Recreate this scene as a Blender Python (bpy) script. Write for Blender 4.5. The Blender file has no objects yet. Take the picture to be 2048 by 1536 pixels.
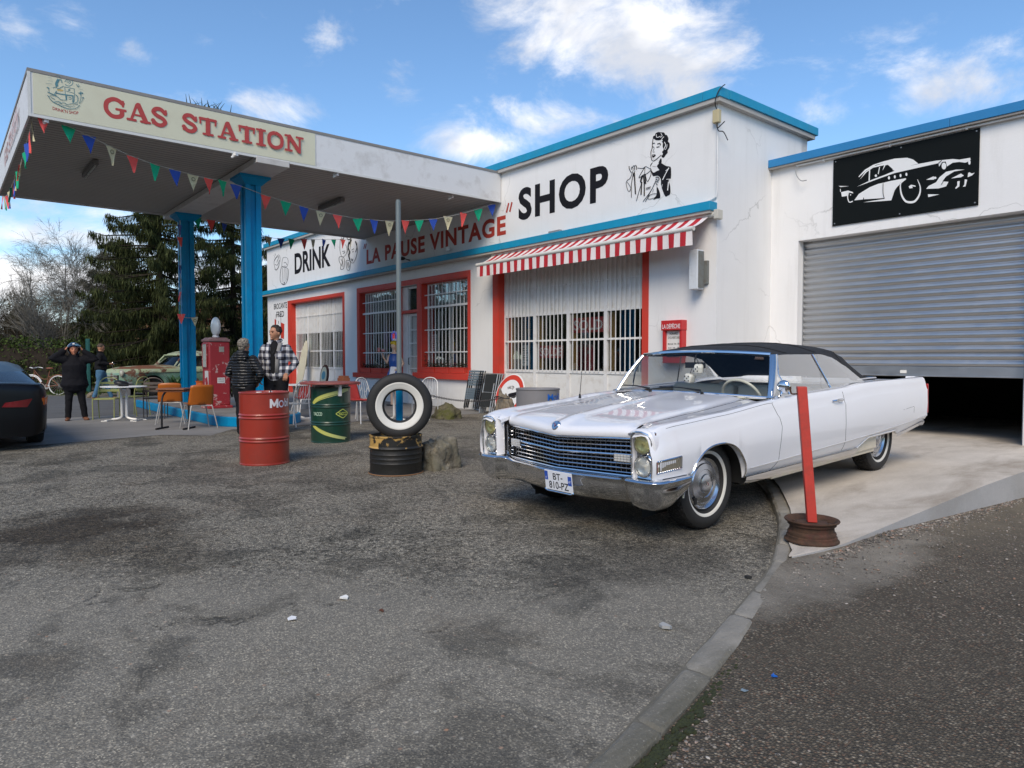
import bpy, bmesh, math, random
from mathutils import Vector, Matrix, noise as mnoise
random.seed(7)
scene = bpy.context.scene
R = math.radians
# ------------------------------------------------------------------ camera
F = 1385.0; CAMH = 1.3; CX, CY, HOR = 1024.0, 768.0, 716.0
YAW = math.atan(1151 / F); PIT = math.atan((CY - HOR) / F)
_fw = Vector((-math.cos(YAW), math.sin(YAW), 0)); RT = Vector((math.sin(YAW), math.cos(YAW), 0)); ZU = Vector((0, 0, 1))
FWD = _fw * math.cos(PIT) - ZU * math.sin(PIT); UPV = _fw * math.sin(PIT) + ZU * math.cos(PIT)
cam_d = bpy.data.cameras.new("camera"); cam = bpy.data.objects.new("camera", cam_d)
scene.collection.objects.link(cam); scene.camera = cam
cam_d.sensor_width = 36.0; cam_d.lens = 36.0 * F / 2048.0; cam_d.clip_start = 0.05; cam_d.clip_end = 3000.0
m = Matrix.Identity(4)
for i in range(3):
    m[i][0] = RT[i]; m[i][1] = UPV[i]; m[i][2] = -FWD[i]
m[2][3] = CAMH
cam.matrix_world = m
CAMP = Vector((0, 0, CAMH))
# plan position of things read off the photograph (2048 px wide)
def ray(x, y): return FWD + RT * ((x - CX) / F) - UPV * ((y - CY) / F)
def G(x, y, z=0.0):
    d = ray(x, y); return CAMP + d * ((z - CAMH) / d.z)
def W(x, y, Y):
    d = ray(x, y); return CAMP + d * (Y / d.y)
def WX(x, y, X):
    d = ray(x, y); return CAMP + d * (X / d.x)
def AT(x, y, D):
    d = ray(x, y); f2 = Vector((_fw.x, _fw.y, 0)); return CAMP + d * (D / (d.x * f2.x + d.y * f2.y))
# ------------------------------------------------------------------ light
SUN_EL, SUN_AZ = R(42), math.atan2(-0.80, 0.60)      # direction towards the sun, from behind-left of the camera
sdir = Vector((math.cos(SUN_EL) * math.cos(SUN_AZ), math.cos(SUN_EL) * math.sin(SUN_AZ), math.sin(SUN_EL)))
sun_d = bpy.data.lights.new("sun", 'SUN'); sun_d.energy = 2.0; sun_d.angle = R(32); sun_d.color = (1.0, 0.86, 0.68)
sun = bpy.data.objects.new("sun", sun_d); scene.collection.objects.link(sun)
sun.rotation_euler = (-sdir).to_track_quat('-Z', 'Y').to_euler()
scene.view_settings.view_transform = 'Standard'; scene.view_settings.look = 'None'
scene.view_settings.exposure = 0.58; scene.view_settings.gamma = 1.0
world = bpy.data.worlds.new("World"); scene.world = world; world.use_nodes = True
nt = world.node_tree; nt.nodes.clear()
def N(t, **k):
    n = nt.nodes.new(t)
    for a, b in k.items(): setattr(n, a, b)
    return n
def lk(a, b): nt.links.new(a, b)
def mth(op, a, b=None, c=None, clamp=False):
    n = N('ShaderNodeMath', operation=op); n.use_clamp = clamp
    for i, v in enumerate((a, b, c)):
        if v is None: continue
        if isinstance(v, (int, float)): n.inputs[i].default_value = v
        else: lk(v, n.inputs[i])
    return n.outputs[0]
sky = N('ShaderNodeTexSky', sky_type='NISHITA'); sky.sun_disc = False
sky.sun_elevation = SUN_EL; sky.sun_rotation = math.atan2(sdir.x, sdir.y)
sky.air_density = 1.0; sky.dust_density = 0.3; sky.ozone_density = 1.6
tc = N('ShaderNodeTexCoord'); sp = N('ShaderNodeSeparateXYZ'); lk(tc.outputs['Generated'], sp.inputs[0])
az = mth('ARCTAN2', sp.outputs[1], sp.outputs[0]); el = mth('ARCSINE', sp.outputs[2])
def az_el(px, py):
    d = ray(px, py).normalized(); return math.atan2(d.y, d.x), math.asin(d.z)
# clouds: (px, py, rx, ry, strength)
CL = [(1250, 90, 230, 120, 1.15), (1130, 0, 180, 90, .95), (1370, 190, 150, 60, .75), (960, 285, 120, 42, 1.15), (1090, 235, 160, 50, .7), (800, 165, 48, 60, .75), (655, 78, 52, 36, .72),
      (410, 78, 58, 28, .68), (540, 212, 130, 50, .85), (268, 100, 55, 30, .62), (15, 70, 80, 60, .85), (150, 30, 110, 40, .45),
      (1930, 175, 150, 62, .95), (1640, 235, 150, 48, .62), (110, 470, 210, 34, .9), (215, 560, 200, 50, 1.3), (20, 565, 120, 45, 1.2), (60, 640, 260, 50, .8),
      (560, 500, 60, 70, 1.0), (380, 560, 130, 60, 1.2), (-500, 300, 400, 200, 1.0), (2700, 200, 420, 220, 1.0), (700, -600, 500, 260, .9), (1700, -500, 420, 200, .9)]
mask = None
for (px, py, rx, ry, s) in CL:
    a0, e0 = az_el(px, py); a1, _ = az_el(px + rx, py); _, e1 = az_el(px, py - ry)
    ra = abs(a1 - a0); re_ = abs(e1 - e0)
    dx = mth('DIVIDE', mth('SUBTRACT', az, a0), ra); dy = mth('DIVIDE', mth('SUBTRACT', el, e0), re_)
    q = mth('ADD', mth('MULTIPLY', dx, dx), mth('MULTIPLY', dy, dy))
    g = mth('MULTIPLY', mth('POWER', 2.718, mth('MULTIPLY', q, -0.9)), s)
    mask = g if mask is None else mth('MAXIMUM', mask, g)
mp = N('ShaderNodeMapping'); mp.inputs['Scale'].default_value = (1, 1, 1.7); lk(tc.outputs['Generated'], mp.inputs[0])
nz = N('ShaderNodeTexNoise'); nz.inputs['Scale'].default_value = 7.5; nz.inputs['Detail'].default_value = 10; nz.inputs['Roughness'].default_value = .64; nz.inputs['Distortion'].default_value = .35
lk(mp.outputs[0], nz.inputs['Vector'])
hz_ = mth('MULTIPLY', mth('POWER', 2.718, mth('MULTIPLY', mth('MULTIPLY', el, el), -55.0)), 0.62); mask = mth('MAXIMUM', mask, hz_)
den = mth('ADD', mth('MULTIPLY', mask, 0.62), mth('MULTIPLY', mth('SUBTRACT', nz.outputs[0], 0.5), 2.0))
mr = N('ShaderNodeMapRange', interpolation_type='SMOOTHSTEP'); lk(den, mr.inputs[0]); mr.inputs[1].default_value = .14; mr.inputs[2].default_value = .86
nz2 = N('ShaderNodeTexNoise'); nz2.inputs['Scale'].default_value = 9; nz2.inputs['Detail'].default_value = 6; lk(mp.outputs[0], nz2.inputs['Vector'])
cr = N('ShaderNodeValToRGB'); lk(nz2.outputs[0], cr.inputs[0])
cr.color_ramp.elements[0].position = .36; cr.color_ramp.elements[0].color = (.62, .65, .72, 1)
cr.color_ramp.elements[1].position = .60; cr.color_ramp.elements[1].color = (.98, .98, 1.0, 1)
skm = N('ShaderNodeMix', data_type='RGBA', blend_type='MULTIPLY'); skm.inputs[0].default_value = 1; lk(sky.outputs[0], skm.inputs[6])
SKY_S = 0.12
skm.inputs[7].default_value = (.78, .96, 1.08, 1)
cs = N('ShaderNodeMix', data_type='RGBA', blend_type='MULTIPLY'); cs.inputs[0].default_value = 1
lk(cr.outputs[0], cs.inputs[6]); k = 0.80 / SKY_S; cs.inputs[7].default_value = (k, k, k, 1)
mx = N('ShaderNodeMix', data_type='RGBA'); lk(mr.outputs[0], mx.inputs[0]); lk(skm.outputs[2], mx.inputs[6]); lk(cs.outputs[2], mx.inputs[7])
bg = N('ShaderNodeBackground'); bg.inputs[1].default_value = SKY_S; lk(mx.outputs[2], bg.inputs[0])
wo = N('ShaderNodeOutputWorld'); lk(bg.outputs[0], wo.inputs[0])

# ------------------------------------------------------------------ material helpers
class Mat:
    def __init__(s, name):
        s.m = bpy.data.materials.new(name); s.m.use_nodes = True; s.t = s.m.node_tree; s.t.nodes.clear()
        s.out = s.n('ShaderNodeOutputMaterial'); s.p = s.n('ShaderNodeBsdfPrincipled'); s.l(s.p.outputs[0], s.out.inputs[0])
        s._c = None
    def n(s, t, **k):
        n = s.t.nodes.new(t)
        for a, b in k.items(): setattr(n, a, b)
        return n
    def l(s, a, b): s.t.links.new(a, b)
    def set(s, node, key, v):
        i = node.inputs[key]
        if hasattr(v, 'links') or isinstance(v, bpy.types.NodeSocket): s.l(v, i)
        else:
            if isinstance(v, tuple) and len(v) == 3 and len(getattr(i, 'default_value', ())) == 4: v = (*v, 1)
            i.default_value = v
    def co(s, scale=(1, 1, 1), kind='Object'):
        t = s.n('ShaderNodeTexCoord'); mp = s.n('ShaderNodeMapping'); s.l(t.outputs[kind], mp.inputs[0]); mp.inputs['Scale'].default_value = scale
        return mp.outputs[0]
    def gpos(s):
        return s.n('ShaderNodeNewGeometry').outputs['Position']
    def noise(s, v, scale, detail=4, rough=.55, dist=0):
        n = s.n('ShaderNodeTexNoise'); s.l(v, n.inputs['Vector']); n.inputs['Scale'].default_value = scale
        n.inputs['Detail'].default_value = detail; n.inputs['Roughness'].default_value = rough; n.inputs['Distortion'].default_value = dist
        return n.outputs[0]
    def vor(s, v, scale, feature='F1', out='Distance', rnd=1.0):
        n = s.n('ShaderNodeTexVoronoi', feature=feature); s.l(v, n.inputs['Vector']); n.inputs['Scale'].default_value = scale; n.inputs['Randomness'].default_value = rnd
        return n.outputs[out]
    def ramp(s, v, stops, interp='LINEAR'):
        n = s.n('ShaderNodeValToRGB'); s.l(v, n.inputs[0]); n.color_ramp.interpolation = interp; e = n.color_ramp.elements
        while len(e) < len(stops): e.new(.5)
        for i, (p, c) in enumerate(stops):
            if not isinstance(c, tuple): c = (c, c, c)
            e[i].position = p; e[i].color = (*c[:3], 1)
        return n.outputs[0]
    def mix(s, f, a, b, blend='MIX'):
        n = s.n('ShaderNodeMix', data_type='RGBA', blend_type=blend)
        s.set(n, 0, f); s.set(n, 6, a); s.set(n, 7, b); return n.outputs[2]
    def math(s, op, a, b=None, c=None, clamp=False):
        n = s.n('ShaderNodeMath', operation=op); n.use_clamp = clamp
        for i, v in enumerate((a, b, c)):
            if v is not None: s.set(n, i, v)
        return n.outputs[0]
    def bump(s, h, strength=.3, dist=.01, base=None):
        n = s.n('ShaderNodeBump'); s.l(h, n.inputs['Height']); n.inputs['Strength'].default_value = strength; n.inputs['Distance'].default_value = dist
        if base is not None: s.l(base, n.inputs['Normal'])
        s.l(n.outputs[0], s.p.inputs['Normal']); return n.outputs[0]
    def sep(s, v):
        n = s.n('ShaderNodeSeparateXYZ'); s.l(v, n.inputs[0]); return n.outputs
def pbr(name, col, rough=.6, metal=0.0, var=.12, vscale=3.0, bump=0.0, bscale=60, coat=0.0, dirt=None, dirt_amt=.4, dscale=2.5, emit=None, spec=.5, rvar=.12):
    M = Mat(name); v = M.co()
    n1 = M.noise(v, vscale, 5, .6)
    c = M.mix(M.math('MULTIPLY', n1, 1.0), tuple(x * (1 - var) for x in col), tuple(min(1, x * (1 + var)) for x in col))
    if dirt:
        d = M.ramp(M.noise(v, dscale, 8, .65), [(.5, 0.0), (.68, 1.0)])
        c = M.mix(M.math('MULTIPLY', d, dirt_amt), c, dirt)
    M.set(M.p, 'Base Color', c)
    r = M.math('ADD', M.math('MULTIPLY', M.noise(v, vscale * 2.3, 3), rvar * 2), rough - rvar)
    M.set(M.p, 'Roughness', r); M.p.inputs['Metallic'].default_value = metal; M.p.inputs['Coat Weight'].default_value = coat
    M.p.inputs['Coat Roughness'].default_value = .03; M.p.inputs['Specular IOR Level'].default_value = spec
    if bump: M.bump(M.noise(v, bscale, 4, .6), bump, .01)
    if emit: M.p.inputs['Emission Color'].default_value = (*emit[:3], 1); M.p.inputs['Emission Strength'].default_value = emit[3]
    return M.m
def glassmat(name, tint=(.9, .95, .95), rough=.01, refl=.9):
    M = Mat(name); M.t.nodes.remove(M.p)
    tr = M.n('ShaderNodeBsdfTransparent'); tr.inputs[0].default_value = (*tint, 1)
    gl = M.n('ShaderNodeBsdfGlossy'); gl.inputs['Roughness'].default_value = rough; gl.inputs[0].default_value = (1, 1, 1, 1)
    lw = M.n('ShaderNodeFresnel'); lw.inputs[0].default_value = 1.5
    f = M.math('MULTIPLY', lw.outputs[0], refl, clamp=True)
    mxs = M.n('ShaderNodeMixShader'); M.l(f, mxs.inputs[0]); M.l(tr.outputs[0], mxs.inputs[1]); M.l(gl.outputs[0], mxs.inputs[2]); M.l(mxs.outputs[0], M.out.inputs[0])
    return M.m
# ------------------------------------------------------------------ mesh helpers
COL = scene.collection
def tag(o, label=None, cat=None, group=None, kind=None):
    if label: o['label'] = label
    if cat: o['category'] = cat
    if group: o['group'] = group
    if kind: o['kind'] = kind
    return o
def empty(name, loc=(0, 0, 0), rz=0, label=None, cat=None, group=None):
    o = bpy.data.objects.new(name, None); COL.objects.link(o); o.location = loc; o.rotation_euler = (0, 0, rz); o.empty_display_size = .2
    return tag(o, label, cat, group)
def basis(d):
    d = d.normalized(); a = Vector((0, 0, 1)) if abs(d.z) < .92 else Vector((1, 0, 0))
    u = d.cross(a).normalized(); return u, u.cross(d).normalized()
def smooth_path(pts, n=6, closed=False):
    P = [Vector(p) for p in pts]; out = []
    L = len(P); rng = L if closed else L - 1
    for i in range(rng):
        if closed: p0, p1, p2, p3 = P[(i - 1) % L], P[i], P[(i + 1) % L], P[(i + 2) % L]
        else: p0, p1, p2, p3 = P[max(i - 1, 0)], P[i], P[i + 1], P[min(i + 2, L - 1)]
        for k in range(n):
            t = k / n
            out.append(.5 * ((2 * p1) + (p2 - p0) * t + (2 * p0 - 5 * p1 + 4 * p2 - p3) * t * t + (3 * p1 - p0 - 3 * p2 + p3) * t ** 3))
    if not closed: out.append(P[-1])
    return out
class MB:
    def __init__(s, M=None): s.v = []; s.f = []; s.M = M
    def add(s, vs, fs):
        b = len(s.v)
        if s.M is not None: vs = [s.M @ Vector(q) for q in vs]
        s.v += [tuple(q) for q in vs]; s.f += [tuple(b + i for i in f) for f in fs]; return s
    def box(s, c, d, rz=0, rx=0, ry=0, top=1.0):
        m = Matrix.Translation(c) @ Matrix.Rotation(rz, 4, 'Z') @ Matrix.Rotation(ry, 4, 'Y') @ Matrix.Rotation(rx, 4, 'X'); x, y, z = d[0] / 2, d[1] / 2, d[2] / 2
        vs = [m @ Vector((a * x * (top if k > 0 else 1), b * y * (top if k > 0 else 1), k * z)) for k in (-1, 1) for a, b in ((-1, -1), (1, -1), (1, 1), (-1, 1))]
        return s.add(vs, [(3, 2, 1, 0), (4, 5, 6, 7), (0, 1, 5, 4), (1, 2, 6, 5), (2, 3, 7, 6), (3, 0, 4, 7)])
    def bb(s, x0, x1, y0, y1, z0, z1): return s.box(((x0 + x1) / 2, (y0 + y1) / 2, (z0 + z1) / 2), (abs(x1 - x0), abs(y1 - y0), abs(z1 - z0)))
    def tube(s, pts, r, n=8, cap=True, closed=False, flat=1.0):
        P = [Vector(p) for p in pts]; L = len(P); rr = r if isinstance(r, (list, tuple)) else [r] * L; vs = []; fs = []; u = None
        for i, p in enumerate(P):
            if closed: d = P[(i + 1) % L] - P[i - 1]
            else: d = P[min(i + 1, L - 1)] - P[max(i - 1, 0)]
            if d.length < 1e-9: d = Vector((0, 0, 1))
            d.normalize()
            if u is None: u, w = basis(d)
            else:
                u = (u - d * u.dot(d)); u = u.normalized() if u.length > 1e-6 else basis(d)[0]; w = u.cross(d).normalized()
            for k in range(n):
                a = 2 * math.pi * k / n; vs.append(p + (u * math.cos(a) + w * math.sin(a) * flat) * rr[i])
        M_ = L if closed else L - 1
        for i in range(M_):
            j = (i + 1) % L
            for k in range(n):
                q = (k + 1) % n; fs.append((i * n + k, i * n + q, j * n + q, j * n + k))
        if cap and not closed: fs += [tuple(range(n - 1, -1, -1)), tuple((L - 1) * n + k for k in range(n))]
        return s.add(vs, fs)
    def cyl(s, a, b, r0, r1=None, n=20): return s.tube([a, b], [r0, r0 if r1 is None else r1], n)
    def lathe(s, prof, c=(0, 0, 0), axis=(0, 0, 1), n=32, a0=0, a1=2 * math.pi):
        d = Vector(axis).normalized(); u, w = basis(d); c = Vector(c); full = abs(a1 - a0 - 2 * math.pi) < 1e-6; m_ = n if full else n + 1; vs = []; fs = []
        for (r, h) in prof:
            for k in range(m_):
                a = a0 + (a1 - a0) * k / n; vs.append(c + d * h + (u * math.cos(a) + w * math.sin(a)) * r)
        for i in range(len(prof) - 1):
            for k in range(n):
                q = (k + 1) % m_; fs.append((i * m_ + k, i * m_ + q, (i + 1) * m_ + q, (i + 1) * m_ + k))
        return s.add(vs, fs)
    def ell(s, c, r, n=16, rot=None, fn=None):
        vs = []; fs = []; h = n // 2; rot = rot or Matrix.Identity(3); c = Vector(c)
        for i in range(h + 1):
            t = math.pi * i / h
            for k in range(n):
                a = 2 * math.pi * k / n; p = Vector((math.sin(t) * math.cos(a), math.sin(t) * math.sin(a), math.cos(t)))
                q = Vector((p.x * r[0], p.y * r[1], p.z * r[2]))
                if fn: q = fn(q, p)
                vs.append(c + rot @ q)
        for i in range(h):
            for k in range(n):
                q = (k + 1) % n; fs.append((i * n + k, (i + 1) * n + k, (i + 1) * n + q, i * n + q))
        return s.add(vs, fs)
    def grid(s, rows, closed=False):
        n = len(rows[0]); vs = [p for r_ in rows for p in r_]; fs = []
        for i in range(len(rows) - 1):
            for k in range(n if closed else n - 1):
                q = (k + 1) % n; fs.append((i * n + k, i * n + q, (i + 1) * n + q, (i + 1) * n + k))
        return s.add(vs, fs)
    def prism(s, poly, vec):
        n = len(poly); v = Vector(vec); vs = [Vector(p) for p in poly] + [Vector(p) + v for p in poly]
        return s.add(vs, [tuple(range(n - 1, -1, -1)), tuple(range(n, 2 * n))] + [(i, (i + 1) % n, n + (i + 1) % n, n + i) for i in range(n)])
    def build(s, name, mat, parent=None, smooth=35, bevel=0, bseg=2, weld=True, sub=0, solid=0):
        me = bpy.data.meshes.new(name); me.from_pydata(s.v, [], s.f)
        if weld or smooth:
            bm = bmesh.new(); bm.from_mesh(me)
            if weld: bmesh.ops.remove_doubles(bm, verts=bm.verts, dist=1e-5)
            bmesh.ops.recalc_face_normals(bm, faces=bm.faces); bm.to_mesh(me); bm.free()
        o = bpy.data.objects.new(name, me); COL.objects.link(o)
        if isinstance(mat, (list, tuple)):
            for x in mat: me.materials.append(x)
        else: me.materials.append(mat)
        if smooth:
            me.polygons.foreach_set('use_smooth', [True] * len(me.polygons)); me.set_sharp_from_angle(angle=R(smooth))
        if solid:
            md = o.modifiers.new('solid', 'SOLIDIFY'); md.thickness = solid; md.offset = -1
        if bevel:
            md = o.modifiers.new('bevel', 'BEVEL'); md.width = bevel; md.segments = bseg; md.limit_method = 'ANGLE'; md.angle_limit = R(40); md.harden_normals = False
        if sub:
            md = o.modifiers.new('sub', 'SUBSURF'); md.levels = sub; md.render_levels = sub
        if parent is not None: o.parent = parent
        return o
def copy_tree(o, parent=None):
    c = o.copy(); COL.objects.link(c); c.parent = parent
    for ch in list(o.children): copy_tree(ch, c)
    return c
def remeshed(mb, name, mat, parent=None, voxel=.012, smooth_it=3, disp=0, dscale=.12, loc=None):
    me = bpy.data.meshes.new(name + '_tmp'); me.from_pydata(mb.v, [], mb.f)
    bm = bmesh.new(); bm.from_mesh(me); bmesh.ops.remove_doubles(bm, verts=bm.verts, dist=1e-6); bmesh.ops.recalc_face_normals(bm, faces=bm.faces); bm.to_mesh(me); bm.free()
    o = bpy.data.objects.new(name, me); COL.objects.link(o)
    md = o.modifiers.new('r', 'REMESH'); md.mode = 'VOXEL'; md.voxel_size = voxel; md.use_smooth_shade = True
    if smooth_it: sm = o.modifiers.new('s', 'SMOOTH'); sm.iterations = smooth_it; sm.factor = .5
    dg = bpy.context.evaluated_depsgraph_get(); dg.update()
    nm = bpy.data.meshes.new_from_object(o.evaluated_get(dg)); o.modifiers.clear(); o.data = nm; bpy.data.meshes.remove(me)
    if disp:
        for v in nm.vertices:
            nn = mnoise.noise(Vector(v.co) / dscale) + .5 * mnoise.noise(Vector(v.co) / dscale * 2.1); v.co += v.normal * nn * disp
    nm.name = name; nm.materials.clear(); nm.materials.append(mat)
    if parent is not None: o.parent = parent
    return o
# text -> mesh laid on a plane: origin (lower left), unit vectors right / up, outward normal
def text_on(body, org, right, up, w, h, mat, name, parent=None, bold=.0, thick=.004, shear=0, world_to=None, arc=None, spacing=1.0):
    cu = bpy.data.curves.new('t', 'FONT'); cu.body = body; cu.offset = bold; cu.extrude = 0; cu.shear = shear; cu.resolution_u = 4; cu.space_character = spacing
    o = bpy.data.objects.new('t', cu); COL.objects.link(o); dg = bpy.context.evaluated_depsgraph_get(); dg.update()
    me = bpy.data.meshes.new_from_object(o.evaluated_get(dg)); bpy.data.objects.remove(o); bpy.data.curves.remove(cu)
    xs = [v.co.x for v in me.vertices]; ys = [v.co.y for v in me.vertices]; x0, x1, y0, y1 = min(xs), max(xs), min(ys), max(ys)
    right = Vector(right).normalized(); up = Vector(up).normalized(); nrm = right.cross(up); org = Vector(org)
    if arc:
        bm = bmesh.new(); bm.from_mesh(me)
        for q in range(1, 16): bmesh.ops.bisect_plane(bm, geom=bm.verts[:] + bm.edges[:] + bm.faces[:], plane_co=(x0 + (x1 - x0) * q / 16, 0, 0), plane_no=(1, 0, 0))
        bm.to_mesh(me); bm.free()
    for v in me.vertices:
        a = (v.co.x - x0) / (x1 - x0) * w; b = (v.co.y - y0) / max(1e-6, y1 - y0) * h
        if arc: p = arc(a, b)
        else: p = org + right * a + up * b
        v.co = p + (nrm * thick if not arc else Vector())
    me.name = name; me.materials.clear(); me.materials.append(mat)
    ob = bpy.data.objects.new(name, me); COL.objects.link(ob)
    if parent is not None: ob.parent = parent
    return ob
class Ink:                       # flat painted strokes and fills; each layer 0.25 mm above the last
    def __init__(s, fn, nrm, base=.003): s.fn = fn; s.n = Vector(nrm); s.h = base; s.mb = MB()
    def _p(s, q, w=0): return s.fn(q[0], q[1]) + s.n * s.h
    def fill(s, pts, n=0):
        pts = [Vector((p[0], p[1], 0)) for p in pts]
        if n: pts = smooth_path(pts, n, True)
        from mathutils.geometry import tessellate_polygon
        tr = tessellate_polygon([pts]); s.mb.add([s._p(p) for p in pts], tr); s.h += .00025; return s
    def line(s, pts, w, n=5, taper=False, closed=False):
        P = [Vector((p[0], p[1], 0)) for p in pts]
        if n > 1 and len(P) > 2: P = smooth_path(P, n, closed)
        if closed: P = P + [P[0]]
        L = len(P); A = []; B = []
        for i, p in enumerate(P):
            d = P[min(i + 1, L - 1)] - P[max(i - 1, 0)]; d = d.normalized() if d.length > 1e-9 else Vector((1, 0, 0)); q = Vector((-d.y, d.x, 0))
            ww = w / 2 * ((.25 + .75 * math.sin(math.pi * i / (L - 1))) if taper else 1)
            if i == 0 and not closed: p = p - d * w * .3
            if i == L - 1 and not closed: p = p + d * w * .3
            A.append(s._p(p + q * ww)); B.append(s._p(p - q * ww))
        s.mb.add(A + B, [(i, i + 1, L + i + 1, L + i) for i in range(L - 1)]); s.h += .00025; return s
    def dot(s, c, r, r2=None, n=12):
        r2 = r2 or r; return s.fill([(c[0] + r * math.cos(a * 2 * math.pi / n), c[1] + r2 * math.sin(a * 2 * math.pi / n)) for a in range(n)])
    def build(s, name, mat, parent=None): return s.mb.build(name, mat, parent, smooth=0, weld=False)
def loc_to(o, parent):           # keep world-space mesh data under an Empty that stands elsewhere
    o.parent = parent; o.matrix_parent_inverse = parent.matrix_basis.inverted(); return o
def thing_at(name, loc, label, cat, parts, group=None, rz=0):
    e = empty(name, loc, rz, label, cat, group); bpy.context.view_layer.update()
    for p in parts: loc_to(p, e)
    return e
# ================================================================== MATERIALS
def wallmat(name, col, streak=.35):
    M = Mat(name); v = M.gpos(); n = M.noise(v, 1.3, 6, .6); s_ = M.sep(v)
    mpn = M.n('ShaderNodeMapping'); M.l(v, mpn.inputs[0]); mpn.inputs['Scale'].default_value = (5, 5, .5)
    st = M.noise(mpn.outputs[0], 1.0, 6, .65)
    c = M.mix(n, tuple(x * .93 for x in col), tuple(min(1, x * 1.04) for x in col))
    sm = M.ramp(st, [(.52, 0.0), (.75, 1.0)]); c = M.mix(M.math('MULTIPLY', sm, streak * .35), c, (.40, .38, .34))
    # splash dirt and rising damp near the ground
    zz = M.ramp(M.math('ADD', M.math('MULTIPLY', s_[2], .9), M.math('MULTIPLY', M.noise(v, 4, 5), .5)), [(.2, 1.0), (.75, 0.0)])
    c = M.mix(M.math('MULTIPLY', zz, .35), c, (.36, .34, .30))
    # hairline cracks
    vw = M.n('ShaderNodeMix', data_type='VECTOR'); 
    nn = M.n('ShaderNodeTexNoise'); M.l(v, nn.inputs[0]); nn.inputs['Scale'].default_value = 2.2; nn.inputs['Detail'].default_value = 6
    vw.inputs[0].default_value = .35; M.l(v, vw.inputs[4]); M.l(nn.outputs['Color'], vw.inputs[5])
    e = M.vor(vw.outputs[1], .8, 'DISTANCE_TO_EDGE'); ck = M.ramp(e, [(.0, 1.0), (.006, 0.0)])
    ck = M.math('MULTIPLY', ck, M.ramp(M.noise(v, .6, 2), [(.50, 0.0), (.6, .45)])); c = M.mix(ck, c, (.25, .24, .22))
    M.set(M.p, 'Base Color', c); M.p.inputs['Roughness'].default_value = .85
    M.bump(M.math('ADD', M.noise(v, 45, 5, .7), M.math('MULTIPLY', M.noise(v, 7, 3), .8)), .22, .01)
    return M.m
WALL = wallmat('white render', (.80, .79, .775))
WALLG = wallmat('white render garage', (.82, .81, .80), .5)
BLUE = pbr('blue trim paint', (.004, .27, .46), .5, var=.18, dirt=(.05, .25, .33), dirt_amt=.4, bump=.1)
BLUEP = pbr('blue column paint', (.0, .225, .45), .45, spec=.2, var=.15, dirt=(.01, .12, .25), dirt_amt=.5, dscale=1.2, bump=.06)
RED = pbr('red surround paint', (.60, .050, .028), .5, var=.12, dirt=(.46, .07, .045), dirt_amt=.45, bump=.1)
WPAINT = pbr('white metal paint', (.74, .735, .72), .5, var=.06, dirt=(.42, .36, .30), dirt_amt=.35, dscale=4)
WBAR = pbr('white bar paint', (.80, .79, .77), .45, var=.05)
INK = pbr('black wall paint', (.014, .014, .018), .8, var=.2, spec=.12)
INKR = pbr('red wall paint', (.42, .045, .028), .7, var=.15)
CREAM = pbr('cream sign panel', (.60, .585, .44), .55, var=.06, vscale=1.0, dirt=(.5, .46, .34), dirt_amt=.3)
SIGNRED = pbr('red sign letters', (.40, .045, .04), .6, var=.1)
TEAL = pbr('teal ink', (.07, .20, .24), .7)
FASC = pbr('white fascia sheet', (.66, .66, .66), .5, var=.06, dirt=(.40, .38, .36), dirt_amt=.5, dscale=3)
CAPM = pbr('roof edge trim', (.22, .21, .20), .7, var=.2)
DARK = pbr('dark interior', (.012, .012, .013), .8)
DKMET = pbr('dark metal', (.03, .03, .032), .5, .6)
CHROME = pbr('chrome', (.72, .73, .75), .09, 1.0, var=.05, rvar=.04)
STEELG = pbr('grey galvanised', (.30, .31, .32), .5, .5, var=.15)
BLACK = pbr('black rubber', (.012, .012, .012), .75, var=.3)
WHITE = pbr('plain white', (.78, .78, .77), .5, var=.04)
GREYP = pbr('grey plastic', (.25, .26, .27), .5)
PAPER = pbr('paper', (.75, .74, .70), .8, var=.05)
WINGL = glassmat('window glass', (.85, .87, .87), .01, .55)
LEAF = None
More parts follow.
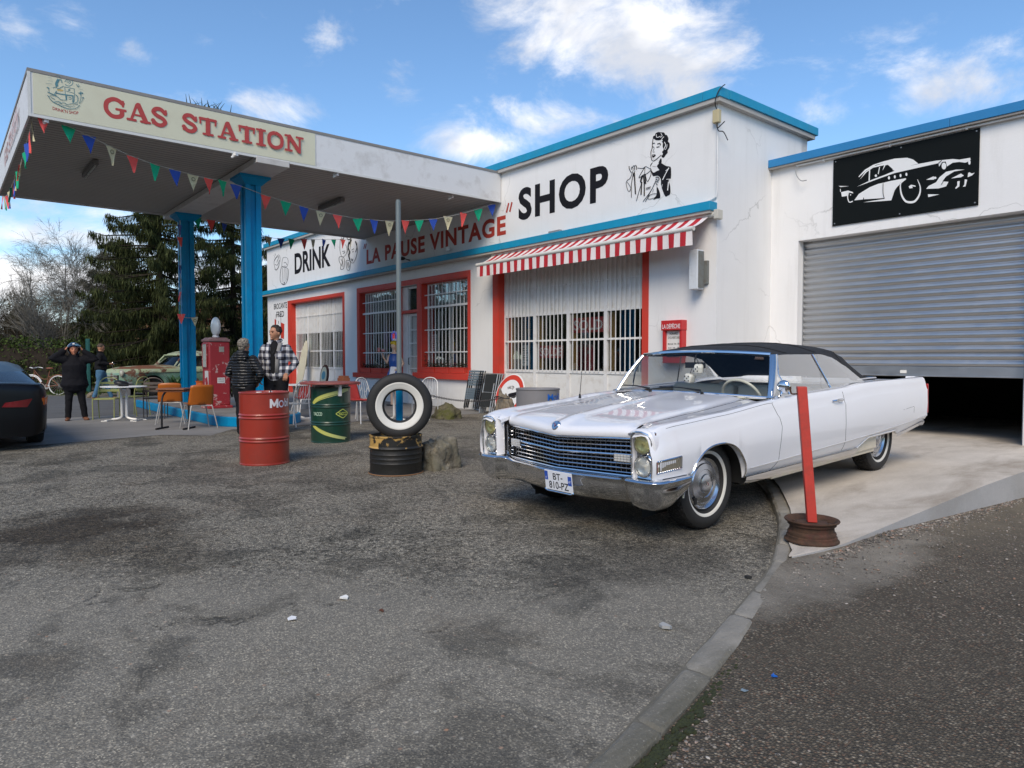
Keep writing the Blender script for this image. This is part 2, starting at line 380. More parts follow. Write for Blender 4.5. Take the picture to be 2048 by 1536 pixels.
# ================================================================== GROUND
def asphalt():
    M = Mat('asphalt'); v = M.gpos()
    wn = M.n('ShaderNodeTexNoise'); M.l(v, wn.inputs[0]); wn.inputs['Scale'].default_value = 1.1; wn.inputs['Detail'].default_value = 5
    dv = M.n('ShaderNodeVectorMath', operation='MULTIPLY_ADD'); M.l(wn.outputs['Color'], dv.inputs[0]); dv.inputs[1].default_value = (.9, .9, 0); M.l(v, dv.inputs[2]); dv = dv.outputs[0]
    big = M.noise(v, .55, 7, .62, .4); med = M.noise(v, 2.6, 8, .65, .2)
    base = M.ramp(big, [(.30, (.072, .069, .062)), (.48, (.100, .096, .086)), (.60, (.125, .119, .106)), (.75, (.165, .156, .137))])
    base = M.mix(M.ramp(med, [(.42, 0.0), (.72, .55)]), base, (.052, .052, .05))
    sp_ = M.sep(v); DD = M.math('SUBTRACT', M.math('MULTIPLY', sp_[1], .639), M.math('MULTIPLY', sp_[0], .769)); zone = M.ramp(M.math('ADD', M.math('MULTIPLY', DD, .1), M.math('MULTIPLY', M.noise(v, .7, 3), .12)), [(.42, 0.0), (.53, 1.0)])
    # worn patches where the top coat has gone
    far = M.noise(dv, .33, 3, .5); sp_ = M.sep(v)
    pt = M.ramp(M.math('ADD', M.math('MULTIPLY', M.noise(dv, .9, 5, .6), 1.0), M.math('MULTIPLY', far, .35)), [(.60, 0.0), (.66, 1.0)])
    base = M.mix(M.math('MULTIPLY', pt, .6), base, (.22, .21, .19)); base = M.mix(M.ramp(M.noise(dv, 1.3, 7, .7, .3), [(.54, 0.0), (.60, .5)]), base, (.055, .052, .046))
    base = M.mix(M.ramp(M.noise(v, 1.7, 6, .6, .5), [(.55, 0.0), (.72, .38)]), base, (.105, .088, .07))
    # brown oil / earth stain on the left
    def blob(px, py, rx, ry, soft=1.0):
        c = G(px, py); dx = M.math('DIVIDE', M.math('SUBTRACT', sp_[0], c.x), rx); dy = M.math('DIVIDE', M.math('SUBTRACT', sp_[1], c.y), ry)
        q = M.math('ADD', M.math('MULTIPLY', dx, dx), M.math('MULTIPLY', dy, dy)); q = M.math('ADD', q, M.math('MULTIPLY', M.math('SUBTRACT', M.noise(v, 2.2, 6, .6), .5), 2.2))
        return M.ramp(q, [(.15, 1.0), (1.0, 0.0)])
    base = M.mix(M.math('MULTIPLY', blob(165, 1058, 1.0, 1.0), .9), base, (.036, .028, .019))
    base = M.mix(M.math('MULTIPLY', blob(300, 1100, .8, .6), .35), base, (.09, .075, .055))
    base = M.mix(M.math('MULTIPLY', blob(915, 1010, .45, .55), .5), base, (.19, .18, .165))
    base = M.mix(M.math('MULTIPLY', blob(1000, 1070, .6, .5), .35), base, (.18, .17, .155))
    base = M.mix(M.math('MULTIPLY', blob(680, 930, 3.5, 2.8), .25), base, (.17, .15, .13))
    base = M.mix(M.math('MULTIPLY', blob(1280, 1120, .5, .9), .6), base, (.045, .042, .038))
    # aggregate
    vc = M.n('ShaderNodeTexVoronoi', feature='F1'); M.l(v, vc.inputs[0]); vc.inputs['Scale'].default_value = 165
    hs = M.sep(vc.outputs['Color']); st = M.ramp(hs[0], [(.0, (.018, .018, .018)), (.45, (.06, .058, .055)), (.78, (.17, .165, .15)), (.96, (.42, .40, .36)), (1, (.6, .58, .52))])
    vc1 = M.n('ShaderNodeTexVoronoi', feature='F1'); M.l(v, vc1.inputs[0]); vc1.inputs['Scale'].default_value = 48
    h1 = M.sep(vc1.outputs['Color']); base = M.mix(M.math('MULTIPLY', M.ramp(h1[1], [(.0, 1.0), (.5, 0.0)]), .22), base, (.02, .02, .02))
    c = M.mix(M.math('ADD', .26, M.math('MULTIPLY', zone, .26)), base, M.mix(1.0, M.mix(1.0, base, (3.4, 3.4, 3.4), 'MULTIPLY'), M.mix(1.0, st, (3.2, 3.2, 3.2), 'MULTIPLY'), 'MULTIPLY'))
    vd = M.n('ShaderNodeTexVoronoi', feature='F1'); M.l(v, vd.inputs[0]); vd.inputs['Scale'].default_value = 38
    h2 = M.sep(vd.outputs['Color']); cut = M.math('MULTIPLY', M.ramp(h2[0], [(.90, 0.0), (.93, 1.0)]), M.ramp(vd.outputs['Distance'], [(.2, 1.0), (.4, 0.0)]))
    c = M.mix(M.math('MULTIPLY', cut, M.ramp(M.noise(v, 1.2, 4), [(.40, .15), (.62, 1.0)])), c, M.ramp(h2[1], [(0, (.20, .19, .17)), (.7, (.40, .38, .34)), (1, (.30, .17, .11))]))
    # cracks and broken edges
    sp_ = M.sep(v); e = M.vor(dv, .75, 'DISTANCE_TO_EDGE'); region = M.ramp(M.noise(v, .45, 3, .5), [(.58, 0.0), (.64, 1.0)])
    ce = M.math('ADD', e, M.math('MULTIPLY', M.math('SUBTRACT', M.noise(v, 9, 6, .7), .45), .09))
    region = M.math('MULTIPLY', region, zone); ck = M.math('MULTIPLY', M.ramp(ce, [(.004, .8), (.022, 0.0)]), region)
    e2 = M.vor(dv, 2.4, 'DISTANCE_TO_EDGE'); ck2 = M.math('MULTIPLY', M.ramp(M.math('ADD', e2, M.math('MULTIPLY', M.math('SUBTRACT', M.noise(v, 14, 5, .7), .45), .12)), [(.01, .8), (.04, 0.0)]), M.math('MULTIPLY', zone, M.ramp(M.noise(v, .8, 4, .6), [(.50, 0.0), (.56, 1.0)])))
    ckt = M.math('MAXIMUM', ck, ck2, clamp=True)
    gr = M.ramp(M.noise(v, 26, 4, .7), [(.42, 0.0), (.56, 1.0)]); ckt = M.math('MULTIPLY', ckt, M.math('ADD', .25, M.math('MULTIPLY', gr, .75)))
    cb = M.math('MULTIPLY', M.ramp(M.noise(dv, 2.8, 8, .75, .8), [(.60, 0.0), (.66, 1.0)]), M.math('MULTIPLY', gr, M.ramp(M.noise(v, .5, 3), [(.46, 0.0), (.58, .8)]))); rv = M.math('MULTIPLY', M.ramp(M.noise(v, 24, 8, .82, .5), [(.52, 0.0), (.58, 1.0)]), M.math('MULTIPLY', zone, M.ramp(M.noise(dv, 1.1, 5, .6), [(.36, .25), (.56, 1.0)]))); ckt = M.math('MAXIMUM', ckt, M.math('MAXIMUM', cb, rv))
    c = M.mix(M.math('MULTIPLY', ckt, .75), c, (.016, .016, .014))
    c = M.mix(1.0, c, (1.14, 1.10, 1.01), 'MULTIPLY'); M.set(M.p, 'Base Color', c); M.set(M.p, 'Roughness', M.ramp(med, [(.3, .95), (.7, .75)])); M.p.inputs['Specular IOR Level'].default_value = .3
    h = M.math('ADD', M.math('MULTIPLY', M.vor(v, 105), .5), M.math('MULTIPLY', M.noise(v, 14, 6, .7), .9))
    h = M.math('SUBTRACT', h, M.math('MULTIPLY', ckt, 2.2)); h = M.math('ADD', h, M.math('MULTIPLY', pt, -.7))
    M.bump(h, .75, .008); return M.m
def gravelmat():
    M = Mat('gravel asphalt'); v = M.gpos(); sp_ = M.sep(v)
    vc = M.n('ShaderNodeTexVoronoi', feature='F1'); M.l(v, vc.inputs[0]); vc.inputs['Scale'].default_value = 92
    hs = M.sep(vc.outputs['Color']); st = M.ramp(hs[0], [(.0, (.035, .031, .026)), (.35, (.085, .076, .064)), (.62, (.15, .132, .108)), (.85, (.24, .21, .17)), (.98, (.40, .36, .30))])
    st = M.mix(M.ramp(hs[1], [(.80, 0.0), (.88, .45)]), st, (.22, .10, .06)); st = M.mix(M.ramp(vc.outputs['Distance'], [(.35, 0.0), (.62, .85)]), st, (.02, .019, .018))
    base = M.ramp(M.noise(v, .8, 6, .6), [(.3, (.060, .054, .045)), (.7, (.125, .112, .092))])
    f = M.ramp(M.noise(v, 3.2, 7, .7), [(.32, .30), (.62, .80)])
    c = M.mix(f, base, st)
    # pale concrete spill by the corner of the slab
    q = G(1640, 1150); dx = M.math('DIVIDE', M.math('SUBTRACT', sp_[0], -1.95), .36); dy = M.math('DIVIDE', M.math('SUBTRACT', sp_[1], 4.2), 1.5)
    d = M.math('ADD', M.math('ADD', M.math('MULTIPLY', dx, dx), M.math('MULTIPLY', dy, dy)), M.math('MULTIPLY', M.math('SUBTRACT', M.noise(v, 3, 6, .65), .5), 1.8))
    c = M.mix(M.ramp(d, [(.1, .62), (1.15, 0.0)]), c, (.36, .35, .33))
    nr = M.ramp(M.math('ADD', M.math('SUBTRACT', M.math('MULTIPLY', sp_[1], .12), M.math('MULTIPLY', M.math('ADD', sp_[0], 2.1), .30)), M.math('MULTIPLY', M.noise(v, 1.8, 6, .65), .35)), [(.55, 0.0), (.95, .6)]); c = M.mix(nr, c, (.20, .175, .135)); c = M.mix(M.ramp(M.noise(v, .9, 5, .6, .5), [(.42, 0.0), (.66, .45)]), c, (.040, .035, .028)); c = M.mix(1.0, c, (1.20, 1.13, 1.0), 'MULTIPLY')
    M.set(M.p, 'Base Color', c); M.p.inputs['Roughness'].default_value = .9; M.p.inputs['Specular IOR Level'].default_value = .3
    M.bump(M.math('ADD', M.math('MULTIPLY', M.math('SUBTRACT', 1.0, vc.outputs['Distance']), 1.0), M.math('MULTIPLY', M.noise(v, 12, 5), .6)), .9, .010); return M.m
def concretemat(name, lo, hi, stain=(.10, .085, .06), amt=.6, bs=.35):
    M = Mat(name); v = M.gpos(); mp_ = M.n('ShaderNodeMapping'); M.l(v, mp_.inputs[0]); mp_.inputs['Scale'].default_value = (1.6, .55, 1); mp_.inputs['Rotation'].default_value = (0, 0, R(18))
    n1 = M.noise(mp_.outputs[0], 1.4, 9, .68); c = M.ramp(n1, [(.30, lo), (.66, hi)])
    c = M.mix(M.math('MULTIPLY', M.ramp(M.noise(mp_.outputs[0], .9, 7, .62, .6), [(.50, 0.0), (.70, 1.0)]), amt), c, stain)
    fine = M.noise(v, 60, 5, .7); c = M.mix(M.ramp(fine, [(.55, 0.0), (.72, .30)]), c, tuple(x * .35 for x in lo)); c = M.mix(M.ramp(M.noise(v, 90, 3, .6), [(.60, 0.0), (.7, .35)]), c, tuple(min(1, x * 1.5) for x in hi))
    M.set(M.p, 'Base Color', c); M.p.inputs['Roughness'].default_value = .9
    M.bump(M.math('ADD', M.noise(v, 35, 6, .7), M.noise(v, 6, 4)), bs, .008); return M.m
ASPH = asphalt(); GRAV = gravelmat()
CONC = concretemat('concrete slab', (.41, .365, .305), (.58, .525, .455), (.24, .195, .145), .8)
CONC2 = concretemat('forecourt concrete', (.18, .175, .165), (.25, .24, .225), (.11, .10, .09), .5)
KERBM = concretemat('kerb concrete', (.17, .158, .13), (.34, .315, .27), (.075, .07, .045), .9, 1.0)
ROADM = concretemat('road asphalt', (.075, .075, .075), (.12, .118, .112), (.045, .045, .042), .5)
DIRT = concretemat('roadside earth', (.09, .08, .055), (.17, .15, .11), (.06, .065, .03), .7)
WHC = concretemat('whitish cement', (.34, .335, .33), (.44, .43, .42), (.26, .24, .21), .5)
def sheet(name, pts, z, mat, kind='structure'):
    mb = MB(); from mathutils.geometry import tessellate_polygon
    P = [Vector((p[0], p[1], p[2] if len(p) > 2 else z)) for p in pts]; mb.add(P, tessellate_polygon([[Vector((p.x, p.y, 0)) for p in P]]))
    o = mb.build(name, mat, smooth=0); o['kind'] = kind
    if o.data.polygons[0].normal.z < 0: o.data.flip_normals()
    return o
sheet('ground', [(-900, -700), (700, -700), (700, 900), (-900, 900)], -.35, DIRT)
kerbL = [(-1.15, -.6), (-1.38, .8), (-1.51, 1.55), (-1.64, 2.02), (-1.84, 2.67), (-2.01, 3.22), (-2.24, 3.90), (-2.44, 4.34), (-2.79, 5.01), (-3.21, 5.66), (-3.71, 6.35), (-4.3, 7.0), (-5.2, 7.9), (-6.4, 9.3), (-7.3, 10.36)]
kerbR = [(-1.02, -.6), (-1.25, .8), (-1.385, 1.55), (-1.49, 2.02), (-1.68, 2.69), (-1.86, 3.20), (-2.11, 3.88), (-2.31, 4.34), (-2.66, 5.06), (-3.08, 5.72), (-3.58, 6.42), (-4.17, 7.08), (-5.07, 8.0), (-6.27, 9.4), (-7.15, 10.36)]
def lerp_path(P, ts):
    sp_ = [Vector((*p, 0)) for p in P]; return smooth_path(sp_, 6)
KL = lerp_path(kerbL, 0); KR = lerp_path(kerbR, 0)
# asphalt forecourt with a gentle unevenness
lot = [(-12.75, -30), (3, -30)] + [(-.85, -30)][:0] + [(p.x + .03, p.y) for p in KL] + [(-7.0, 10.42), (-12.9, 10.42), (-12.9, 4.1), (-12.1, 3.5), (-12.75, 2.9), (-12.42, 1.2)]
lot[1] = (-1.0, -30)
sheet('asphalt_forecourt', lot, 0.0, ASPH)
# right-hand ground falls away along the slab
gx = [-3.0, -2.1, -1.6, -1, 0, 2, 6, 20, 60]; gy = [-30, -5, 0, 2, 4, 4.8, 5.4, 6.2, 7, 8, 9, 10.5, 12, 13, 40]
def gz(x, y): return -.006 + .036 * max(0, min(1, (y - 2.8) / 1.4)) - max(0, min(y, 9.5) - 5.2) * .056
mb = MB()
rows = []
for y in gy:
    yk = y
    def kx(y):
        for a, b in zip(kerbR, kerbR[1:]):
            if a[1] <= y <= b[1]: return a[0] + (b[0] - a[0]) * (y - a[1]) / (b[1] - a[1])
        return -1.0
    xl = (kx(y) - .04) if y < 4.2 else -2.35
    rows.append([Vector((max(x, xl) if i else xl, y, gz(x, y))) for i, x in enumerate(gx)])
mb.grid(rows); o = mb.build('gravel_ground', GRAV, smooth=0); o['kind'] = 'structure'
# concrete slab in front of the garage
def hs(x, y):
    a = .035 + (.105 - .035) * min(1, max(0, (y - 4.2) / 3.4)); b = max(0, (y - 8.6) / 3.5) * .075
    return a - b
edge = [(p.x, p.y) for p in KR if p.y > 4.25]
mb = MB(); rowsT = []
ys = [4.16, 4.22, 4.3, 4.45, 4.7, 5, 5.4, 5.8, 6.2, 6.6, 7, 7.5, 8, 8.6, 9.2, 10, 10.36, 11, 12.14, 14, 19]
def exl(y):
    if y < 4.3: return -2.24 - (y - 4.16) * .4
    for a, b in zip(KR, KR[1:]):
        if a.y <= y <= b.y: return a.x + (b.x - a.x) * (y - a.y) / max(1e-6, b.y - a.y) + .0
    return -7.3
for y in ys:
    xl = exl(y) - (.035 if y > 4.4 else .0); xr = -2.22 + min(.09, max(0, y - 4.15) * .2) if y < 12.14 else 6.0
    if y >= 12.1: xr = -2.13 if y < 12.2 else 4
    rowsT.append([Vector((xl + (xr - xl) * t, y, hs(0, y) + (.004 * math.sin(7 * t + y * 2) if 0 < t < 1 else 0))) for t in (0, .1, .25, .4, .55, .7, .85, 1)])
mb.grid(rowsT); o = mb.build('concrete_driveway', CONC, smooth=0); o['kind'] = 'structure'
mb = MB(); sk = [(r_[-1], Vector((r_[-1].x + .005, r_[-1].y, -.45))) for r_ in rowsT[:19]]
mb.grid([[a + Vector((0.0, 0, .001)), b] for a, b in sk])
lip = [[Vector((a.x - .10 - .05 * mnoise.noise(Vector((a.y, 1, 0))), a.y, a.z + .003)), Vector((a.x + .006, a.y, a.z + .003)), Vector((a.x + .014, a.y, a.z - .012)), Vector((a.x + .014, a.y, -.4))] for a, b in sk[7:]]
o = mb.build('slab_edge', WHC, smooth=30); o['kind'] = 'structure'
# cement splashed at the tip of the slab
# kerb stones, slightly rounded, broken joints
mb = MB(); rng = random.Random(3)
def kerb_piece(i0, i1):
    rws = []; po = rng.uniform(-.006, .008); sh = rng.uniform(-.008, .008)
    for i in range(i0, i1 + 1):
        a, b = KL[i], KR[i]; w_ = b - a; j = rng.uniform(-.006, .006); zc = .016 + po if a.y < 4 else .016 + (min(a.y, 7.5) - 4) * .019
        e0 = .0 if i in (i0, i1) else 1.0; a = a + Vector((sh, 0, 0)); b = b + Vector((sh, 0, 0)); w_ = b - a
        if i == i0: a = a + (KL[i + 1] - KL[i]) * .05; b = b + (KL[i + 1] - KL[i]) * .05
        if i == i1: a = a - (KL[i] - KL[i - 1]) * .05; b = b - (KL[i] - KL[i - 1]) * .05
        jj = (mnoise.noise(Vector((a.x * 9, a.y * 9, 2))) + .6 * mnoise.noise(Vector((a.x * 31, a.y * 31, 7)))) * .012
        dn = -.012 * (1 - e0)
        rws.append([Vector((*(a + w_ * t).xy, zz)) for t, zz in ((-.02, -.1), (.02, .0), (.08 + jj * 3, zc - .012 + dn), (.22, zc + dn + jj * .5), (.55, zc + .003 + dn), (.82, zc + dn - jj * .4), (.90 + jj * 2, zc - .010 + dn), (.93, .0 - .02), (.94, -.2))])
    mb.grid(rws)
i = 0
fine = []
KLf = smooth_path([tuple(p) for p in kerbL_ ] , 10) if False else None
KL = smooth_path([(*p, 0) for p in kerbL], 22); KR = smooth_path([(*p, 0) for p in kerbR], 22)
while i < len(KL) - 8:
    n_ = 0; d_ = 0; L_ = rng.choice([.5, .62, .42, .7])
    while i + n_ < len(KL) - 1 and d_ < L_: d_ += (KL[i + n_ + 1] - KL[i + n_]).length; n_ += 1
    kerb_piece(i, i + n_); i += n_
    if i < len(KL): 
        a = KL[i - 0]; 
o = mb.build('kerb', KERBM, smooth=28); o['kind'] = 'structure'
mb = MB(); mb.grid([[Vector((*(a + (b - a) * t).xy, zz + (0 if a.y < 4 else (min(a.y, 7.5) - 4) * .019))) for t, zz in ((-.04, -.02), (.05, .006), (.5, .009), (.88, .006), (.95, -.03))] for a, b in zip(KL, KR)]); o = mb.build('kerb_mortar', pbr('mortar', (.13, .12, .095), .95, var=.4, vscale=20, bump=.6), smooth=40); o['kind'] = 'structure'
# concrete apron under the canopy, road and verge beyond
sheet('canopy_apron', [(-12.42, 1.2), (-12.75, 2.9), (-12.1, 3.5), (-12.9, 4.1), (-12.9, 10.42), (-28.2, 10.42), (-17.9, 4.2), (-17.6, 1.0), (-17.0, -30), (-12.75, -30)], .004, CONC2)
sheet('road', [(-17.0, -30), (-17.6, 1.0), (-17.9, 4.2), (-28.2, 10.42), (-60, 30), (-60, 9.5), (-26.6, 5.1), (-28.3, 2.8), (-32.0, -2), (-60, -30)], .0, ROADM)
sheet('verge', [(-60, -30), (-32.0, -2), (-28.3, 2.8), (-26.6, 5.1), (-60, 9.5), (-90, 9), (-90, -30)], -.002, DIRT)
# loose pebbles washed against the kerb and on the gravel
mb = MB(); rng = random.Random(11)
ico = bmesh.new(); bmesh.ops.create_icosphere(ico, subdivisions=1, radius=1); iv = [v.co.copy() for v in ico.verts]; ifc = [tuple(v.index for v in f.verts) for f in ico.faces]; ico.free()
def pebble(mb, x, y, z, s):
    a = rng.uniform(0, 6.28); sx, sy, sz = s * rng.uniform(.8, 1.4), s * rng.uniform(.6, 1.0), s * rng.uniform(.35, .7); ca, sa = math.cos(a), math.sin(a)
    mb.add([(x + q.x * sx * ca - q.y * sy * sa, y + q.x * sx * sa + q.y * sy * ca, z + q.z * sz + sz * .3) for q in iv], ifc)
def kxr(y):
    for a, b in zip(KR, KR[1:]):
        if a.y <= y <= b.y: return a.x + (b.x - a.x) * (y - a.y) / max(1e-6, b.y - a.y)
    return -2.1
for k_ in range(1500):
    y = rng.uniform(4.3, 8.5); pebble(mb, -2.115 + abs(rng.gauss(0, .06)), y, gz(-2, y), rng.choice([.003, .005, .008, .012]) * rng.uniform(.7, 1.2))
for k_ in range(3600):
    y = rng.uniform(.9, 7.5); base = kxr(y) if y < 4.15 else -2.1
    x = base + .03 + abs(rng.gauss(0, .10 if rng.random() < .35 else .9)); pebble(mb, x, y, gz(x, y), rng.choice([.003, .004, .005, .007, .009]) * rng.uniform(.7, 1.2))
PEB = Mat('pebbles'); pv = PEB.vor(PEB.gpos(), 40, 'F1', 'Color'); ps = PEB.sep(pv); PEB.set(PEB.p, 'Base Color', PEB.ramp(ps[0], [(0, (.05, .048, .045)), (.4, (.15, .13, .11)), (.75, (.30, .27, .23)), (.9, (.26, .15, .10)), (1, (.46, .43, .38))])); PEB.p.inputs['Roughness'].default_value = .8; PEB = PEB.m
o = mb.build('pebbles', PEB, smooth=60, weld=False); o['kind'] = 'stuff'
mb = MB()
for k_ in range(700):
    x = rng.uniform(-8, -1.6); y = rng.uniform(.8, 7)
    pk = kxr(y) if y < 4.15 else -3.2
    if x > pk - .12: continue
    pebble(mb, x, y, .001, rng.choice([.002, .003, .004, .006]) * rng.uniform(.7, 1.1))
o = mb.build('grit', PEB, smooth=60, weld=False); o['kind'] = 'stuff'
MOSS = pbr('moss', (.028, .035, .012), .95, var=.5, vscale=30, bump=.8, bscale=90)
mb = MB(); rng = random.Random(5)
for k_ in range(520):
    y = rng.choice([rng.gauss(2.05, .16), rng.gauss(1.75, .12), rng.gauss(3.6, .12), rng.uniform(1.2, 4)]); x = kxr(y) + abs(rng.gauss(0, .022)) + .004
    mb.ell((x, y, -.003), (rng.uniform(.006, .014), rng.uniform(.008, .02), rng.uniform(.004, .012)), 6)
o = mb.build('moss', MOSS, smooth=60, weld=False); o['kind'] = 'stuff'
# litter
def litter(name, px, py, pts, mat, label, cat, z=.003, th=.002):
    c = G(px, py, z); mb = MB(); P = [Vector((a * .75, b * .75, .003 * ((i * 7) % 3))) for i, (a, b) in enumerate(pts)]
    mb.prism(P, (0, 0, th)); o = mb.build(name, mat, smooth=0); o.location = c; return tag(o, label, cat)
litter('paper_scrap', 584, 1238, [(-.03, -.02), (.02, -.035), (.04, .015), (.012, .02), (-.01, .035), (-.035, .01)], WHITE, 'small white paper scrap lying on the open asphalt in the foreground', 'litter')
litter('flat_stone', 688, 1197, [(-.03, -.01), (-.01, -.03), (.03, -.02), (.035, .01), (.01, .03), (-.02, .025)], PAPER, 'pale flat stone on the asphalt just behind the white paper scrap', 'stone', th=.008)
litter('blue_scrap', 1549, 1354, [(-.016, -.008), (.0, -.016), (.018, -.006), (.014, .008), (-.004, .004), (-.012, .014)], pbr('blue plastic', (.01, .12, .5), .4), 'crumpled bright blue plastic scrap on the gravel right of the kerb', 'litter', th=.006)
litter('broken_stone', 1330, 1256, [(-.04, -.01), (.0, -.03), (.045, -.01), (.04, .02), (.0, .025), (-.035, .02)], pbr('broken stone', (.34, .34, .33), .9), 'light grey broken stone chip on the asphalt left of the kerb', 'stone', th=.014)
litter('dead_leaf', 762, 1222, [(-.02, 0), (-.006, -.012), (.02, -.01), (.03, .004), (.01, .014), (-.008, .008)], pbr('leaf brown', (.10, .035, .018), .9), 'curled reddish brown dead leaf right of the white paper scrap', 'leaf', th=.004)
litter('pale_chip', 1489, 1382, [(-.016, -.012), (.012, -.016), (.02, .006), (0, .014), (-.018, .006)], pbr('blue grey chip', (.20, .26, .30), .7), 'pale blue grey flat chip on the gravel near the blue plastic scrap', 'litter')
litter('dark_stone', 1497, 1157, [(-.03, -.01), (.0, -.02), (.03, 0), (.012, .02), (-.02, .012)], pbr('dark stone', (.02, .02, .02), .9), 'small dark stone on the asphalt beside the kerb below the slab tip', 'stone', th=.014)
# ================================================================== SHOP BUILDING
YF = 10.37; XL, XR_ = -27.95, -6.97; ZB0, ZB1 = 3.80, 3.97; ZT = 5.87
def wallgrid(xs, zs, holes, y0, y1, name, mat):
    """wall in a plane of constant y with rectangular holes and their reveals"""
    xs = sorted(set(xs + [h[0] for h in holes] + [h[1] for h in holes])); zs = sorted(set(zs + [h[2] for h in holes] + [h[3] for h in holes]))
    def solid(i, j):
        if i < 0 or j < 0 or i >= len(xs) - 1 or j >= len(zs) - 1: return False
        cx, cz = (xs[i] + xs[i + 1]) / 2, (zs[j] + zs[j + 1]) / 2
        return not any(h[0] < cx < h[1] and h[2] < cz < h[3] for h in holes)
    mb = MB()
    for i in range(len(xs) - 1):
        for j in range(len(zs) - 1):
            if not solid(i, j): continue
            a, b, c, d = xs[i], xs[i + 1], zs[j], zs[j + 1]
            mb.add([(a, y0, c), (b, y0, c), (b, y0, d), (a, y0, d)], [(0, 1, 2, 3)]); mb.add([(a, y1, c), (b, y1, c), (b, y1, d), (a, y1, d)], [(3, 2, 1, 0)])
            if not solid(i - 1, j): mb.add([(a, y0, c), (a, y0, d), (a, y1, d), (a, y1, c)], [(0, 1, 2, 3)])
            if not solid(i + 1, j): mb.add([(b, y0, c), (b, y1, c), (b, y1, d), (b, y0, d)], [(0, 1, 2, 3)])
            if not solid(i, j - 1): mb.add([(a, y0, c), (a, y1, c), (b, y1, c), (b, y0, c)], [(0, 1, 2, 3)])
            if not solid(i, j + 1): mb.add([(a, y0, d), (b, y0, d), (b, y1, d), (a, y1, d)], [(0, 1, 2, 3)])
    return mb.build(name, mat, smooth=0)
shop = empty('shop_building', (-17.5, YF, 0), 0, 'long white flat-roofed shop building with blue trim, red window surrounds and painted lettering', 'building')
garage = empty('garage_building', (-4.5, 12.12, 0), 0, 'white garage building with wide corrugated metal roller shutter half open', 'building')
bpy.context.view_layer.update()
def S(o): return loc_to(o, shop)
def Gp(o): return loc_to(o, garage)
RC = .20
H1 = (-25.55, -21.22, 0.0, 3.36)
H2 = (-20.05, -17.72, .84, 3.36); H2d = (-17.72, -16.62, 0.02, 3.36); H2b = (-16.42, -14.22, .90, 3.36)
H3 = (-12.99, -8.60, 0.0, 3.52)
S(wallgrid([XL, XR_], [-.4, ZB0 + .1, ZT - .1], [H1, H2, H2d, H2b, H3], YF, YF + .34, 'wall', WALL))
mb = MB(); mb.bb(XL, XL + .3, YF + .34, 18, -.4, ZT - .1); mb.bb(XR_ - .3, XR_, YF + .34, 13.43, -.4, ZT - .1); mb.bb(XL, XR_, 13.2, 13.43, -.4, ZT - .1)
mb.bb(XL + .3, XR_ - .3, YF + .34, 13.2, 5.3, 5.5); S(mb.build('wall', WALL, smooth=0))
# roof edge: blue metal capping over a grey soffit
def trim(name, x0, x1, y0, z0, z1, mat, seg=1.6, jit=.004):
    mb = MB(); x = x0; r_ = random.Random(len(name) + int(x1 * 7))
    while x < x1 - .01:
        e = min(x1, x + seg); j = r_.uniform(-jit, jit); mb.bb(x + .002, e - .002, y0 + j, y0 + .30 + j, z0 + j, z1 + j); x = e
    return mb.build(name, mat, smooth=0, bevel=.006)
S(trim('roof_capping', XL - .05, XR_ + .12, YF - .13, 5.71, ZT, BLUE))
mb = MB(); mb.bb(XL - .03, XR_ + .1, YF - .11, YF + .2, 5.64, 5.715); mb.bb(XR_ - .2, XR_ + .10, YF + .2, 13.55, 5.64, 5.715); S(mb.build('roof_soffit', pbr('soffit grey', (.42, .40, .37), .8, var=.1), smooth=0))
mb = MB(); y = YF + .17
while y < 13.6: mb.bb(XR_ - .2, XR_ + .13, y + .002, min(13.62, y + 1.2) - .002, 5.72, ZT); y += 1.2
S(mb.build('roof_capping', BLUE, smooth=0, bevel=.006))
S(trim('belt_course', XL - .08, XR_ + .0, YF - .22, ZB0 + .02, ZB1, BLUE, 2.2))
mb = MB(); mb.bb(XL - .06, XR_ - .02, YF - .20, YF, ZB0 - .03, ZB0 + .018); S(mb.build('belt_underside', pbr('belt grey', (.40, .37, .33), .85), smooth=0))
# red surrounds
def surround(x0, x1, zt, wl, wr, wt, z0=0, holes=()):
    mb = MB(); y0, y1 = YF - .016, YF - .001
    mb.bb(x0, x0 + wl, y0, y1, z0, zt); mb.bb(x1 - wr, x1, y0, y1, z0, zt); mb.bb(x0 + wl, x1 - wr, y0, y1, zt - wt, zt)
    return mb
mb = surround(-25.85, -21.09, 3.47, .30, .13, .11); mb.bb(-25.549, -25.53, YF - .002, YF + RC, 0, 3.355); mb.bb(-25.53, -21.22, YF - .002, YF + RC, 3.34, 3.357); S(mb.build('door_surround', RED, smooth=0))
mb = surround(-20.21, -14.10, 3.51, .16, .12, .15, z0=.84); mb.bb(-16.62, -16.42, YF - .016, YF - .001, .84, 3.36); mb.bb(-17.74, -17.60, YF - .016, YF + .15, .84, 3.36)
mb.bb(-20.049, -20.03, YF - .002, YF + RC, .84, 3.355); mb.bb(-16.419, -16.40, YF - .002, YF + RC, .84, 3.355); mb.bb(-20.03, -17.74, YF - .002, YF + RC, 3.34, 3.357); mb.bb(-16.40, -14.22, YF - .002, YF + RC, 3.34, 3.357)
mb.bb(-20.36, -17.62, YF - .10, YF + RC, .69, .838); mb.bb(-16.74, -14.08, YF - .10, YF + RC, .74, .898); mb.bb(-17.60, -16.62, YF - .005, YF + .16, 2.58, 2.66); S(mb.build('window_surround', RED, smooth=0, bevel=.005))
mb = surround(-13.19, -8.44, 3.52, .20, .15, .12); mb.bb(-12.989, -12.97, YF - .002, YF + RC, 0, 3.50); S(mb.build('door_surround', RED, smooth=0))
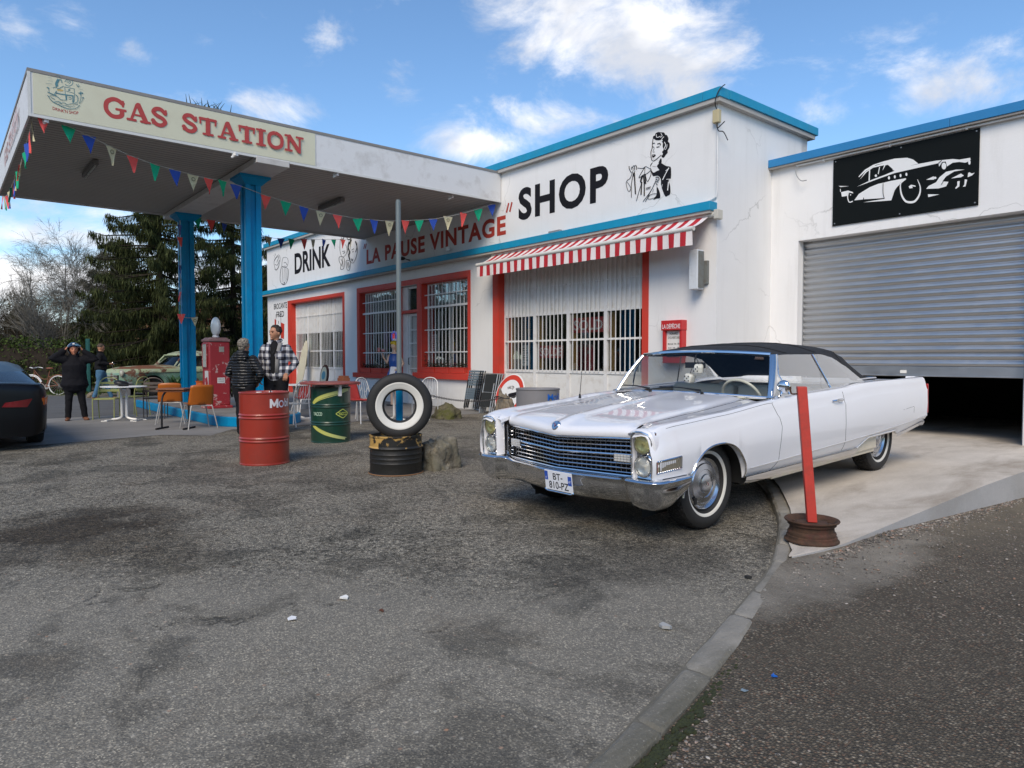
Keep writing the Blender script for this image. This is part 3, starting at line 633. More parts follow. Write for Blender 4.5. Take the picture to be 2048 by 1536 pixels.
# interiors
mb = MB()
for (a, b, c, d) in (H1, (-20.1, -14.1, 0, 3.4), H3):
    mb.bb(a - .6, b + .6, 12.9, 13.0, 0, 3.6)
mb.bb(-27.4, -7.3, YF + .36, 13.0, -.05, .0); mb.bb(-27.4, -7.3, YF + .36, 13.0, 3.6, 3.65); mb.bb(-20.9, -20.7, YF + .36, 12.9, 0, 3.6); mb.bb(-13.9, -13.6, YF + .36, 12.9, 0, 3.6)
S(mb.build('interior', pbr('interior wall', (.08, .07, .06), .9, var=.4, vscale=1.5), smooth=0))
# gated doors: four leaves, solid panels above and below, barred glass between
DPM = pbr('door panel paint', (.74, .73, .70), .6, var=.08, vscale=2, dirt=(.42, .36, .28), dirt_amt=.35, dscale=5)
def gate(x0, x1, z0, z1, zs, y, leaves, nb, name):
    root = empty(name, (0, 0, 0)); mbf = MB(); mbb = MB(); mbp = MB(); mbq = MB(); mbg = MB(); w = (x1 - x0) / leaves; zg0, zm, zg1 = zs
    for k in range(leaves):
        a = x0 + k * w; b = a + w
        mbf.bb(a, a + .045, y - .03, y + .03, z0, z1); mbf.bb(b - .045, b, y - .031, y + .029, z0, z1)
        mbf.bb(a + .045, b - .045, y - .028, y + .028, zg0 - .06, zg0); mbf.bb(a + .045, b - .045, y - .029, y + .027, zg1, zg1 + .05); mbf.bb(a + .045, b - .045, y - .028, y + .028, z0, z0 + .08)
        mbf.bb(a + .045, b - .045, y - .045, y - .015, zm - .02, zm + .02); mbf.bb(a + .045, b - .045, y - .04, y - .02, zg1 + .62, zg1 + .645)
        mbq.bb(a + .045, b - .045, y - .008, y + .008, z0 + .08, zg0 - .06); mbp.bb(a + .045, b - .045, y - .006, y + .009, zg1 + .05, z1)
        for q in range(1, nb + 1):
            xx = a + .045 + (w - .09) * q / (nb + 1); mbb.bb(xx - .008, xx + .008, y - .058, y - .046, zg0 - .02, z1); mbp.bb(xx - .004, xx + .004, y - .014, y - .0085, zg1 + .05, z1)
        mbg.bb(a + .045, b - .045, y + .012, y + .018, zg0, zg1)
    return [mbf.build('door_frame', WPAINT, smooth=0), *[q_.build('door_panel', DPM, smooth=0) for q_ in (mbp, mbq)], mbb.build('security_bars', WBAR, smooth=0), mbg.build('pane', WINGL, smooth=0)], root
for args in ((-12.97, -8.60, 0.02, 3.5, (1.03, 1.69, 2.26), YF + RC, 4, 7, 'g'), (-25.53, -21.22, 0.02, 3.34, (.98, 1.55, 2.2), YF + RC, 4, 7, 'g')):
    parts, r_ = gate(*args); bpy.data.objects.remove(r_)
    for p in parts: S(p)
def barwin(x0, x1, z0, z1, nb, hz, y):
    mb = MB(); mb.bb(x0, x1, y - .02, y + .02, z0, z0 + .04); mb.bb(x0, x1, y - .02, y + .02, z1 - .04, z1); mb.bb(x0, x0 + .04, y - .021, y + .019, z0, z1); mb.bb(x1 - .04, x1, y - .021, y + .019, z0, z1)
    xm = (x0 + x1) / 2; mb.bb(xm - .03, xm + .03, y + .005, y + .05, z0 + .04, z1 - .04)
    S(mb.build('window_frame', WPAINT, smooth=0)); mb = MB()
    for k in range(1, nb + 1):
        xx = x0 + (x1 - x0) * k / (nb + 1); mb.bb(xx - .009, xx + .009, y - .10, y - .085, z0, z1 - .02)
    for i, z in enumerate(hz): mb.bb(x0, x1, y - .12, y - .1005, z - (.028 if i == 1 else .014), z + (.028 if i == 1 else .014))
    S(mb.build('security_bars', WBAR, smooth=0)); mb = MB(); mb.bb(x0 + .04, x1 - .04, y + .0, y + .006, z0 + .04, z1 - .04); S(mb.build('pane', WINGL, smooth=0))
HZ = (3.03, 2.69, 2.07, 1.46)
barwin(-20.03, -17.74, .86, 3.34, 13, HZ, YF + RC + .02); barwin(-16.40, -14.22, .92, 3.34, 12, HZ, YF + RC + .02)
# curtains, window boxes with plants
CURT = pbr('grey net curtain', (.58, .60, .60), .9, var=.2, vscale=2); SWAG = pbr('pale curtain', (.55, .54, .50), .9, var=.1)
def curtain(x0, x1, z0, z1, y, mat, amp=.03, per=.13):
    mb = MB(); n = int((x1 - x0) / .02); mb.grid([[Vector((x0 + (x1 - x0) * i / n, y + amp * math.sin(i * .02 / per * 6.28 + .7 * math.sin(i * .1)), z)) for i in range(n + 1)] for z in (z0, z1)]); return S(mb.build('curtain', mat, smooth=60, weld=False))
for x0, x1 in ((-19.98, -17.8), (-16.36, -14.28)): curtain(x0, x1, 2.70, 3.3, YF + .29, CURT)
def swag(xc, w, zt, zb, y, sgn):
    mb = MB(); rows = []
    for j in range(9):
        t = j / 8; half = w * (1 - t) ** 1.4 + .04; rows.append([Vector((xc + sgn * (k / 8) * half, y + .03 * math.sin(k * 2.2), zt + (zb - zt) * t)) for k in range(9)])
    mb.grid(rows); S(mb.build('curtain', SWAG, smooth=60, weld=False))
swag(-14.35, .75, 2.8, 1.9, YF + .44, -1); swag(-16.3, .35, 2.6, 1.3, YF + .44, 1); swag(-17.85, .6, 2.7, 1.8, YF + .44, -1); swag(-19.9, .4, 2.7, 1.5, YF + .44, 1)
LEAFD = pbr('dark foliage', (.020, .035, .014), .7, var=.5, vscale=8); REDFL = pbr('red flowers', (.30, .03, .02), .7)
def planter(x0, x1, z, n):
    mb = MB(); 
    for k in range(n):
        a = x0 + (x1 - x0) * k / n + .02; b = x0 + (x1 - x0) * (k + 1) / n - .02; mb.bb(a, b, YF - .07, YF + .12, z, z + .15); mb.bb(a - .008, b + .008, YF - .08, YF + .13, z + .125, z + .148)
    o = mb.build('flower_box', RED, smooth=0, bevel=.006); tag(o, 'row of red plastic window boxes on the sill of the %s barred window' % ('left' if x0 < -18 else 'right'), 'planter'); mb = MB(); mr_ = MB(); r_ = random.Random(n)
    for k in range(900):
        x = r_.uniform(x0 + .03, x1 - .03); hh = .12 + .30 * max(0, math.sin(x * 5.1 + n)) ** 3; zz = z + .15 + r_.uniform(0, hh); y = YF + r_.uniform(-.04, .10); s_ = r_.uniform(.012, .03); a = r_.uniform(0, 6.28); b = r_.uniform(-1, 1)
        u = Vector((math.cos(a), math.sin(a), b)).normalized() * s_; w = Vector((-math.sin(a), math.cos(a), r_.uniform(-.6, .6))) * s_ * .5; c = Vector((x, y, zz)); (mr_ if r_.random() < .12 and zz < z + .27 else mb).add([c - u, c - w, c + u, c + w], [(0, 1, 2, 3)])
    p = mb.build('plants', LEAFD, o, smooth=0, weld=False); mr_.build('flowers', REDFL, o, smooth=0, weld=False)
planter(-19.95, -17.8, .842, 3); planter(-16.35, -14.3, .902, 3)
# glazed door between the windows
mb = MB(); y = YF + .16; mb.bb(-17.60, -17.30, y - .05, y + .03, .02, 3.34); mb.bb(-17.30, -16.62, y - .03, y + .03, 3.28, 3.34); mb.bb(-17.30, -17.22, y - .03, y + .03, .02, 2.57); mb.bb(-16.70, -16.62, y - .03, y + .03, .02, 2.57); mb.bb(-17.22, -16.70, y - .028, y + .028, .02, .86); mb.bb(-17.22, -16.70, y - .028, y + .028, 2.50, 2.57)
S(mb.build('door', WPAINT, smooth=0, bevel=.004)); mb = MB()
for k in range(1, 8): xx = -17.22 + .52 * k / 8; mb.bb(xx - .007, xx + .007, y - .05, y - .038, .86, 2.5)
for z in (1.0, 1.35, 1.72, 2.1): mb.bb(-17.22, -16.70, y - .065, y - .051, z - .014, z + .014)
S(mb.build('security_bars', WBAR, smooth=0)); mb = MB(); mb.bb(-17.22, -16.70, y, y + .006, .86, 2.5); mb.bb(-17.30, -16.62, y, y + .006, 2.66, 3.28); S(mb.build('pane', WINGL, smooth=0))
mb = MB()
for k in range(18): mb.box((-16.96, y + .05, 2.70 + k * .032), (.64, .03, .004), rx=.5)
S(mb.build('blind', pbr('blind', (.36, .40, .42), .6), smooth=0)); curtain(-17.22, -16.72, .9, 2.45, y + .06, SWAG, .012, .09)
mb = MB(); mb.cyl((-17.26, y - .06, 1.12), (-17.26, y - .06, 1.30), .011, n=8); mb.cyl((-17.26, y - .06, 1.12), (-17.26, y - .02, 1.12), .009, n=8); mb.cyl((-17.26, y - .06, 1.30), (-17.26, y - .02, 1.30), .009, n=8); S(mb.build('handle', DKMET))
# painted lettering
def wallfn(a, b): return W(a, b, YF)
def onwall(body, p0, p1, z0, z1, mat, name='lettering', bold=.02, th=.004, sp=1.0):
    x0 = W(p0, 0 + 400, YF).x; x1 = W(p1, 400, YF).x; return S(text_on(body, (x0, YF, z0), (1, 0, 0), (0, 0, 1), x1 - x0, z1 - z0, mat, name, bold=bold, thick=th, spacing=sp))
def xof(px, py): return W(px, py, YF).x
def word(body, xa, xb, z0, z1, mat, bold=.02, name='lettering', sp=1.0): return S(text_on(body, (xa, YF, z0), (1, 0, 0), (0, 0, 1), xb - xa, z1 - z0, mat, name, bold=bold, spacing=sp))
word('SHOP', -12.24, -9.48, 4.44, 5.17, INK, .035, sp=1.15)
word('DRINK', -25.16, -22.10, 4.42, 5.18, INK, .03)
word('LA PAUSE VINTAGE', -19.55, -12.70, 4.20, 4.66, INKR, .035, sp=1.12)
ik = Ink(lambda a, b: Vector((a, YF, b)), (0, -1, 0), .004)
for xx in (-19.72, -19.62): ik.line([(xx, 4.72), (xx + .06, 4.84)], .05, 1)
for xx in (-12.62, -12.50): ik.line([(xx - .05, 4.72), (xx + .02, 4.90)], .055, 1)
S(ik.build('quotation_marks', INKR))
word('BROCANTE', xof(548, 607), xof(574, 603), 3.22, 3.44, INK, .012); word('FRED', xof(553, 621), xof(568, 618), 2.90, 3.12, INK, .012)
word('12', -17.13, -16.99, 3.40, 3.48, INK, .0, 'house_number')
# arrow sign of the second-hand dealer
ik = Ink(wallfn, (0, -1, 0), .004)
ik.fill([(549.5, 638), (552.5, 640), (552.5, 662), (549.5, 660)]); ik.fill([(562, 645), (569, 648), (568, 678), (562, 676)])
S(ik.build('painted_mark', RED)); ik = Ink(wallfn, (0, -1, 0), .004)
ik.line([(552, 629), (557, 633), (562, 629)], .5, 1); ik.line([(552, 629), (552, 700)], .5, 1); ik.line([(562, 629), (562, 700)], .5, 1)
for y_ in (645, 655, 665, 675): ik.line([(557, y_ - 3), (557.3, y_ + 2)], .9, 1)
S(ik.build('painted_mark', INK))
# woman holding up a dress (traced on the wall in wall coordinates)
k8 = 8.53
ik = Ink(lambda a, b: W(1220 + a / k8, 240 + b / k8, YF), (0, -1, 0), .004)
hair = [(735, 330), (738, 280), (770, 262), (775, 235), (820, 207), (870, 210), (925, 215), (945, 250), (975, 260), (1000, 320), (990, 365), (1018, 400), (1015, 470), (985, 520), (985, 560), (950, 600), (925, 640), (895, 640), (880, 615), (905, 580), (890, 545), (915, 510), (900, 450), (905, 400), (890, 370), (890, 330), (850, 345), (790, 345), (750, 320)]
ik.fill(hair, 3); ik.fill([(735, 720), (690, 765), (700, 830), (740, 900), (800, 870), (845, 850), (800, 790), (850, 735), (885, 740), (960, 785), (1035, 800), (1045, 880), (1040, 1000), (1000, 1020), (1030, 1130), (1030, 1260), (990, 1290), (945, 1305), (900, 1200), (870, 1100), (870, 1010), (820, 950), (740, 960), (710, 900), (700, 860), (690, 800)], 2)
ik.fill([(720, 590), (780, 590), (775, 615), (745, 640), (725, 630)], 2); ik.fill([(870, 650), (885, 690), (880, 730), (850, 760), (830, 730)], 2)
ik.fill([(800, 1130), (850, 1230), (860, 1330), (800, 1340), (740, 1360), (790, 1290), (800, 1230)], 2); ik.fill([(880, 1020), (930, 1000), (900, 1120)], 0)
for l, w in (([(735, 330), (725, 420), (722, 480), (700, 550), (705, 640), (720, 690), (760, 695), (830, 640), (875, 600)], 11), ([(730, 400), (765, 395)], 14), ([(815, 410), (855, 400), (862, 430)], 16), ([(725, 455), (755, 465)], 12), ([(800, 465), (845, 455)], 14), ([(760, 480), (735, 545), (765, 545)], 6),
             ([(475, 820), (560, 825), (615, 795), (680, 830), (705, 850), (640, 910), (600, 925)], 9), ([(600, 800), (545, 890), (495, 990), (580, 930), (600, 925)], 9), ([(600, 810), (595, 925)], 8), ([(700, 860), (700, 940), (645, 1050), (620, 990), (610, 930)], 9),
             ([(330, 790), (335, 840), (370, 900)], 12), ([(365, 820), (372, 845)], 10), ([(370, 815), (390, 800), (400, 850)], 10), ([(400, 790), (420, 780), (425, 850)], 12), ([(435, 775), (455, 790), (455, 845)], 12), ([(400, 860), (350, 990), (300, 1030), (280, 1090), (320, 1220), (360, 1160), (300, 1060)], 8),
             ([(405, 900), (370, 1100), (370, 1320)], 10), ([(420, 910), (430, 1100), (440, 1260)], 20), ([(430, 870), (400, 960)], 10), ([(560, 950), (530, 1040), (545, 1070)], 26), ([(600, 940), (610, 1080)], 26), ([(575, 940), (585, 1060)], 16), ([(550, 1060), (500, 1220), (455, 1380)], 9), ([(545, 1080), (535, 1270)], 20), ([(590, 1070), (590, 1290)], 18),
             ([(620, 1165), (700, 1140)], 10), ([(620, 1185), (690, 1165)], 9), ([(790, 1030), (720, 1180), (640, 1300), (570, 1390)], 9), ([(720, 1180), (660, 1290), (665, 1350), (780, 1320), (800, 1260), (690, 1280), (610, 1390)], 9), ([(790, 980), (820, 975), (845, 1000), (830, 1030), (790, 1010)], 14), ([(790, 1050), (830, 1060)], 12), ([(790, 1080), (815, 1110)], 12), ([(730, 790), (790, 795)], 5), ([(750, 1180), (735, 1230)], 6)):
    ik.line(l, w, 4)
S(ik.build('painted_figure', INK)); ik2 = Ink(lambda a, b: W(1220 + a / k8, 240 + b / k8, YF), (0, -1, 0), .0185)
for l, w in (([(800, 250), (810, 300), (870, 280)], 10), ([(880, 230), (900, 275), (870, 300)], 9), ([(930, 290), (895, 330), (905, 360)], 11), ([(940, 380), (960, 430), (930, 500)], 12), ([(985, 420), (975, 480), (950, 510)], 8), ([(1015, 820), (960, 920), (910, 1020)], 14), ([(960, 870), (1000, 840)], 9), ([(1010, 1060), (995, 1200)], 16), ([(1040, 1010), (975, 1015)], 8), ([(740, 605), (765, 602)], 7), ([(905, 1100), (890, 1160)], 6)): ik2.line(l, w, 4)
S(ik2.build('painted_figure', WALL))
# cup and burger, two faces beside DRINK
k7 = 7.315; ik = Ink(lambda a, b: W(540 + a / k7, 470 + b / k7, YF), (0, -1, 0), .004)
for l, w, c in (([(60, 400), (80, 340), (130, 290), (150, 350), (130, 450), (90, 520), (70, 470)], 4, True), ([(65, 380), (95, 330), (130, 320), (100, 400)], 5, False), ([(75, 430), (110, 440), (140, 370)], 6, False), ([(70, 500), (110, 500), (135, 440)], 5, False), ([(75, 270), (85, 300)], 4, False), ([(60, 290), (70, 330)], 3, False),
                ([(175, 450), (185, 350), (215, 325), (255, 340), (268, 390), (255, 450), (225, 480), (190, 470)], 4, True), ([(205, 410), (230, 400), (250, 440)], 5, False), ([(215, 450), (235, 460)], 4, False), ([(170, 470), (150, 660), (200, 730), (255, 670), (272, 520), (240, 480)], 5, True), ([(185, 480), (180, 690)], 3, False), ([(210, 490), (205, 710)], 3, False), ([(235, 490), (235, 680)], 3, False), ([(255, 500), (250, 660)], 3, False), ([(180, 710), (205, 725), (215, 690)], 7, False),
                ([(1030, 60), (1025, 200), (1040, 290), (1070, 320), (1110, 290), (1130, 220), (1110, 140)], 5, False), ([(1060, 240), (1100, 235)], 6, False), ([(1075, 270), (1100, 255)], 8, False), ([(1020, 320), (1015, 380), (1040, 440), (1035, 500), (1080, 490), (1090, 400), (1080, 330)], 6, True), ([(1040, 350), (1060, 400), (1040, 460)], 5, False), ([(1060, 340), (1070, 470)], 5, False),
                ([(1150, 130), (1140, 220), (1160, 330), (1200, 410), (1240, 380), (1275, 280), (1280, 200), (1250, 100)], 5, False), ([(1160, 100), (1145, 180), (1170, 250), (1155, 300), (1170, 360)], 16, False), ([(1190, 70), (1170, 130)], 18, False), ([(1200, 220), (1230, 200)], 6, False), ([(1210, 250), (1225, 240)], 8, False), ([(1190, 345), (1205, 380), (1215, 350)], 8, False), ([(1265, 120), (1275, 180), (1255, 250)], 8, False), ([(1255, 90), (1275, 140)], 10, False), ([(1115, 390), (1130, 500), (1165, 510), (1180, 400), (1150, 370)], 5, True), ([(1130, 400), (1150, 480)], 6, False), ([(1150, 400), (1165, 470)], 6, False), ([(1050, 40), (1070, 70), (1085, 30)], 9, False), ([(1130, 40), (1150, 70), (1190, 50)], 9, False)):
    ik.line(l, w, 4, closed=c)
S(ik.build('painted_figure', INK))
# window signs
RS = pbr('faded red banner', (.55, .08, .09), .7, emit=None)
def insign(x0, x1, z0, z1, y, bgm, txt, tm, th=.25, nm='window_sign', lab='', pad=.12):
    mb = MB(); mb.bb(x0, x1, y, y + .01, z0, z1); o = mb.build(nm, bgm, smooth=0); tag(o, lab, 'sign'); t = text_on(txt, (x0 + (x1 - x0) * pad, y, z0 + (z1 - z0) * th), (1, 0, 0), (0, 0, 1), (x1 - x0) * (1 - 2 * pad), (z1 - z0) * (1 - 2 * th), tm, 'lettering', o, bold=.02, thick=.004); return o
SW = pbr('faded white letters', (.85, .80, .78), .7)
insign(-10.72, -9.62, 1.84, 2.16, YF + .24, RS, 'SOLDE', SW, .16, lab='faded red SOLDE banner behind the upper glass of the shop door', pad=.04)
insign(-11.80, -11.02, 1.30, 1.58, YF + .24, RS, 'SOLDE', SW, .16, lab='faded red SOLDE banner behind the lower glass of the shop door', pad=.04)
mb = MB()
for x in (-12.90, -11.86, -10.78, -9.68): mb.bb(x, x + .16, YF + .28, YF + .30, 1.05, 2.24)
S(mb.build('door_edge', pbr('ochre wood', (.50, .29, .10), .7), smooth=0))
o = MB().bb(-12.42, -12.18, YF + .26, YF + .27, 1.12, 1.6).build('notice', PAPER, smooth=0); tag(o, 'white price notice behind the leftmost shop door glass', 'notice')
mb = MB()
for k in range(7): mb.bb(-12.39, -12.39 + .12 + .04 * (k % 3), YF + .256, YF + .259, 1.52 - k * .055, 1.535 - k * .055)
mb.build('printed_lines', INK, o, smooth=0)
o = MB().bb(-24.72, -24.30, YF + .24, YF + .25, 1.58, 2.05).build('notice', pbr('pale green paper', (.42, .60, .40), .8), smooth=0); tag(o, 'pale green notice behind the glass of the far left door', 'notice')
mb = MB()
for k in range(5): mb.bb(-24.62, -24.42, YF + .236, YF + .239, 1.96 - k * .07, 1.98 - k * .07)
mb.build('printed_lines', INK, o, smooth=0)
o = MB().bb(-16.3, -16.0, YF + .26, YF + .27, 1.45, 1.95).build('notice', PAPER, smooth=0); tag(o, 'white menu sheet in the right barred window', 'notice')
mb = MB()
for k in range(7): mb.bb(-16.26, -16.10 + .03 * (k % 2), YF + .256, YF + .259, 1.88 - k * .06, 1.895 - k * .06)
mb.build('printed_lines', INK, o, smooth=0)
ns = MB(); c = Vector((-18.4, YF + .30, 1.95)); ns.lathe([(.17, 0), (.17, .02), (.12, .02), (.12, 0)], c, (0, -1, 0), 24); o = ns.build('neon_sign', pbr('neon blue', (.05, .04, .3), .4, emit=(.08, .06, .9, .8))); tag(o, 'small round neon sign glowing red and blue in the left barred window', 'sign')
ns = MB(); ns.lathe([(.0, .03), (.09, .03)], c, (0, -1, 0), 20); ns.bb(c.x - .1, c.x + .1, c.y - .03, c.y - .02, c.z - .32, c.z - .2); ns.build('tube', pbr('neon red', (.3, .02, .05), .4, emit=(.9, .05, .12, .6)), o)
o = MB().bb(-23.95, -23.55, YF + .17, YF + .176, .36, .86); 
# fittings on the facade
def conduit(pts, r, name, mat): mb = MB(); mb.tube(pts, r, 8); return S(mb.build(name, mat))
xc = W(1437, 300, YF).x
conduit([(xc, YF - .03, 5.25), (xc, YF - .03, 4.15), (xc - .02, YF - .03, 4.06), (xc - .12, YF - .03, 4.02), (xc - .28, YF - .03, 4.0)], .016, 'conduit', WPAINT)
mb = MB(); mb.bb(xc - .07, xc + .05, YF - .09, YF, 5.30, 5.52); S(mb.build('junction_box', pbr('yellowed plastic', (.50, .42, .24), .5), smooth=0, bevel=.01))
for pts in ([(xc, YF - .05, 5.5), (xc + .03, YF - .16, 5.62), (xc + .10, YF - .15, 5.8), (XR_ + .16, YF - .05, 5.90)], [(xc, YF - .05, 5.3), (xc + .03, YF - .08, 5.2), (xc + .13, YF - .02, 5.30)], [(xc, YF - .05, 5.28), (xc + .05, YF - .08, 5.15), (xc + .12, YF - .04, 5.12), (XR_ + .06, YF + .2, 5.05)]):
    mb = MB(); mb.tube(smooth_path(pts, 5), .009, 6); S(mb.build('cable', DKMET))
def thing_mesh(mb, name, mat, label, cat, group=None, **k): o = mb.build(name, mat, **k); return tag(o, label, cat, group)
mb = MB(); mb.tube([(-17.0, YF - .0, 4.06), (-17.0, YF - .22, 4.10)], .014); mb.ell((-17.0, YF - .26, 4.09), (.12, .10, .05)); thing_mesh(mb, 'wall_lamp', DKMET, 'small dark wall lamp above the blue belt under LA PAUSE', 'lamp')
p = W(905, 498, YF); mb = MB(); mb.tube([(p.x, YF, p.z), (p.x, YF - .12, p.z - .02)], .012); mb.ell((p.x, YF - .15, p.z - .01), (.06, .06, .06)); thing_mesh(mb, 'wall_camera', WPAINT, 'small white fitting on the wall under VINTAGE just above the blue belt', 'fitting')
p = W(1112, 463, YF); mb = MB(); mb.bb(p.x - .10, p.x + .25, YF - .14, YF - .05, ZB1 + .0, ZB1 + .06); thing_mesh(mb, 'floodlight', GREYP, 'small flat grey floodlight resting on the blue belt below SHOP', 'lamp', bevel=.01)
# light box projecting from the wall right of the awning
mb = MB(); a = W(1390, 500, YF); b = W(1411, 580, YF); e = empty('wall_light_box', ((a.x + b.x) / 2, YF - .2, 2.9), 0, 'blank white projecting light box on the wall right of the awning', 'sign'); bpy.context.view_layer.update()
zt, zb = W(1400, 498, YF - .2).z, W(1400, 578, YF - .2).z
xq = W(1400, 500, YF - .2).x
mb = MB(); mb.bb(xq - .20, xq - .02, YF - .24, YF - .06, zb, zt); loc_to(mb.build('light_panel', pbr('weathered white plastic', (.62, .65, .68), .5, dirt=(.4, .42, .42), dscale=8), smooth=0, bevel=.012), e)
mb = MB(); mb.bb(xq - .018, xq + .0, YF - .22, YF - .08, zb + .03, zt - .03); mb.bb(xq - .02, xq + .05, YF - .058, YF, zb + .10, zb + .50); loc_to(mb.build('bracket', pbr('rusty grey', (.16, .17, .16), .8, dirt=(.10, .05, .02), dscale=14), smooth=0), e)
# newspaper box with opening hours
xa, xb = W(1333, 650, YF).x, W(1374, 650, YF).x; za, zb_ = W(1354, 641, YF).z, W(1354, 726, YF).z
e = empty('newspaper_box', ((xa + xb) / 2, YF - .1, zb_), 0, 'red newspaper box with opening hours sheet on the white wall', 'sign'); bpy.context.view_layer.update()
NR = pbr('red enamel', (.52, .025, .025), .35)
mb = MB(); mb.bb(xa, xb, YF - .16, YF, za - .18, za); mb.bb(xa + .02, xa + .07, YF - .14, YF, zb_ + .10, za - .18); mb.bb(xb - .06, xb - .01, YF - .14, YF, zb_ + .10, za - .18); mb.bb(xa + .04, xb - .02, YF - .16, YF, zb_, zb_ + .10); mb.bb(xa + .1, xb - .1, YF - .04, YF - .0, zb_ + .1, za - .18)
loc_to(mb.build('box', NR, smooth=0, bevel=.006), e); loc_to(text_on('LA DÉPÊCHE', (xa + .03, YF - .16, za - .15), (1, 0, 0), (0, 0, 1), (xb - xa) - .06, .10, WHITE, 'lettering', bold=.01, thick=.003), e)
mb = MB(); mb.bb(xa + .07, xb - .06, YF - .08, YF - .065, zb_ + .12, za - .19); pg = mb.build('hours_sheet', PAPER, smooth=0); loc_to(pg, e)
for i, t in enumerate(('HORAIRES', "D'OUVERTURE", 'Mercredi  10h - 18h', 'Jeudi  10h - 18h', 'Vendredi  10h - 18h', 'Samedi  10h - 18h')):
    w_ = (xb - xa - .20) * (.7 if i == 0 else 1.0); z = za - .26 - i * .075 - (.03 if i > 1 else 0); loc_to(text_on(t, ((xa + xb) / 2 - w_ / 2, YF - .08, z), (1, 0, 0), (0, 0, 1), w_, .045 if i < 2 else .032, INK, 'printed_text', bold=.005, thick=.003), e)
# ------------------------------------------------------------------ awning
def stripes(name, col, pitch, x0=0):
    M = Mat(name); s_ = M.sep(M.gpos()); f = M.math('FRACT', M.math('DIVIDE', M.math('SUBTRACT', s_[0], x0), pitch)); f = M.math('GREATER_THAN', f, .5)
    n = M.noise(M.gpos(), 3, 5, .6); M.set(M.p, 'Base Color', M.mix(f, M.mix(n, (.80, .74, .72), (.72, .66, .64)), M.mix(n, col, tuple(x * .8 for x in col)))); M.p.inputs['Roughness'].default_value = .8
    M.p.inputs['Transmission Weight'].default_value = 0; M.bump(M.noise(M.gpos(), 6, 4), .2, .02); return M.m
aw0, aw1 = W(956, 531, YF - .55), W(1387, 456, YF - .55); zbr = (aw0.z + aw1.z) / 2; ax0, ax1 = aw0.x, aw1.x
AWN = stripes('awning stripes', (.52, .018, .03), (ax1 - ax0) / 24.5, ax0)
e = empty('awning', ((ax0 + ax1) / 2, YF - .3, zbr), 0, 'red and white striped awning over the shop doors', 'awning'); bpy.context.view_layer.update()
mb = MB(); n = 120; rows = []
for j in range(5):
    t = j / 4; rows.append([Vector((ax0 + (ax1 - ax0) * i / n, YF - .10 - .45 * t, 3.74 + (zbr + .02 - 3.74) * t - .025 * math.sin(math.pi * t) + .004 * math.sin(i * .9))) for i in range(n + 1)])
mb.grid(rows); loc_to(mb.build('canvas', AWN, smooth=60, weld=False), e)
rows = []
for j in range(4):
    t = j / 3; rows.append([Vector((ax0 + (ax1 - ax0) * i / n, YF - .585 - .012 * math.sin(i * .45) * t - .01 * math.sin(i * 1.3) * t, zbr - .04 - .24 * t)) for i in range(n + 1)])
mb = MB(); mb.grid(rows); loc_to(mb.build('valance', AWN, smooth=60, weld=False), e)
mb = MB(); mb.tube([(ax0 - .02, YF - .57, zbr), (ax1 + .02, YF - .57, zbr)], .042, 12); mb.tube([(ax0 + .05, YF - .08, 3.75), (ax1 + .12, YF - .08, 3.75)], .045, 10); loc_to(mb.build('front_bar', pbr('cream bar', (.66, .65, .60), .4)), e)
mb = MB(); mb.bb(ax1 + .12, ax1 + .20, YF - .16, YF, 3.66, 3.82); mb.bb(ax0 - .03, ax0 + .05, YF - .14, YF, 3.66, 3.82); loc_to(mb.build('end_bracket', pbr('cream plastic', (.55, .52, .45), .5), smooth=0, bevel=.01), e)
mb = MB()
for x in (ax0 + .5, ax1 - .5): mb.tube([(x, YF - .05, 3.60), (x + .35, YF - .30, 3.50), (x, YF - .55, zbr - .02)], .02, 8)
loc_to(mb.build('folding_arm', GREYP), e)
# ================================================================== GARAGE
YG = 12.12; GT = 4.97
DOOR = (-6.43, -2.97, -.2, 3.43)
Gp(wallgrid([XR_ + .001, 9.0], [-.5, GT - .08], [DOOR], YG, YG + .4, 'wall', WALLG))
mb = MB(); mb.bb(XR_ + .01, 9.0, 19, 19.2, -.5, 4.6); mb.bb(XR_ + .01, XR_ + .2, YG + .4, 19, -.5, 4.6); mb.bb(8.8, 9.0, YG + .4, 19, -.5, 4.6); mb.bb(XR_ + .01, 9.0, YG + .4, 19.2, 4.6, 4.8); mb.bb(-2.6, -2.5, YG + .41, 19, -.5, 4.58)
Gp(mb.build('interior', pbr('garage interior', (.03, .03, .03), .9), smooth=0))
Gp(trim('roof_capping', XR_ + .0, 9.1, YG - .14, 4.83, GT, pbr('blue capping', (.02, .20, .45), .5, var=.1, bump=.1), 3.0, .002))
mb = MB(); mb.bb(XR_ + .002, 9.05, YG - .12, YG + .2, 4.80, 4.828); Gp(mb.build('roof_soffit', pbr('soffit grey b', (.36, .33, .30), .8), smooth=0))
mb = MB(); xp = W(1596, 328, YG).x; mb.tube([(xp, YG - .06, 4.775), (9.0, YG - .06, 4.775)], .015, 8); 
for k in range(10): mb.box((xp + .5 + k * 1.1, YG - .035, 4.775), (.03, .07, .045))
Gp(mb.build('conduit', WPAINT)); mb = MB(); mb.tube(smooth_path([(xp, YG - .06, 4.775), (xp + .02, YG - .1, 4.62), (xp + .12, YG - .12, 4.48), (xp + .22, YG - .1, 4.47)], 5), .008, 6); Gp(mb.build('cable', GREYP))
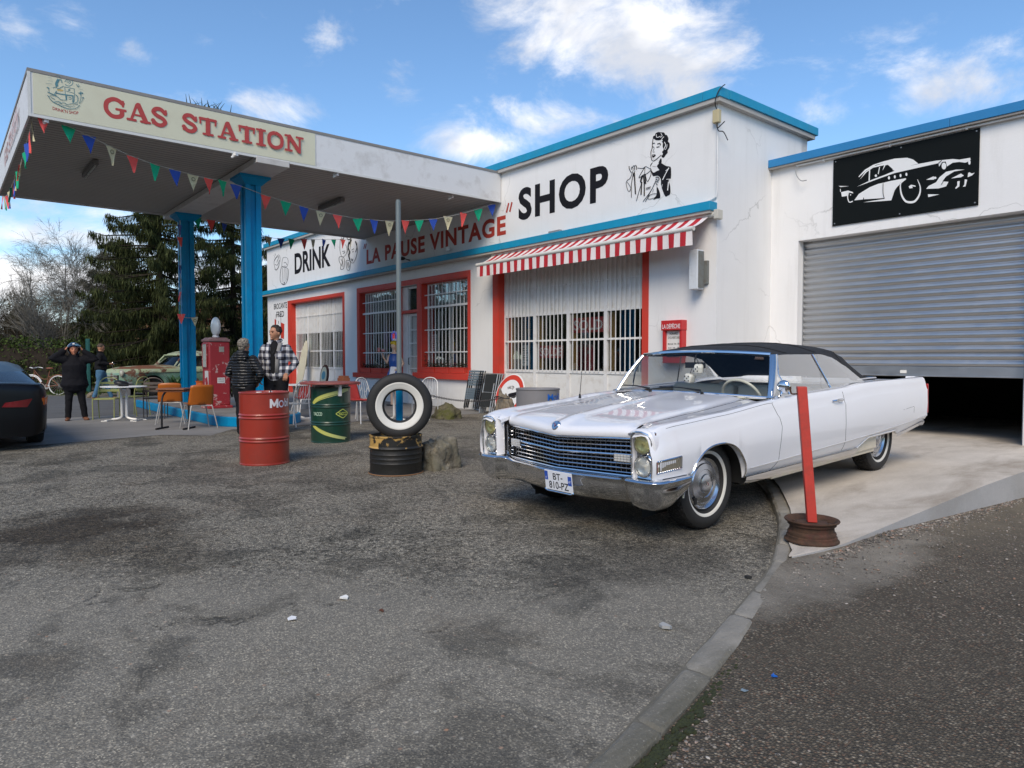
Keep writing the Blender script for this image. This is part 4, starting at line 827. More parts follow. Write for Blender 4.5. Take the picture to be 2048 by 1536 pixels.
# shutter
SHM = Mat('galvanised shutter'); v = SHM.gpos(); mpp = SHM.n('ShaderNodeMapping'); SHM.l(v, mpp.inputs[0]); mpp.inputs['Scale'].default_value = (.5, 1, 3); nn_ = SHM.noise(mpp.outputs[0], 1.5, 6, .6)
SHM.set(SHM.p, 'Base Color', SHM.mix(nn_, (.40, .405, .41), (.53, .535, .54))); SHM.set(SHM.p, 'Roughness', SHM.ramp(SHM.noise(v, 5, 6, .7), [(.3, .30), (.7, .46)])); SHM.p.inputs['Metallic'].default_value = .92; SHM.bump(SHM.noise(mpp.outputs[0], 4, 4), .12, .02); SHM = SHM.m
ys_ = YG + .23; prof = []; z = 1.16; P_ = .1135; rr = random.Random(2)
while z < 3.6:
    j = rr.uniform(-.002, .002)
    for t in range(10):
        u = t / 10; prof.append((z + P_ * u, ys_ - .028 * math.sin(math.pi * min(1, u / .86)) ** .8 - (.0 if u < .86 else 0) + (.004 if u > .88 else 0) + j))
    z += P_
mb = MB(); nx = 24; mb.grid([[Vector((DOOR[0] - .02 + (DOOR[1] - DOOR[0] + .04) * i / nx, y + .003 * math.sin(i * .8 + zz * 3), zz + .0015 * math.sin(i * .5))) for i in range(nx + 1)] for zz, y in prof])
sh = mb.build('roller_shutter', SHM, smooth=80, weld=False); Gp(sh)
mb = MB(); mb.bb(DOOR[0], DOOR[1], ys_ - .022, ys_ + .01, 1.02, 1.16); mb.bb(DOOR[0], DOOR[1], ys_ - .03, ys_ + .015, 1.00, 1.022); Gp(mb.build('bottom_rail', SHM, smooth=0, bevel=.004))
mb = MB(); px_ = W(1808, 735, ys_).x; mb.bb(px_ - .05, px_ + .05, ys_ - .026, ys_ - .023, 1.05, 1.10); Gp(mb.build('maker_plate', PAPER, smooth=0))
mb = MB(); mb.bb(DOOR[0] + .0, DOOR[0] + .015, YG + .18, YG + .30, 0, 3.43); mb.bb(DOOR[1] - .05, DOOR[1], YG + .16, YG + .30, -.2, 3.43); Gp(mb.build('guide_rail', STEELG, smooth=0))
# black sign with white car silhouette
s0, s1, z0, z1 = -5.80, -3.60, 3.60, 4.745
e = empty('car_sign', ((s0 + s1) / 2, YG - .02, z0), 0, 'black panel with white vintage car silhouette above the roller shutter', 'sign'); bpy.context.view_layer.update()
mb = MB(); mb.bb(s0, s1, YG - .025, YG - .004, z0, z1); loc_to(mb.build('panel', pbr('black panel', (.008, .010, .010), .5, spec=.08), smooth=0), e)
mb = MB()
for a in (s0 + .04, (s0 + s1) / 2, s1 - .04):
    for b in (z0 + .04, z1 - .04): mb.cyl((a, YG - .03, b), (a, YG - .024, b), .011, n=8)
loc_to(mb.build('screw', STEELG), e)
k6 = 6.024; ik = Ink(lambda a, b: W(1640 + a / k6, 240 + b / k6, YG - .025), (0, -1, 0), .002)
for poly, n_ in (([(465, 680), (540, 600), (640, 540), (760, 500), (900, 465), (1050, 455), (1120, 475), (1185, 525), (1100, 548), (1000, 580), (900, 612), (820, 540), (790, 545), (760, 600), (752, 610), (775, 545), (640, 575), (560, 630), (480, 720), (545, 625), (640, 560), (780, 515), (680, 540), (560, 610), (470, 690)], 0),
                 ([(445, 805), (600, 730), (770, 665), (900, 612), (870, 600), (1185, 530), (1400, 490), (1500, 480), (1600, 470), (1680, 478), (1810, 455), (1815, 480), (1790, 500), (1750, 515), (1680, 505), (1600, 515), (1530, 560), (1515, 500), (1475, 505), (1435, 562), (1430, 520), (1250, 560), (900, 640), (770, 685), (620, 740)], 0),
                 ([(415, 965), (470, 890), (600, 810), (700, 770), (770, 755), (850, 735), (1040, 700), (960, 760), (900, 850), (860, 968), (780, 975), (520, 992), (780, 950), (778, 940), (540, 955), (415, 968)], 0),
                 ([(225, 795), (350, 797), (250, 808)], 0), ([(242, 830), (250, 830), (252, 865), (244, 865)], 0), ([(255, 870), (340, 850), (400, 870), (340, 880), (325, 915), (265, 925)], 0),
                 ([(1280, 720), (1370, 678), (1375, 720)], 0), ([(1280, 830), (1310, 795), (1400, 750), (1440, 690), (1520, 625), (1640, 598), (1745, 598), (1620, 620), (1520, 680), (1475, 740), (1550, 745), (1520, 800), (1430, 825)], 0),
                 ([(1580, 705), (1700, 645), (1735, 670), (1700, 690)], 0), ([(1785, 640), (1800, 630), (1830, 645), (1865, 635), (1830, 670), (1780, 690)], 0), ([(1655, 740), (1685, 735), (1680, 800), (1640, 830), (1630, 820), (1655, 790)], 0), ([(1745, 715), (1775, 720), (1755, 800), (1720, 805), (1740, 780)], 0), ([(1302, 895), (1440, 897), (1305, 930)], 0), ([(1070, 800), (1100, 780), (1150, 790), (1155, 805), (1110, 800), (1120, 820), (1080, 825)], 0)):
    ik.fill(poly, n_)
for c_, r1, r2 in (((833, 698), 13, 20), ((903, 685), 12, 20), ((972, 670), 12, 20), ((1043, 655), 12, 20), ((675, 672), 14, 16), ((1495, 555), 28, 42), ((1802, 510), 14, 30), ((1388, 698), 17, 15), ((370, 903), 7, 8)): ik.dot(c_, r1, r2)
ik.line([(985, 745), (970, 800), (985, 900), (1030, 975), (1090, 992), (1150, 975), (1200, 900), (1210, 810), (1180, 725)], 26, 6, True); ik.line([(870, 890), (930, 800), (1035, 712)], 12, 4); ik.line([(345, 880), (335, 930), (355, 990), (395, 980)], 12, 4); ik.line([(340, 865), (400, 880)], 10, 3)
ik.line([(600, 610), (595, 730)], 14, 1); ik.line([(720, 570), (705, 650)], 10, 1)
loc_to(ik.build('car_silhouette', WHITE), e)
ik = Ink(lambda a, b: W(1640 + a / k6, 240 + b / k6, YG - .025), (0, -1, 0), .016); bk = bpy.data.materials['black panel']
ik.line([(765, 765), (765, 880), (778, 940)], 7, 4); ik.line([(530, 965), (530, 940)], 9, 1); ik.line([(1490, 745), (1465, 778)], 7, 1); ik.line([(1435, 520), (1470, 490)], 8, 1); ik.line([(820, 545), (870, 600)], 7, 1)
loc_to(ik.build('car_silhouette', bk), e)
# ================================================================== CANOPY
CXF, CXB, CY0, CY1, CZ0, CZ1 = -12.87, -19.60, 1.17, YF - .02, 5.0, 5.69
can = empty('petrol_canopy', (-16.3, 4.9, 0), 0, 'flat white petrol station canopy on two blue columns with GAS STATION sign', 'canopy'); bpy.context.view_layer.update()
def Cn(o): return loc_to(o, can)
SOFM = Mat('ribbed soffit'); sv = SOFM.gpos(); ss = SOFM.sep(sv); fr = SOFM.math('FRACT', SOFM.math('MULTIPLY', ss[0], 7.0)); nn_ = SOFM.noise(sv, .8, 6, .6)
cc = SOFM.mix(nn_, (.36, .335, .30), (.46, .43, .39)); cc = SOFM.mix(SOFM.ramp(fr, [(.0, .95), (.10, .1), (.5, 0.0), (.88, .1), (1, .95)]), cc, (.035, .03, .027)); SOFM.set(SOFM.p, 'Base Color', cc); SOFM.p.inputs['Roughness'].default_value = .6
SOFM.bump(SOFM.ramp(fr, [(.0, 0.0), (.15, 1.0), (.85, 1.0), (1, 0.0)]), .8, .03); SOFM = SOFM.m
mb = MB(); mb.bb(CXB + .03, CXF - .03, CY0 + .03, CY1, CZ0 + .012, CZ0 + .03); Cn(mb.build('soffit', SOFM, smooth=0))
mb = MB(); mb.bb(CXB + .04, CXF - .04, CY0 + .04, CY1, 5.45, 5.50); Cn(mb.build('roof_deck', CAPM, smooth=0))
mb = MB(); mb.bb(CXF - .03, CXF, CY0, 5.76, CZ0, CZ1 - .05); mb.bb(CXF - .03, CXF, 5.765, CY1, CZ0, CZ1 - .05); mb.bb(CXB, CXF - .03, CY0, CY0 + .03, CZ0, CZ1 - .05); mb.bb(CXB, CXB + .03, CY0 + .03, CY1, CZ0, CZ1 - .05); Cn(mb.build('fascia', FASC, smooth=0))
mb = MB(); mb.bb(CXF - .04, CXF + .012, CY0 - .012, CY1, CZ1 - .05, CZ1); mb.bb(CXB - .012, CXF - .04, CY0 - .012, CY0 + .04, CZ1 - .05, CZ1 - .001); mb.bb(CXB - .012, CXB + .04, CY0 + .04, CY1, CZ1 - .05, CZ1 - .001); Cn(mb.build('roof_edge', CAPM, smooth=0))
mb = MB(); mb.bb(CXF - .02, CXF + .010, CY0 - .008, CY1, CZ0 - .03, CZ0 + .012); mb.bb(CXB, CXF - .02, CY0 - .008, CY0 + .02, CZ0 - .03, CZ0 + .011); mb.bb(CXB, CXB + .02, CY0 + .02, CY1, CZ0 - .03, CZ0 + .011); mb.bb(CXF - .03, CXF + .011, CY0 - .011, CY0 + .03, CZ0 - .03, CZ1 - .051); Cn(mb.build('edge_trim', pbr('trim white', (.60, .60, .58), .5), smooth=0))
mb = MB(); mb.bb(CXF + .002, CXF + .008, CY0 + .06, 5.74, CZ0 + .02, CZ1 - .06); Cn(mb.build('sign_panel', CREAM, smooth=0))
# beam and columns
mb = MB(); mb.bb(CXB - .05, CXF + .02, 4.60, 5.22, 4.885, 4.998); Cn(mb.build('beam', pbr('beam white', (.52, .50, .47), .6, dirt=(.25, .22, .2)), smooth=0, bevel=.008))
for cx_ in (-14.05, -18.72):
    mb = MB(); hw = .155; pr = [(-hw, -hw), (-.05, -hw), (-.05, -hw + .05), (.05, -hw + .05), (.05, -hw), (hw, -hw), (hw, -.05), (hw - .05, -.05), (hw - .05, .05), (hw, .05), (hw, hw), (.05, hw), (.05, hw - .05), (-.05, hw - .05), (-.05, hw), (-hw, hw), (-hw, .05), (-hw + .05, .05), (-hw + .05, -.05), (-hw, -.05)]
    mb.prism([Vector((cx_ + a, 4.9 + b, .12)) for a, b in pr], (0, 0, 4.62)); col = mb.build('column', BLUEP, smooth=0, bevel=.006); Cn(col)
    mb = MB(); mb.prism([Vector((cx_ - .30, 4.60, 4.835)), Vector((cx_ + .30, 4.60, 4.835)), Vector((cx_ + .30, 5.20, 4.835)), Vector((cx_ - .30, 5.20, 4.835))], (0, 0, .045)); mb.box((cx_, 4.9, 4.78), (.56, .56, .11), top=1.0); mb2 = MB()
    vs = [(cx_ - .17, 4.73, 4.72), (cx_ + .17, 4.73, 4.72), (cx_ + .17, 5.07, 4.72), (cx_ - .17, 5.07, 4.72), (cx_ - .28, 4.62, 4.833), (cx_ + .28, 4.62, 4.833), (cx_ + .28, 5.18, 4.833), (cx_ - .28, 5.18, 4.833)]
    mb = MB(); mb.add(vs, [(0, 1, 5, 4), (1, 2, 6, 5), (2, 3, 7, 6), (3, 0, 4, 7), (3, 2, 1, 0)]); mb.bb(cx_ - .30, cx_ + .30, 4.60, 5.20, 4.834, 4.884); Cn(mb.build('capital', BLUEP, smooth=0))
# GAS STATION in fat slab serif strokes: unit glyphs 0..1 high
GL = {'G': (1.0, [([(.86, .80), (.66, .93), (.42, .93), (.18, .72), (.16, .34), (.38, .08), (.66, .08), (.82, .20), (.83, .42)], .22), ([(.60, .46), (.98, .46)], .13), ([(.88, .92), (.88, .66)], .10)]),
      'A': (1.0, [([(.18, .10), (.42, .88)], .13), ([(.50, .90), (.82, .10)], .25), ([(.28, .36), (.64, .36)], .10), ([(.02, .07), (.36, .07)], .13), ([(.62, .07), (1.0, .07)], .13)]),
      'S': (.78, [([(.66, .74), (.46, .92), (.24, .90), (.12, .72), (.28, .56), (.54, .44), (.66, .26), (.50, .08), (.26, .09), (.10, .26)], .21), ([(.70, .90), (.70, .68)], .09), ([(.08, .10), (.08, .32)], .09)]),
      'T': (.90, [([(.45, .10), (.45, .88)], .25), ([(.06, .90), (.84, .90)], .15), ([(.06, .90), (.07, .64)], .10), ([(.84, .90), (.83, .64)], .10), ([(.22, .07), (.68, .07)], .13)]),
      'I': (.52, [([(.26, .10), (.26, .90)], .25), ([(.04, .07), (.48, .07)], .13), ([(.04, .93), (.48, .93)], .13)]),
      'O': (.98, [([(.48, .93), (.16, .74), (.16, .26), (.48, .07), (.82, .26), (.82, .74)], .21, True)]),
      'N': (1.05, [([(.20, .10), (.20, .88)], .14), ([(.26, .90), (.80, .14)], .25), ([(.86, .04), (.86, .90)], .13), ([(.02, .07), (.38, .07)], .13), ([(.02, .93), (.30, .93)], .13), ([(.68, .93), (1.04, .93)], .13)]), ' ': (.55, [])}
def slab_word(txt, org, right, up, w, h, nrm, mat, name):
    tot = sum(GL[c][0] for c in txt) + .06 * (len(txt) - 1); org = Vector(org); right = Vector(right); up = Vector(up); sx = w / tot; x = 0; ik = Ink(lambda a, b: org + right * (a * sx) + up * (b * h), nrm, .001)
    r_ = h / sx
    for c in txt:
        for st in GL[c][1]:
            pts = [((x + a) * 1.0, b) for a, b in st[0]]
            # work in isotropic units
            ik2 = Ink(lambda a, b: org + right * (a * h) + up * (b * h), nrm, ik.h); P = [(a * sx / h, b) for a, b in pts]; ik2.line(P, st[1], 6, closed=(len(st) > 2)); ik.mb.add(ik2.mb.v, ik2.mb.f); ik.h = ik2.h
            if len(st) <= 2:
                for q in (P[0], P[-1]): ik2 = Ink(lambda a, b: org + right * (a * h) + up * (b * h), nrm, ik.h); ik2.dot(q, st[1] * .5); ik.mb.add(ik2.mb.v, ik2.mb.f); ik.h = ik2.h
        x += GL[c][0] + .06
    return ik.build(name, mat)
Cn(slab_word('GAS STATION', (CXF + .009, 2.15, 5.19), (0, 1, 0), (0, 0, 1), 3.33, .31, (1, 0, 0), SIGNRED, 'lettering'))
Cn(slab_word('GAS STATION', (-17.6, CY0 - .002, 5.19), (1, 0, 0), (0, 0, 1), 3.33, .31, (0, -1, 0), pbr('faded red', (.55, .36, .34), .6), 'lettering'))
k11 = 11.38; ik = Ink(lambda a, b: WX(60 + a / k11, 130 + b / k11, CXF + .009), (1, 0, 0), .001)
for l, w in (([(790, 380), (880, 300), (970, 380), (960, 440), (880, 480), (800, 440)], 14), ([(830, 385), (880, 340), (925, 385), (880, 430)], 9), ([(855, 400), (905, 370)], 10), ([(790, 490), (800, 640), (820, 800)], 12), ([(1005, 540), (1010, 700), (1000, 850)], 12), ([(800, 500), (1000, 540)], 10), ([(820, 590), (990, 640)], 9), ([(870, 570), (910, 560)], 22), ([(580, 630), (700, 660), (980, 700)], 22), ([(830, 690), (830, 790)], 20), ([(975, 700), (975, 850)], 24), ([(870, 730), (930, 740), (925, 780), (880, 770)], 10),
             ([(640, 340), (600, 420), (610, 470)], 60), ([(640, 340), (700, 335), (725, 400)], 18), ([(520, 520), (590, 500), (640, 540), (760, 480)], 14), ([(420, 520), (430, 600), (470, 650)], 9), ([(390, 510), (430, 530)], 24), ([(1155, 660), (1155, 760), (1120, 870)], 10), ([(1110, 640), (1200, 640)], 24), ([(1155, 610), (1150, 680)], 20), ([(1205, 740), (1180, 820), (1120, 880)], 9), ([(1195, 745), (1215, 745)], 26), ([(1050, 440), (1090, 490), (1130, 480)], 12), ([(1100, 440), (1080, 500)], 10),
             ([(400, 690), (460, 780), (540, 850), (640, 900), (760, 960), (880, 1000), (1040, 990), (1130, 920)], 14), ([(420, 720), (520, 690), (620, 720), (700, 790), (820, 800)], 12), ([(540, 850), (640, 830), (720, 880)], 14), ([(640, 900), (760, 860), (860, 900), (960, 880), (1090, 900)], 12), ([(700, 940), (800, 920), (900, 950), (1010, 930)], 10), ([(1030, 680), (1080, 720), (1080, 830), (1020, 870)], 14), ([(480, 740), (560, 780)], 12), ([(400, 620), (500, 660), (590, 690)], 16), ([(600, 600), (560, 660)], 20), ([(590, 240), (650, 245), (685, 290)], 9), ([(1110, 555), (1200, 553)], 5), ([(420, 290), (500, 300)], 5), ([(360, 425), (500, 435)], 6), ([(400, 360), (520, 375)], 5)):
    ik.line(l, w, 4)
Cn(ik.build('emblem', TEAL)); ik = Ink(lambda a, b: WX(60 + a / k11, 130 + b / k11, CXF + .009), (1, 0, 0), .001)
ik.fill([(600, 560), (680, 545), (760, 570), (750, 600), (640, 590)]); Cn(ik.build('emblem', pbr('ochre ink', (.50, .36, .14), .7)))
def arcf(a, b):
    t = a / .33 - .5; y = 1.475 + a; z = 5.135 - .02 * math.cos(t * 2.4) + b; return Vector((CXF + .0105, y, z))
Cn(text_on("DRINK'N SHOP", (0, 0, 0), (0, 1, 0), (0, 0, 1), .34, .05, SIGNRED, 'lettering', bold=.01, arc=arcf))
# small things on and under the canopy
def tubelamp(px, py, x, y, lab, rz=0):
    mb = MB(); mb.box((x, y, CZ0 - .05), (.10, 1.25, .09), rz=rz); e = mb.build('strip_light', pbr('lamp housing', (.16, .15, .14), .6), smooth=0, bevel=.01); tag(e, lab, 'light', 'strip lights under the canopy'); mb = MB(); mb.M = Matrix.Translation((x, y, 0)) @ Matrix.Rotation(rz, 4, 'Z') @ Matrix.Translation((-x, -y, 0)); mb.cyl((x, y - .56, CZ0 - .11), (x, y + .56, CZ0 - .11), .018, n=10); mb.build('tube', pbr('grey tube', (.35, .35, .33), .3), e)
g = G(180, 338, 4.95); tubelamp(0, 0, g.x, g.y, 'dark strip light under the left half of the canopy', R(90)); g = G(662, 408, 4.95); tubelamp(0, 0, g.x, g.y, 'strip light under the right half of the canopy near the wall', R(90))
for px, py, lab in ((90, 240, 'outer left end'), (470, 307, 'middle left'), (672, 347, 'middle right'), (902, 392, 'right end by the wall')):
    g = G(px, py, 4.97); mb = MB(); mb.box((g.x, g.y, 4.95), (.10, .06, .05), rz=.4); mb.cyl((g.x, g.y, 4.93), (g.x - .04, g.y - .05, 4.90), .02, n=8); thing_mesh(mb, 'spot_lamp', WPAINT, 'tiny white spot lamp under the canopy edge, %s' % lab, 'lamp', 'spot lamps along the canopy edge', smooth=0)
mb = MB(); r_ = random.Random(4)
for k in range(26):
    a = 3.5 + r_.uniform(0, .55) + (0 if k % 3 else .25); x = CXF - r_.uniform(.1, .3); hh = r_.uniform(.08, .24); mb.tube([(x, a, 5.5), (x + r_.uniform(-.03, .03), a + r_.uniform(-.05, .05), CZ1 + hh * .5), (x + r_.uniform(-.05, .05), a + r_.uniform(-.09, .09), CZ1 + hh)], [.006, .008, .002], 4)
thing_mesh(mb, 'roof_weed', LEAFD, 'tuft of dry weeds growing on top of the canopy edge', 'plant')
# ------------------------------------------------------------------ bunting
FL = {'r': pbr('flag red', (.82, .10, .085), .8), 'g': pbr('flag green', (.0, .38, .19), .8), 'b': pbr('flag blue', (.025, .08, .42), .8), 'y': pbr('flag beige', (.60, .54, .34), .8)}
STR = pbr('bunting string', (.45, .43, .38), .8)
def flagmesh(w, h, seed):
    r_ = random.Random(seed); mb = MB(); rows = []
    for j in range(7):
        t = j / 6; ww = w * (1 - t) * .5 + .002; rows.append([Vector((ww * s_, .012 * math.sin(3 * t + s_ * 2 + seed) * t * 1.5 + .02 * t * math.sin(seed), -h * t)) for s_ in (-1, -.5, 0, .5, 1)])
    mb.grid(rows); return mb
def bunting(name, label, pts, flags, w=.20, h=.28, group='bunting strings'):
    P = smooth_path(pts, 10); e = empty(name, tuple(P[0]), 0, label, 'bunting', group); bpy.context.view_layer.update()
    mb = MB(); mb.tube(P, .006, 5); loc_to(mb.build('string', STR), e)
    for k, (c, pos) in enumerate(flags):
        d = Vector((pos[1].x - pos[0].x, pos[1].y - pos[0].y, 0)); o = flagmesh(w * random.uniform(.92, 1.08), h * random.uniform(.9, 1.08), k + .37 * len(label)).build('pennant', FL[c], smooth=60, weld=False)
        a = math.atan2(d.y, d.x) + random.uniform(-.35, .35); o.rotation_euler = (random.uniform(-.12, .12), random.uniform(-.1, .1), a); o.location = pos[2]; bpy.context.view_layer.update(); o.parent = e; o.matrix_parent_inverse = e.matrix_basis.inverted()
        if c == 'y':
            mb = MB(); mb.lathe([(.035, 0), (.035, .002), (.028, .002)], (0, -.012, -.08), (0, -1, 0), 14); em = mb.build('printed_ring', INK, o, smooth=0)
    return e
def run_flags(pts3, seq, fracs):
    P = smooth_path(pts3, 24); L = [0]
    for a, b in zip(P, P[1:]): L.append(L[-1] + (b - a).length)
    out = []
    for c, f in zip(seq, fracs):
        s_ = f * L[-1]; i = next(k for k in range(len(L) - 1) if L[k + 1] >= s_ - 1e-6); t = (s_ - L[i]) / max(1e-6, L[i + 1] - L[i]); p = P[i].lerp(P[i + 1], t); out.append((c, (P[i], P[i + 1], p)))
    return out
# front string: from the outer corner, past the front column, to the wall
pxs = [(86, 230), (137, 253), (178, 272), (223, 294), (265, 313), (310, 329), (350, 340), (386, 350), (417, 357), (445, 361), (472, 369), (532, 391), (572, 403), (608, 414), (642, 423), (675, 430), (715, 437), (748, 440), (779, 442), (811, 441), (838, 440), (866, 438), (896, 433), (927, 426), (956, 418), (983, 409)]
seq = 'rgbyrgbyrgbrgbyrgbyrgbyrgb'
def strpt(px, py):      # string hangs in two vertical planes: corner -> column, column -> wall
    a, b = Vector((-12.95, 1.35, 0)), Vector((-13.88, 4.75, 0)); c, d = Vector((-13.95, 4.80, 0)), Vector((-13.0, YF - .1, 0))
    (p, q) = (a, b) if px < 500 else (c, d); r_ = ray(px, py); n_ = Vector(((q - p).y, -(q - p).x, 0)); t = n_.dot(p - Vector((0, 0, 0))) / n_.dot(Vector((r_.x, r_.y, 0))); return CAMP + r_ * t
pp = [strpt(*p) for p in pxs]
e = bunting('bunting', 'long pennant string from outer canopy corner past front column to shop wall', [(-12.93, 1.25, 5.0)] + pp + [(-13.0, YF - .03, 4.95)], [(c, (pp[max(0, i - 1)], pp[min(len(pp) - 1, i + 1)], pp[i])) for i, c in enumerate(seq)], .22, .30)
# second string behind, column to the wall corner
pxs = [(537, 474), (562, 477), (583, 478), (608, 478), (626, 479), (648, 479), (667, 479), (686, 479), (702, 480)]; X2 = lambda p: None
pp = []
for (a, b) in pxs:
    p, q = Vector((-18.6, 5.0, 0)), Vector((-20.6, YF - .05, 0)); r_ = ray(a, b); n_ = Vector(((q - p).y, -(q - p).x, 0)); t = n_.dot(p) / n_.dot(Vector((r_.x, r_.y, 0))); pp.append(CAMP + r_ * t)
pq = [(395, 436), (422, 440), (449, 447)]
pc = [];
for (a, b) in pq:
    p, q = Vector((-18.6, 5.0, 0)), Vector((-20.6, YF - .05, 0)); r_ = ray(a, b); n_ = Vector(((q - p).y, -(q - p).x, 0)); t = n_.dot(p) / n_.dot(Vector((r_.x, r_.y, 0))); pc.append(CAMP + r_ * t)
al = pc + pp; bunting('bunting', 'string of pennants behind, from the back column across to the DRINK wall', [(-18.7, 5.0, 4.78)] + al + [(-20.6, YF - .05, 4.75)], [(c, (al[max(0, i - 1)], al[min(len(al) - 1, i + 1)], al[i])) for i, c in enumerate('grbybgrybgry')], .21, .30)
# along the left edge of the canopy
pts = [(-12.95, CY0 + .06, 4.98), (-14.6, CY0 + .05, 4.72), (-16.3, CY0 + .05, 4.66), (-18, CY0 + .05, 4.70), (-19.5, CY0 + .06, 4.95)]
bunting('bunting', 'string of pennants hanging along the left edge of the canopy', pts, run_flags(pts, 'yrbgyrgybrgybrgyr', [.03 + i * .058 for i in range(17)]), .22, .30)
# wound down the back column
pts = [(-18.53, 4.72, 4.70), (-18.52, 4.70, 4.0), (-18.55, 4.71, 3.3), (-18.52, 4.70, 2.9), (-18.50, 4.72, 2.35), (-18.52, 5.10, 2.33)]
bunting('bunting', 'short string of pennants tied down the back column', pts, run_flags(pts, 'brgbyrgry', [.04, .15, .27, .40, .52, .64, .76, .84, .97]), .17, .24)
# ================================================================== WHITE CONVERTIBLE
def interp(tab, y):
    if y <= tab[0][0]: return tab[0][1]
    for a, b in zip(tab, tab[1:]):
        if y <= b[0]:
            t = (y - a[0]) / (b[0] - a[0]); t = t * t * (3 - 2 * t) * .35 + t * .65; return a[1] + (b[1] - a[1]) * t
    return tab[-1][1]
def carpaint(name, col, coat=1.0, rough=.32, metal=0.0):
    M = Mat(name); v = M.co(); n = M.noise(v, 1.5, 3); M.set(M.p, 'Base Color', M.mix(n, tuple(c * .98 for c in col), col)); M.p.inputs['Roughness'].default_value = rough; M.p.inputs['Coat Weight'].default_value = coat; M.p.inputs['Coat Roughness'].default_value = .015; M.p.inputs['Metallic'].default_value = metal
    M.bump(M.noise(v, 2.2, 2), .02, .05); return M.m
PAINT = carpaint('white car paint', (.80, .80, .82)); SOFT = pbr('black canvas top', (.014, .014, .015), .75, var=.25, vscale=8, bump=.35, bscale=220)
VINYL = pbr('cream vinyl', (.66, .59, .46), .5, var=.12, bump=.1, bscale=20); DASH = pbr('dark dash', (.03, .035, .045), .7, spec=.1); GAP = pbr('panel gap', (.03, .03, .035), .9)
CGL = glassmat('car glass', (.95, .97, .97), .005, .62); SGL = glassmat('side glass', (.90, .93, .92), .01, 4.5); LENS = glassmat('lamp glass', (.95, .95, .93), .02, .9); LENSY = glassmat('yellow lamp glass', (.95, .90, .60), .02, .9)
TYRE = Mat('tyre rubber'); tv = TYRE.co(); TYRE.set(TYRE.p, 'Base Color', TYRE.mix(TYRE.noise(tv, 6, 5), (.010, .010, .010), (.026, .025, .024))); TYRE.p.inputs['Roughness'].default_value = .7; TYRE.bump(TYRE.noise(tv, 40, 4), .15, .01); TYRE = TYRE.m
TREAD = Mat('tyre tread'); tv = TREAD.co((1, 1, 1)); w1 = TREAD.vor(tv, 45, 'F1'); TREAD.set(TREAD.p, 'Base Color', TREAD.ramp(w1, [(.2, (.03, .029, .028)), (.5, (.006, .006, .006))])); TREAD.p.inputs['Roughness'].default_value = .85; TREAD.bump(w1, 1.0, .012); TREAD = TREAD.m
WW = pbr('whitewall', (.68, .66, .60), .6, var=.06, dirt=(.4, .36, .30), dirt_amt=.3)
HUB = pbr('brushed wheel cover', (.50, .52, .56), .22, 1.0, var=.1, rvar=.06)
car = empty('convertible_car', (-3.9229, 4.4634, 0), 0, 'long white 1960s convertible with black soft top parked nose out before the garage', 'car')
car.rotation_euler = (0.0299, 0, 0.0103); car.scale = (.9879,) * 3
BELT = [(-.77, .80), (-.73, .838), (-.65, .862), (-.5, .876), (.1, .902), (.75, .945), (1.5, .960), (2.2, .970), (2.36, .985), (2.5, .995), (2.9, .995), (3.6, .985), (4.30, .972)]
WID = [(-.77, .952), (-.70, .970), (-.5, .985), (0, .992), (1, 1.0), (2.5, 1.0), (3.5, .985), (4.30, .93)]
def zbot(y):
    if y < -.405: return .485 + .0 * y
    if y < .375:
        d = (y + .015) / .39; return .29 + .385 * math.sqrt(max(0, 1 - abs(d) ** 2.4))
    if y < 2.38: return .36
    if y < 2.63: return .36 + (y - 2.38) / .25 * .085
    if y < 3.31: return .445
    if y < 3.39: return .445 - (y - 3.31) / .08 * .05
    return .395 + (y - 3.39) / .9 * .055
def zc(y): return interp([(-.9, .50), (-.4, .50), (.39, .43), (2.0, .46), (4.3, .52)], y)
def sect(y):
    b = interp(BELT, y); w = interp(WID, y); zb = zbot(y); c = zc(y)
    P = [(w - .045, zb), (w - .02, (zb + c) / 2), (w, c), (w + .004, c + .012), (w + .010, .5 * (c + b - .14)), (w + .006, b - .145), (w - .004, b - .125), (w - .018, b - .06), (w - .030, b - .022), (w - .048, b - .004), (w - .085, b), (w - .13, b - .010), (w - .17, b - .018)]
    out = []
    for i, (x, z) in enumerate(P):
        out.append((x, max(z, zb + .0008 * i)))
    return out
def bow(y, z):
    g_ = math.exp(-((y - .83) / .4) ** 2); return g_ * interp([(.32, -.09), (.45, .0), (.72, .05), (.92, -.05), (1.0, -.08)], z)
ysx = [-.77, -.76, -.74, -.70, -.64, -.56, -.48, -.42, -.406] + [-.404 + .0195 * i for i in range(40)] + [.377, .45, .55, .7, .83, .95, 1.1, 1.3, 1.5, 1.7, 1.9, 2.05, 2.2, 2.3, 2.38, 2.45, 2.55, 2.63, 2.75, 2.9, 3.1, 3.3, 3.31, 3.39, 3.5, 3.7, 3.9, 4.1, 4.2, 4.26, 4.30]
ysx = sorted(set(ysx))
def side_rows(y0, y1, sgn, k0=0, k1=13, inset=0):
    rows = []
    for y in ysx:
        if y < y0 - 1e-6 or y > y1 + 1e-6: continue
        rows.append([Vector((sgn * x, y + bow(y, z), z)) for x, z in sect(y)[k0:k1]])
    return rows
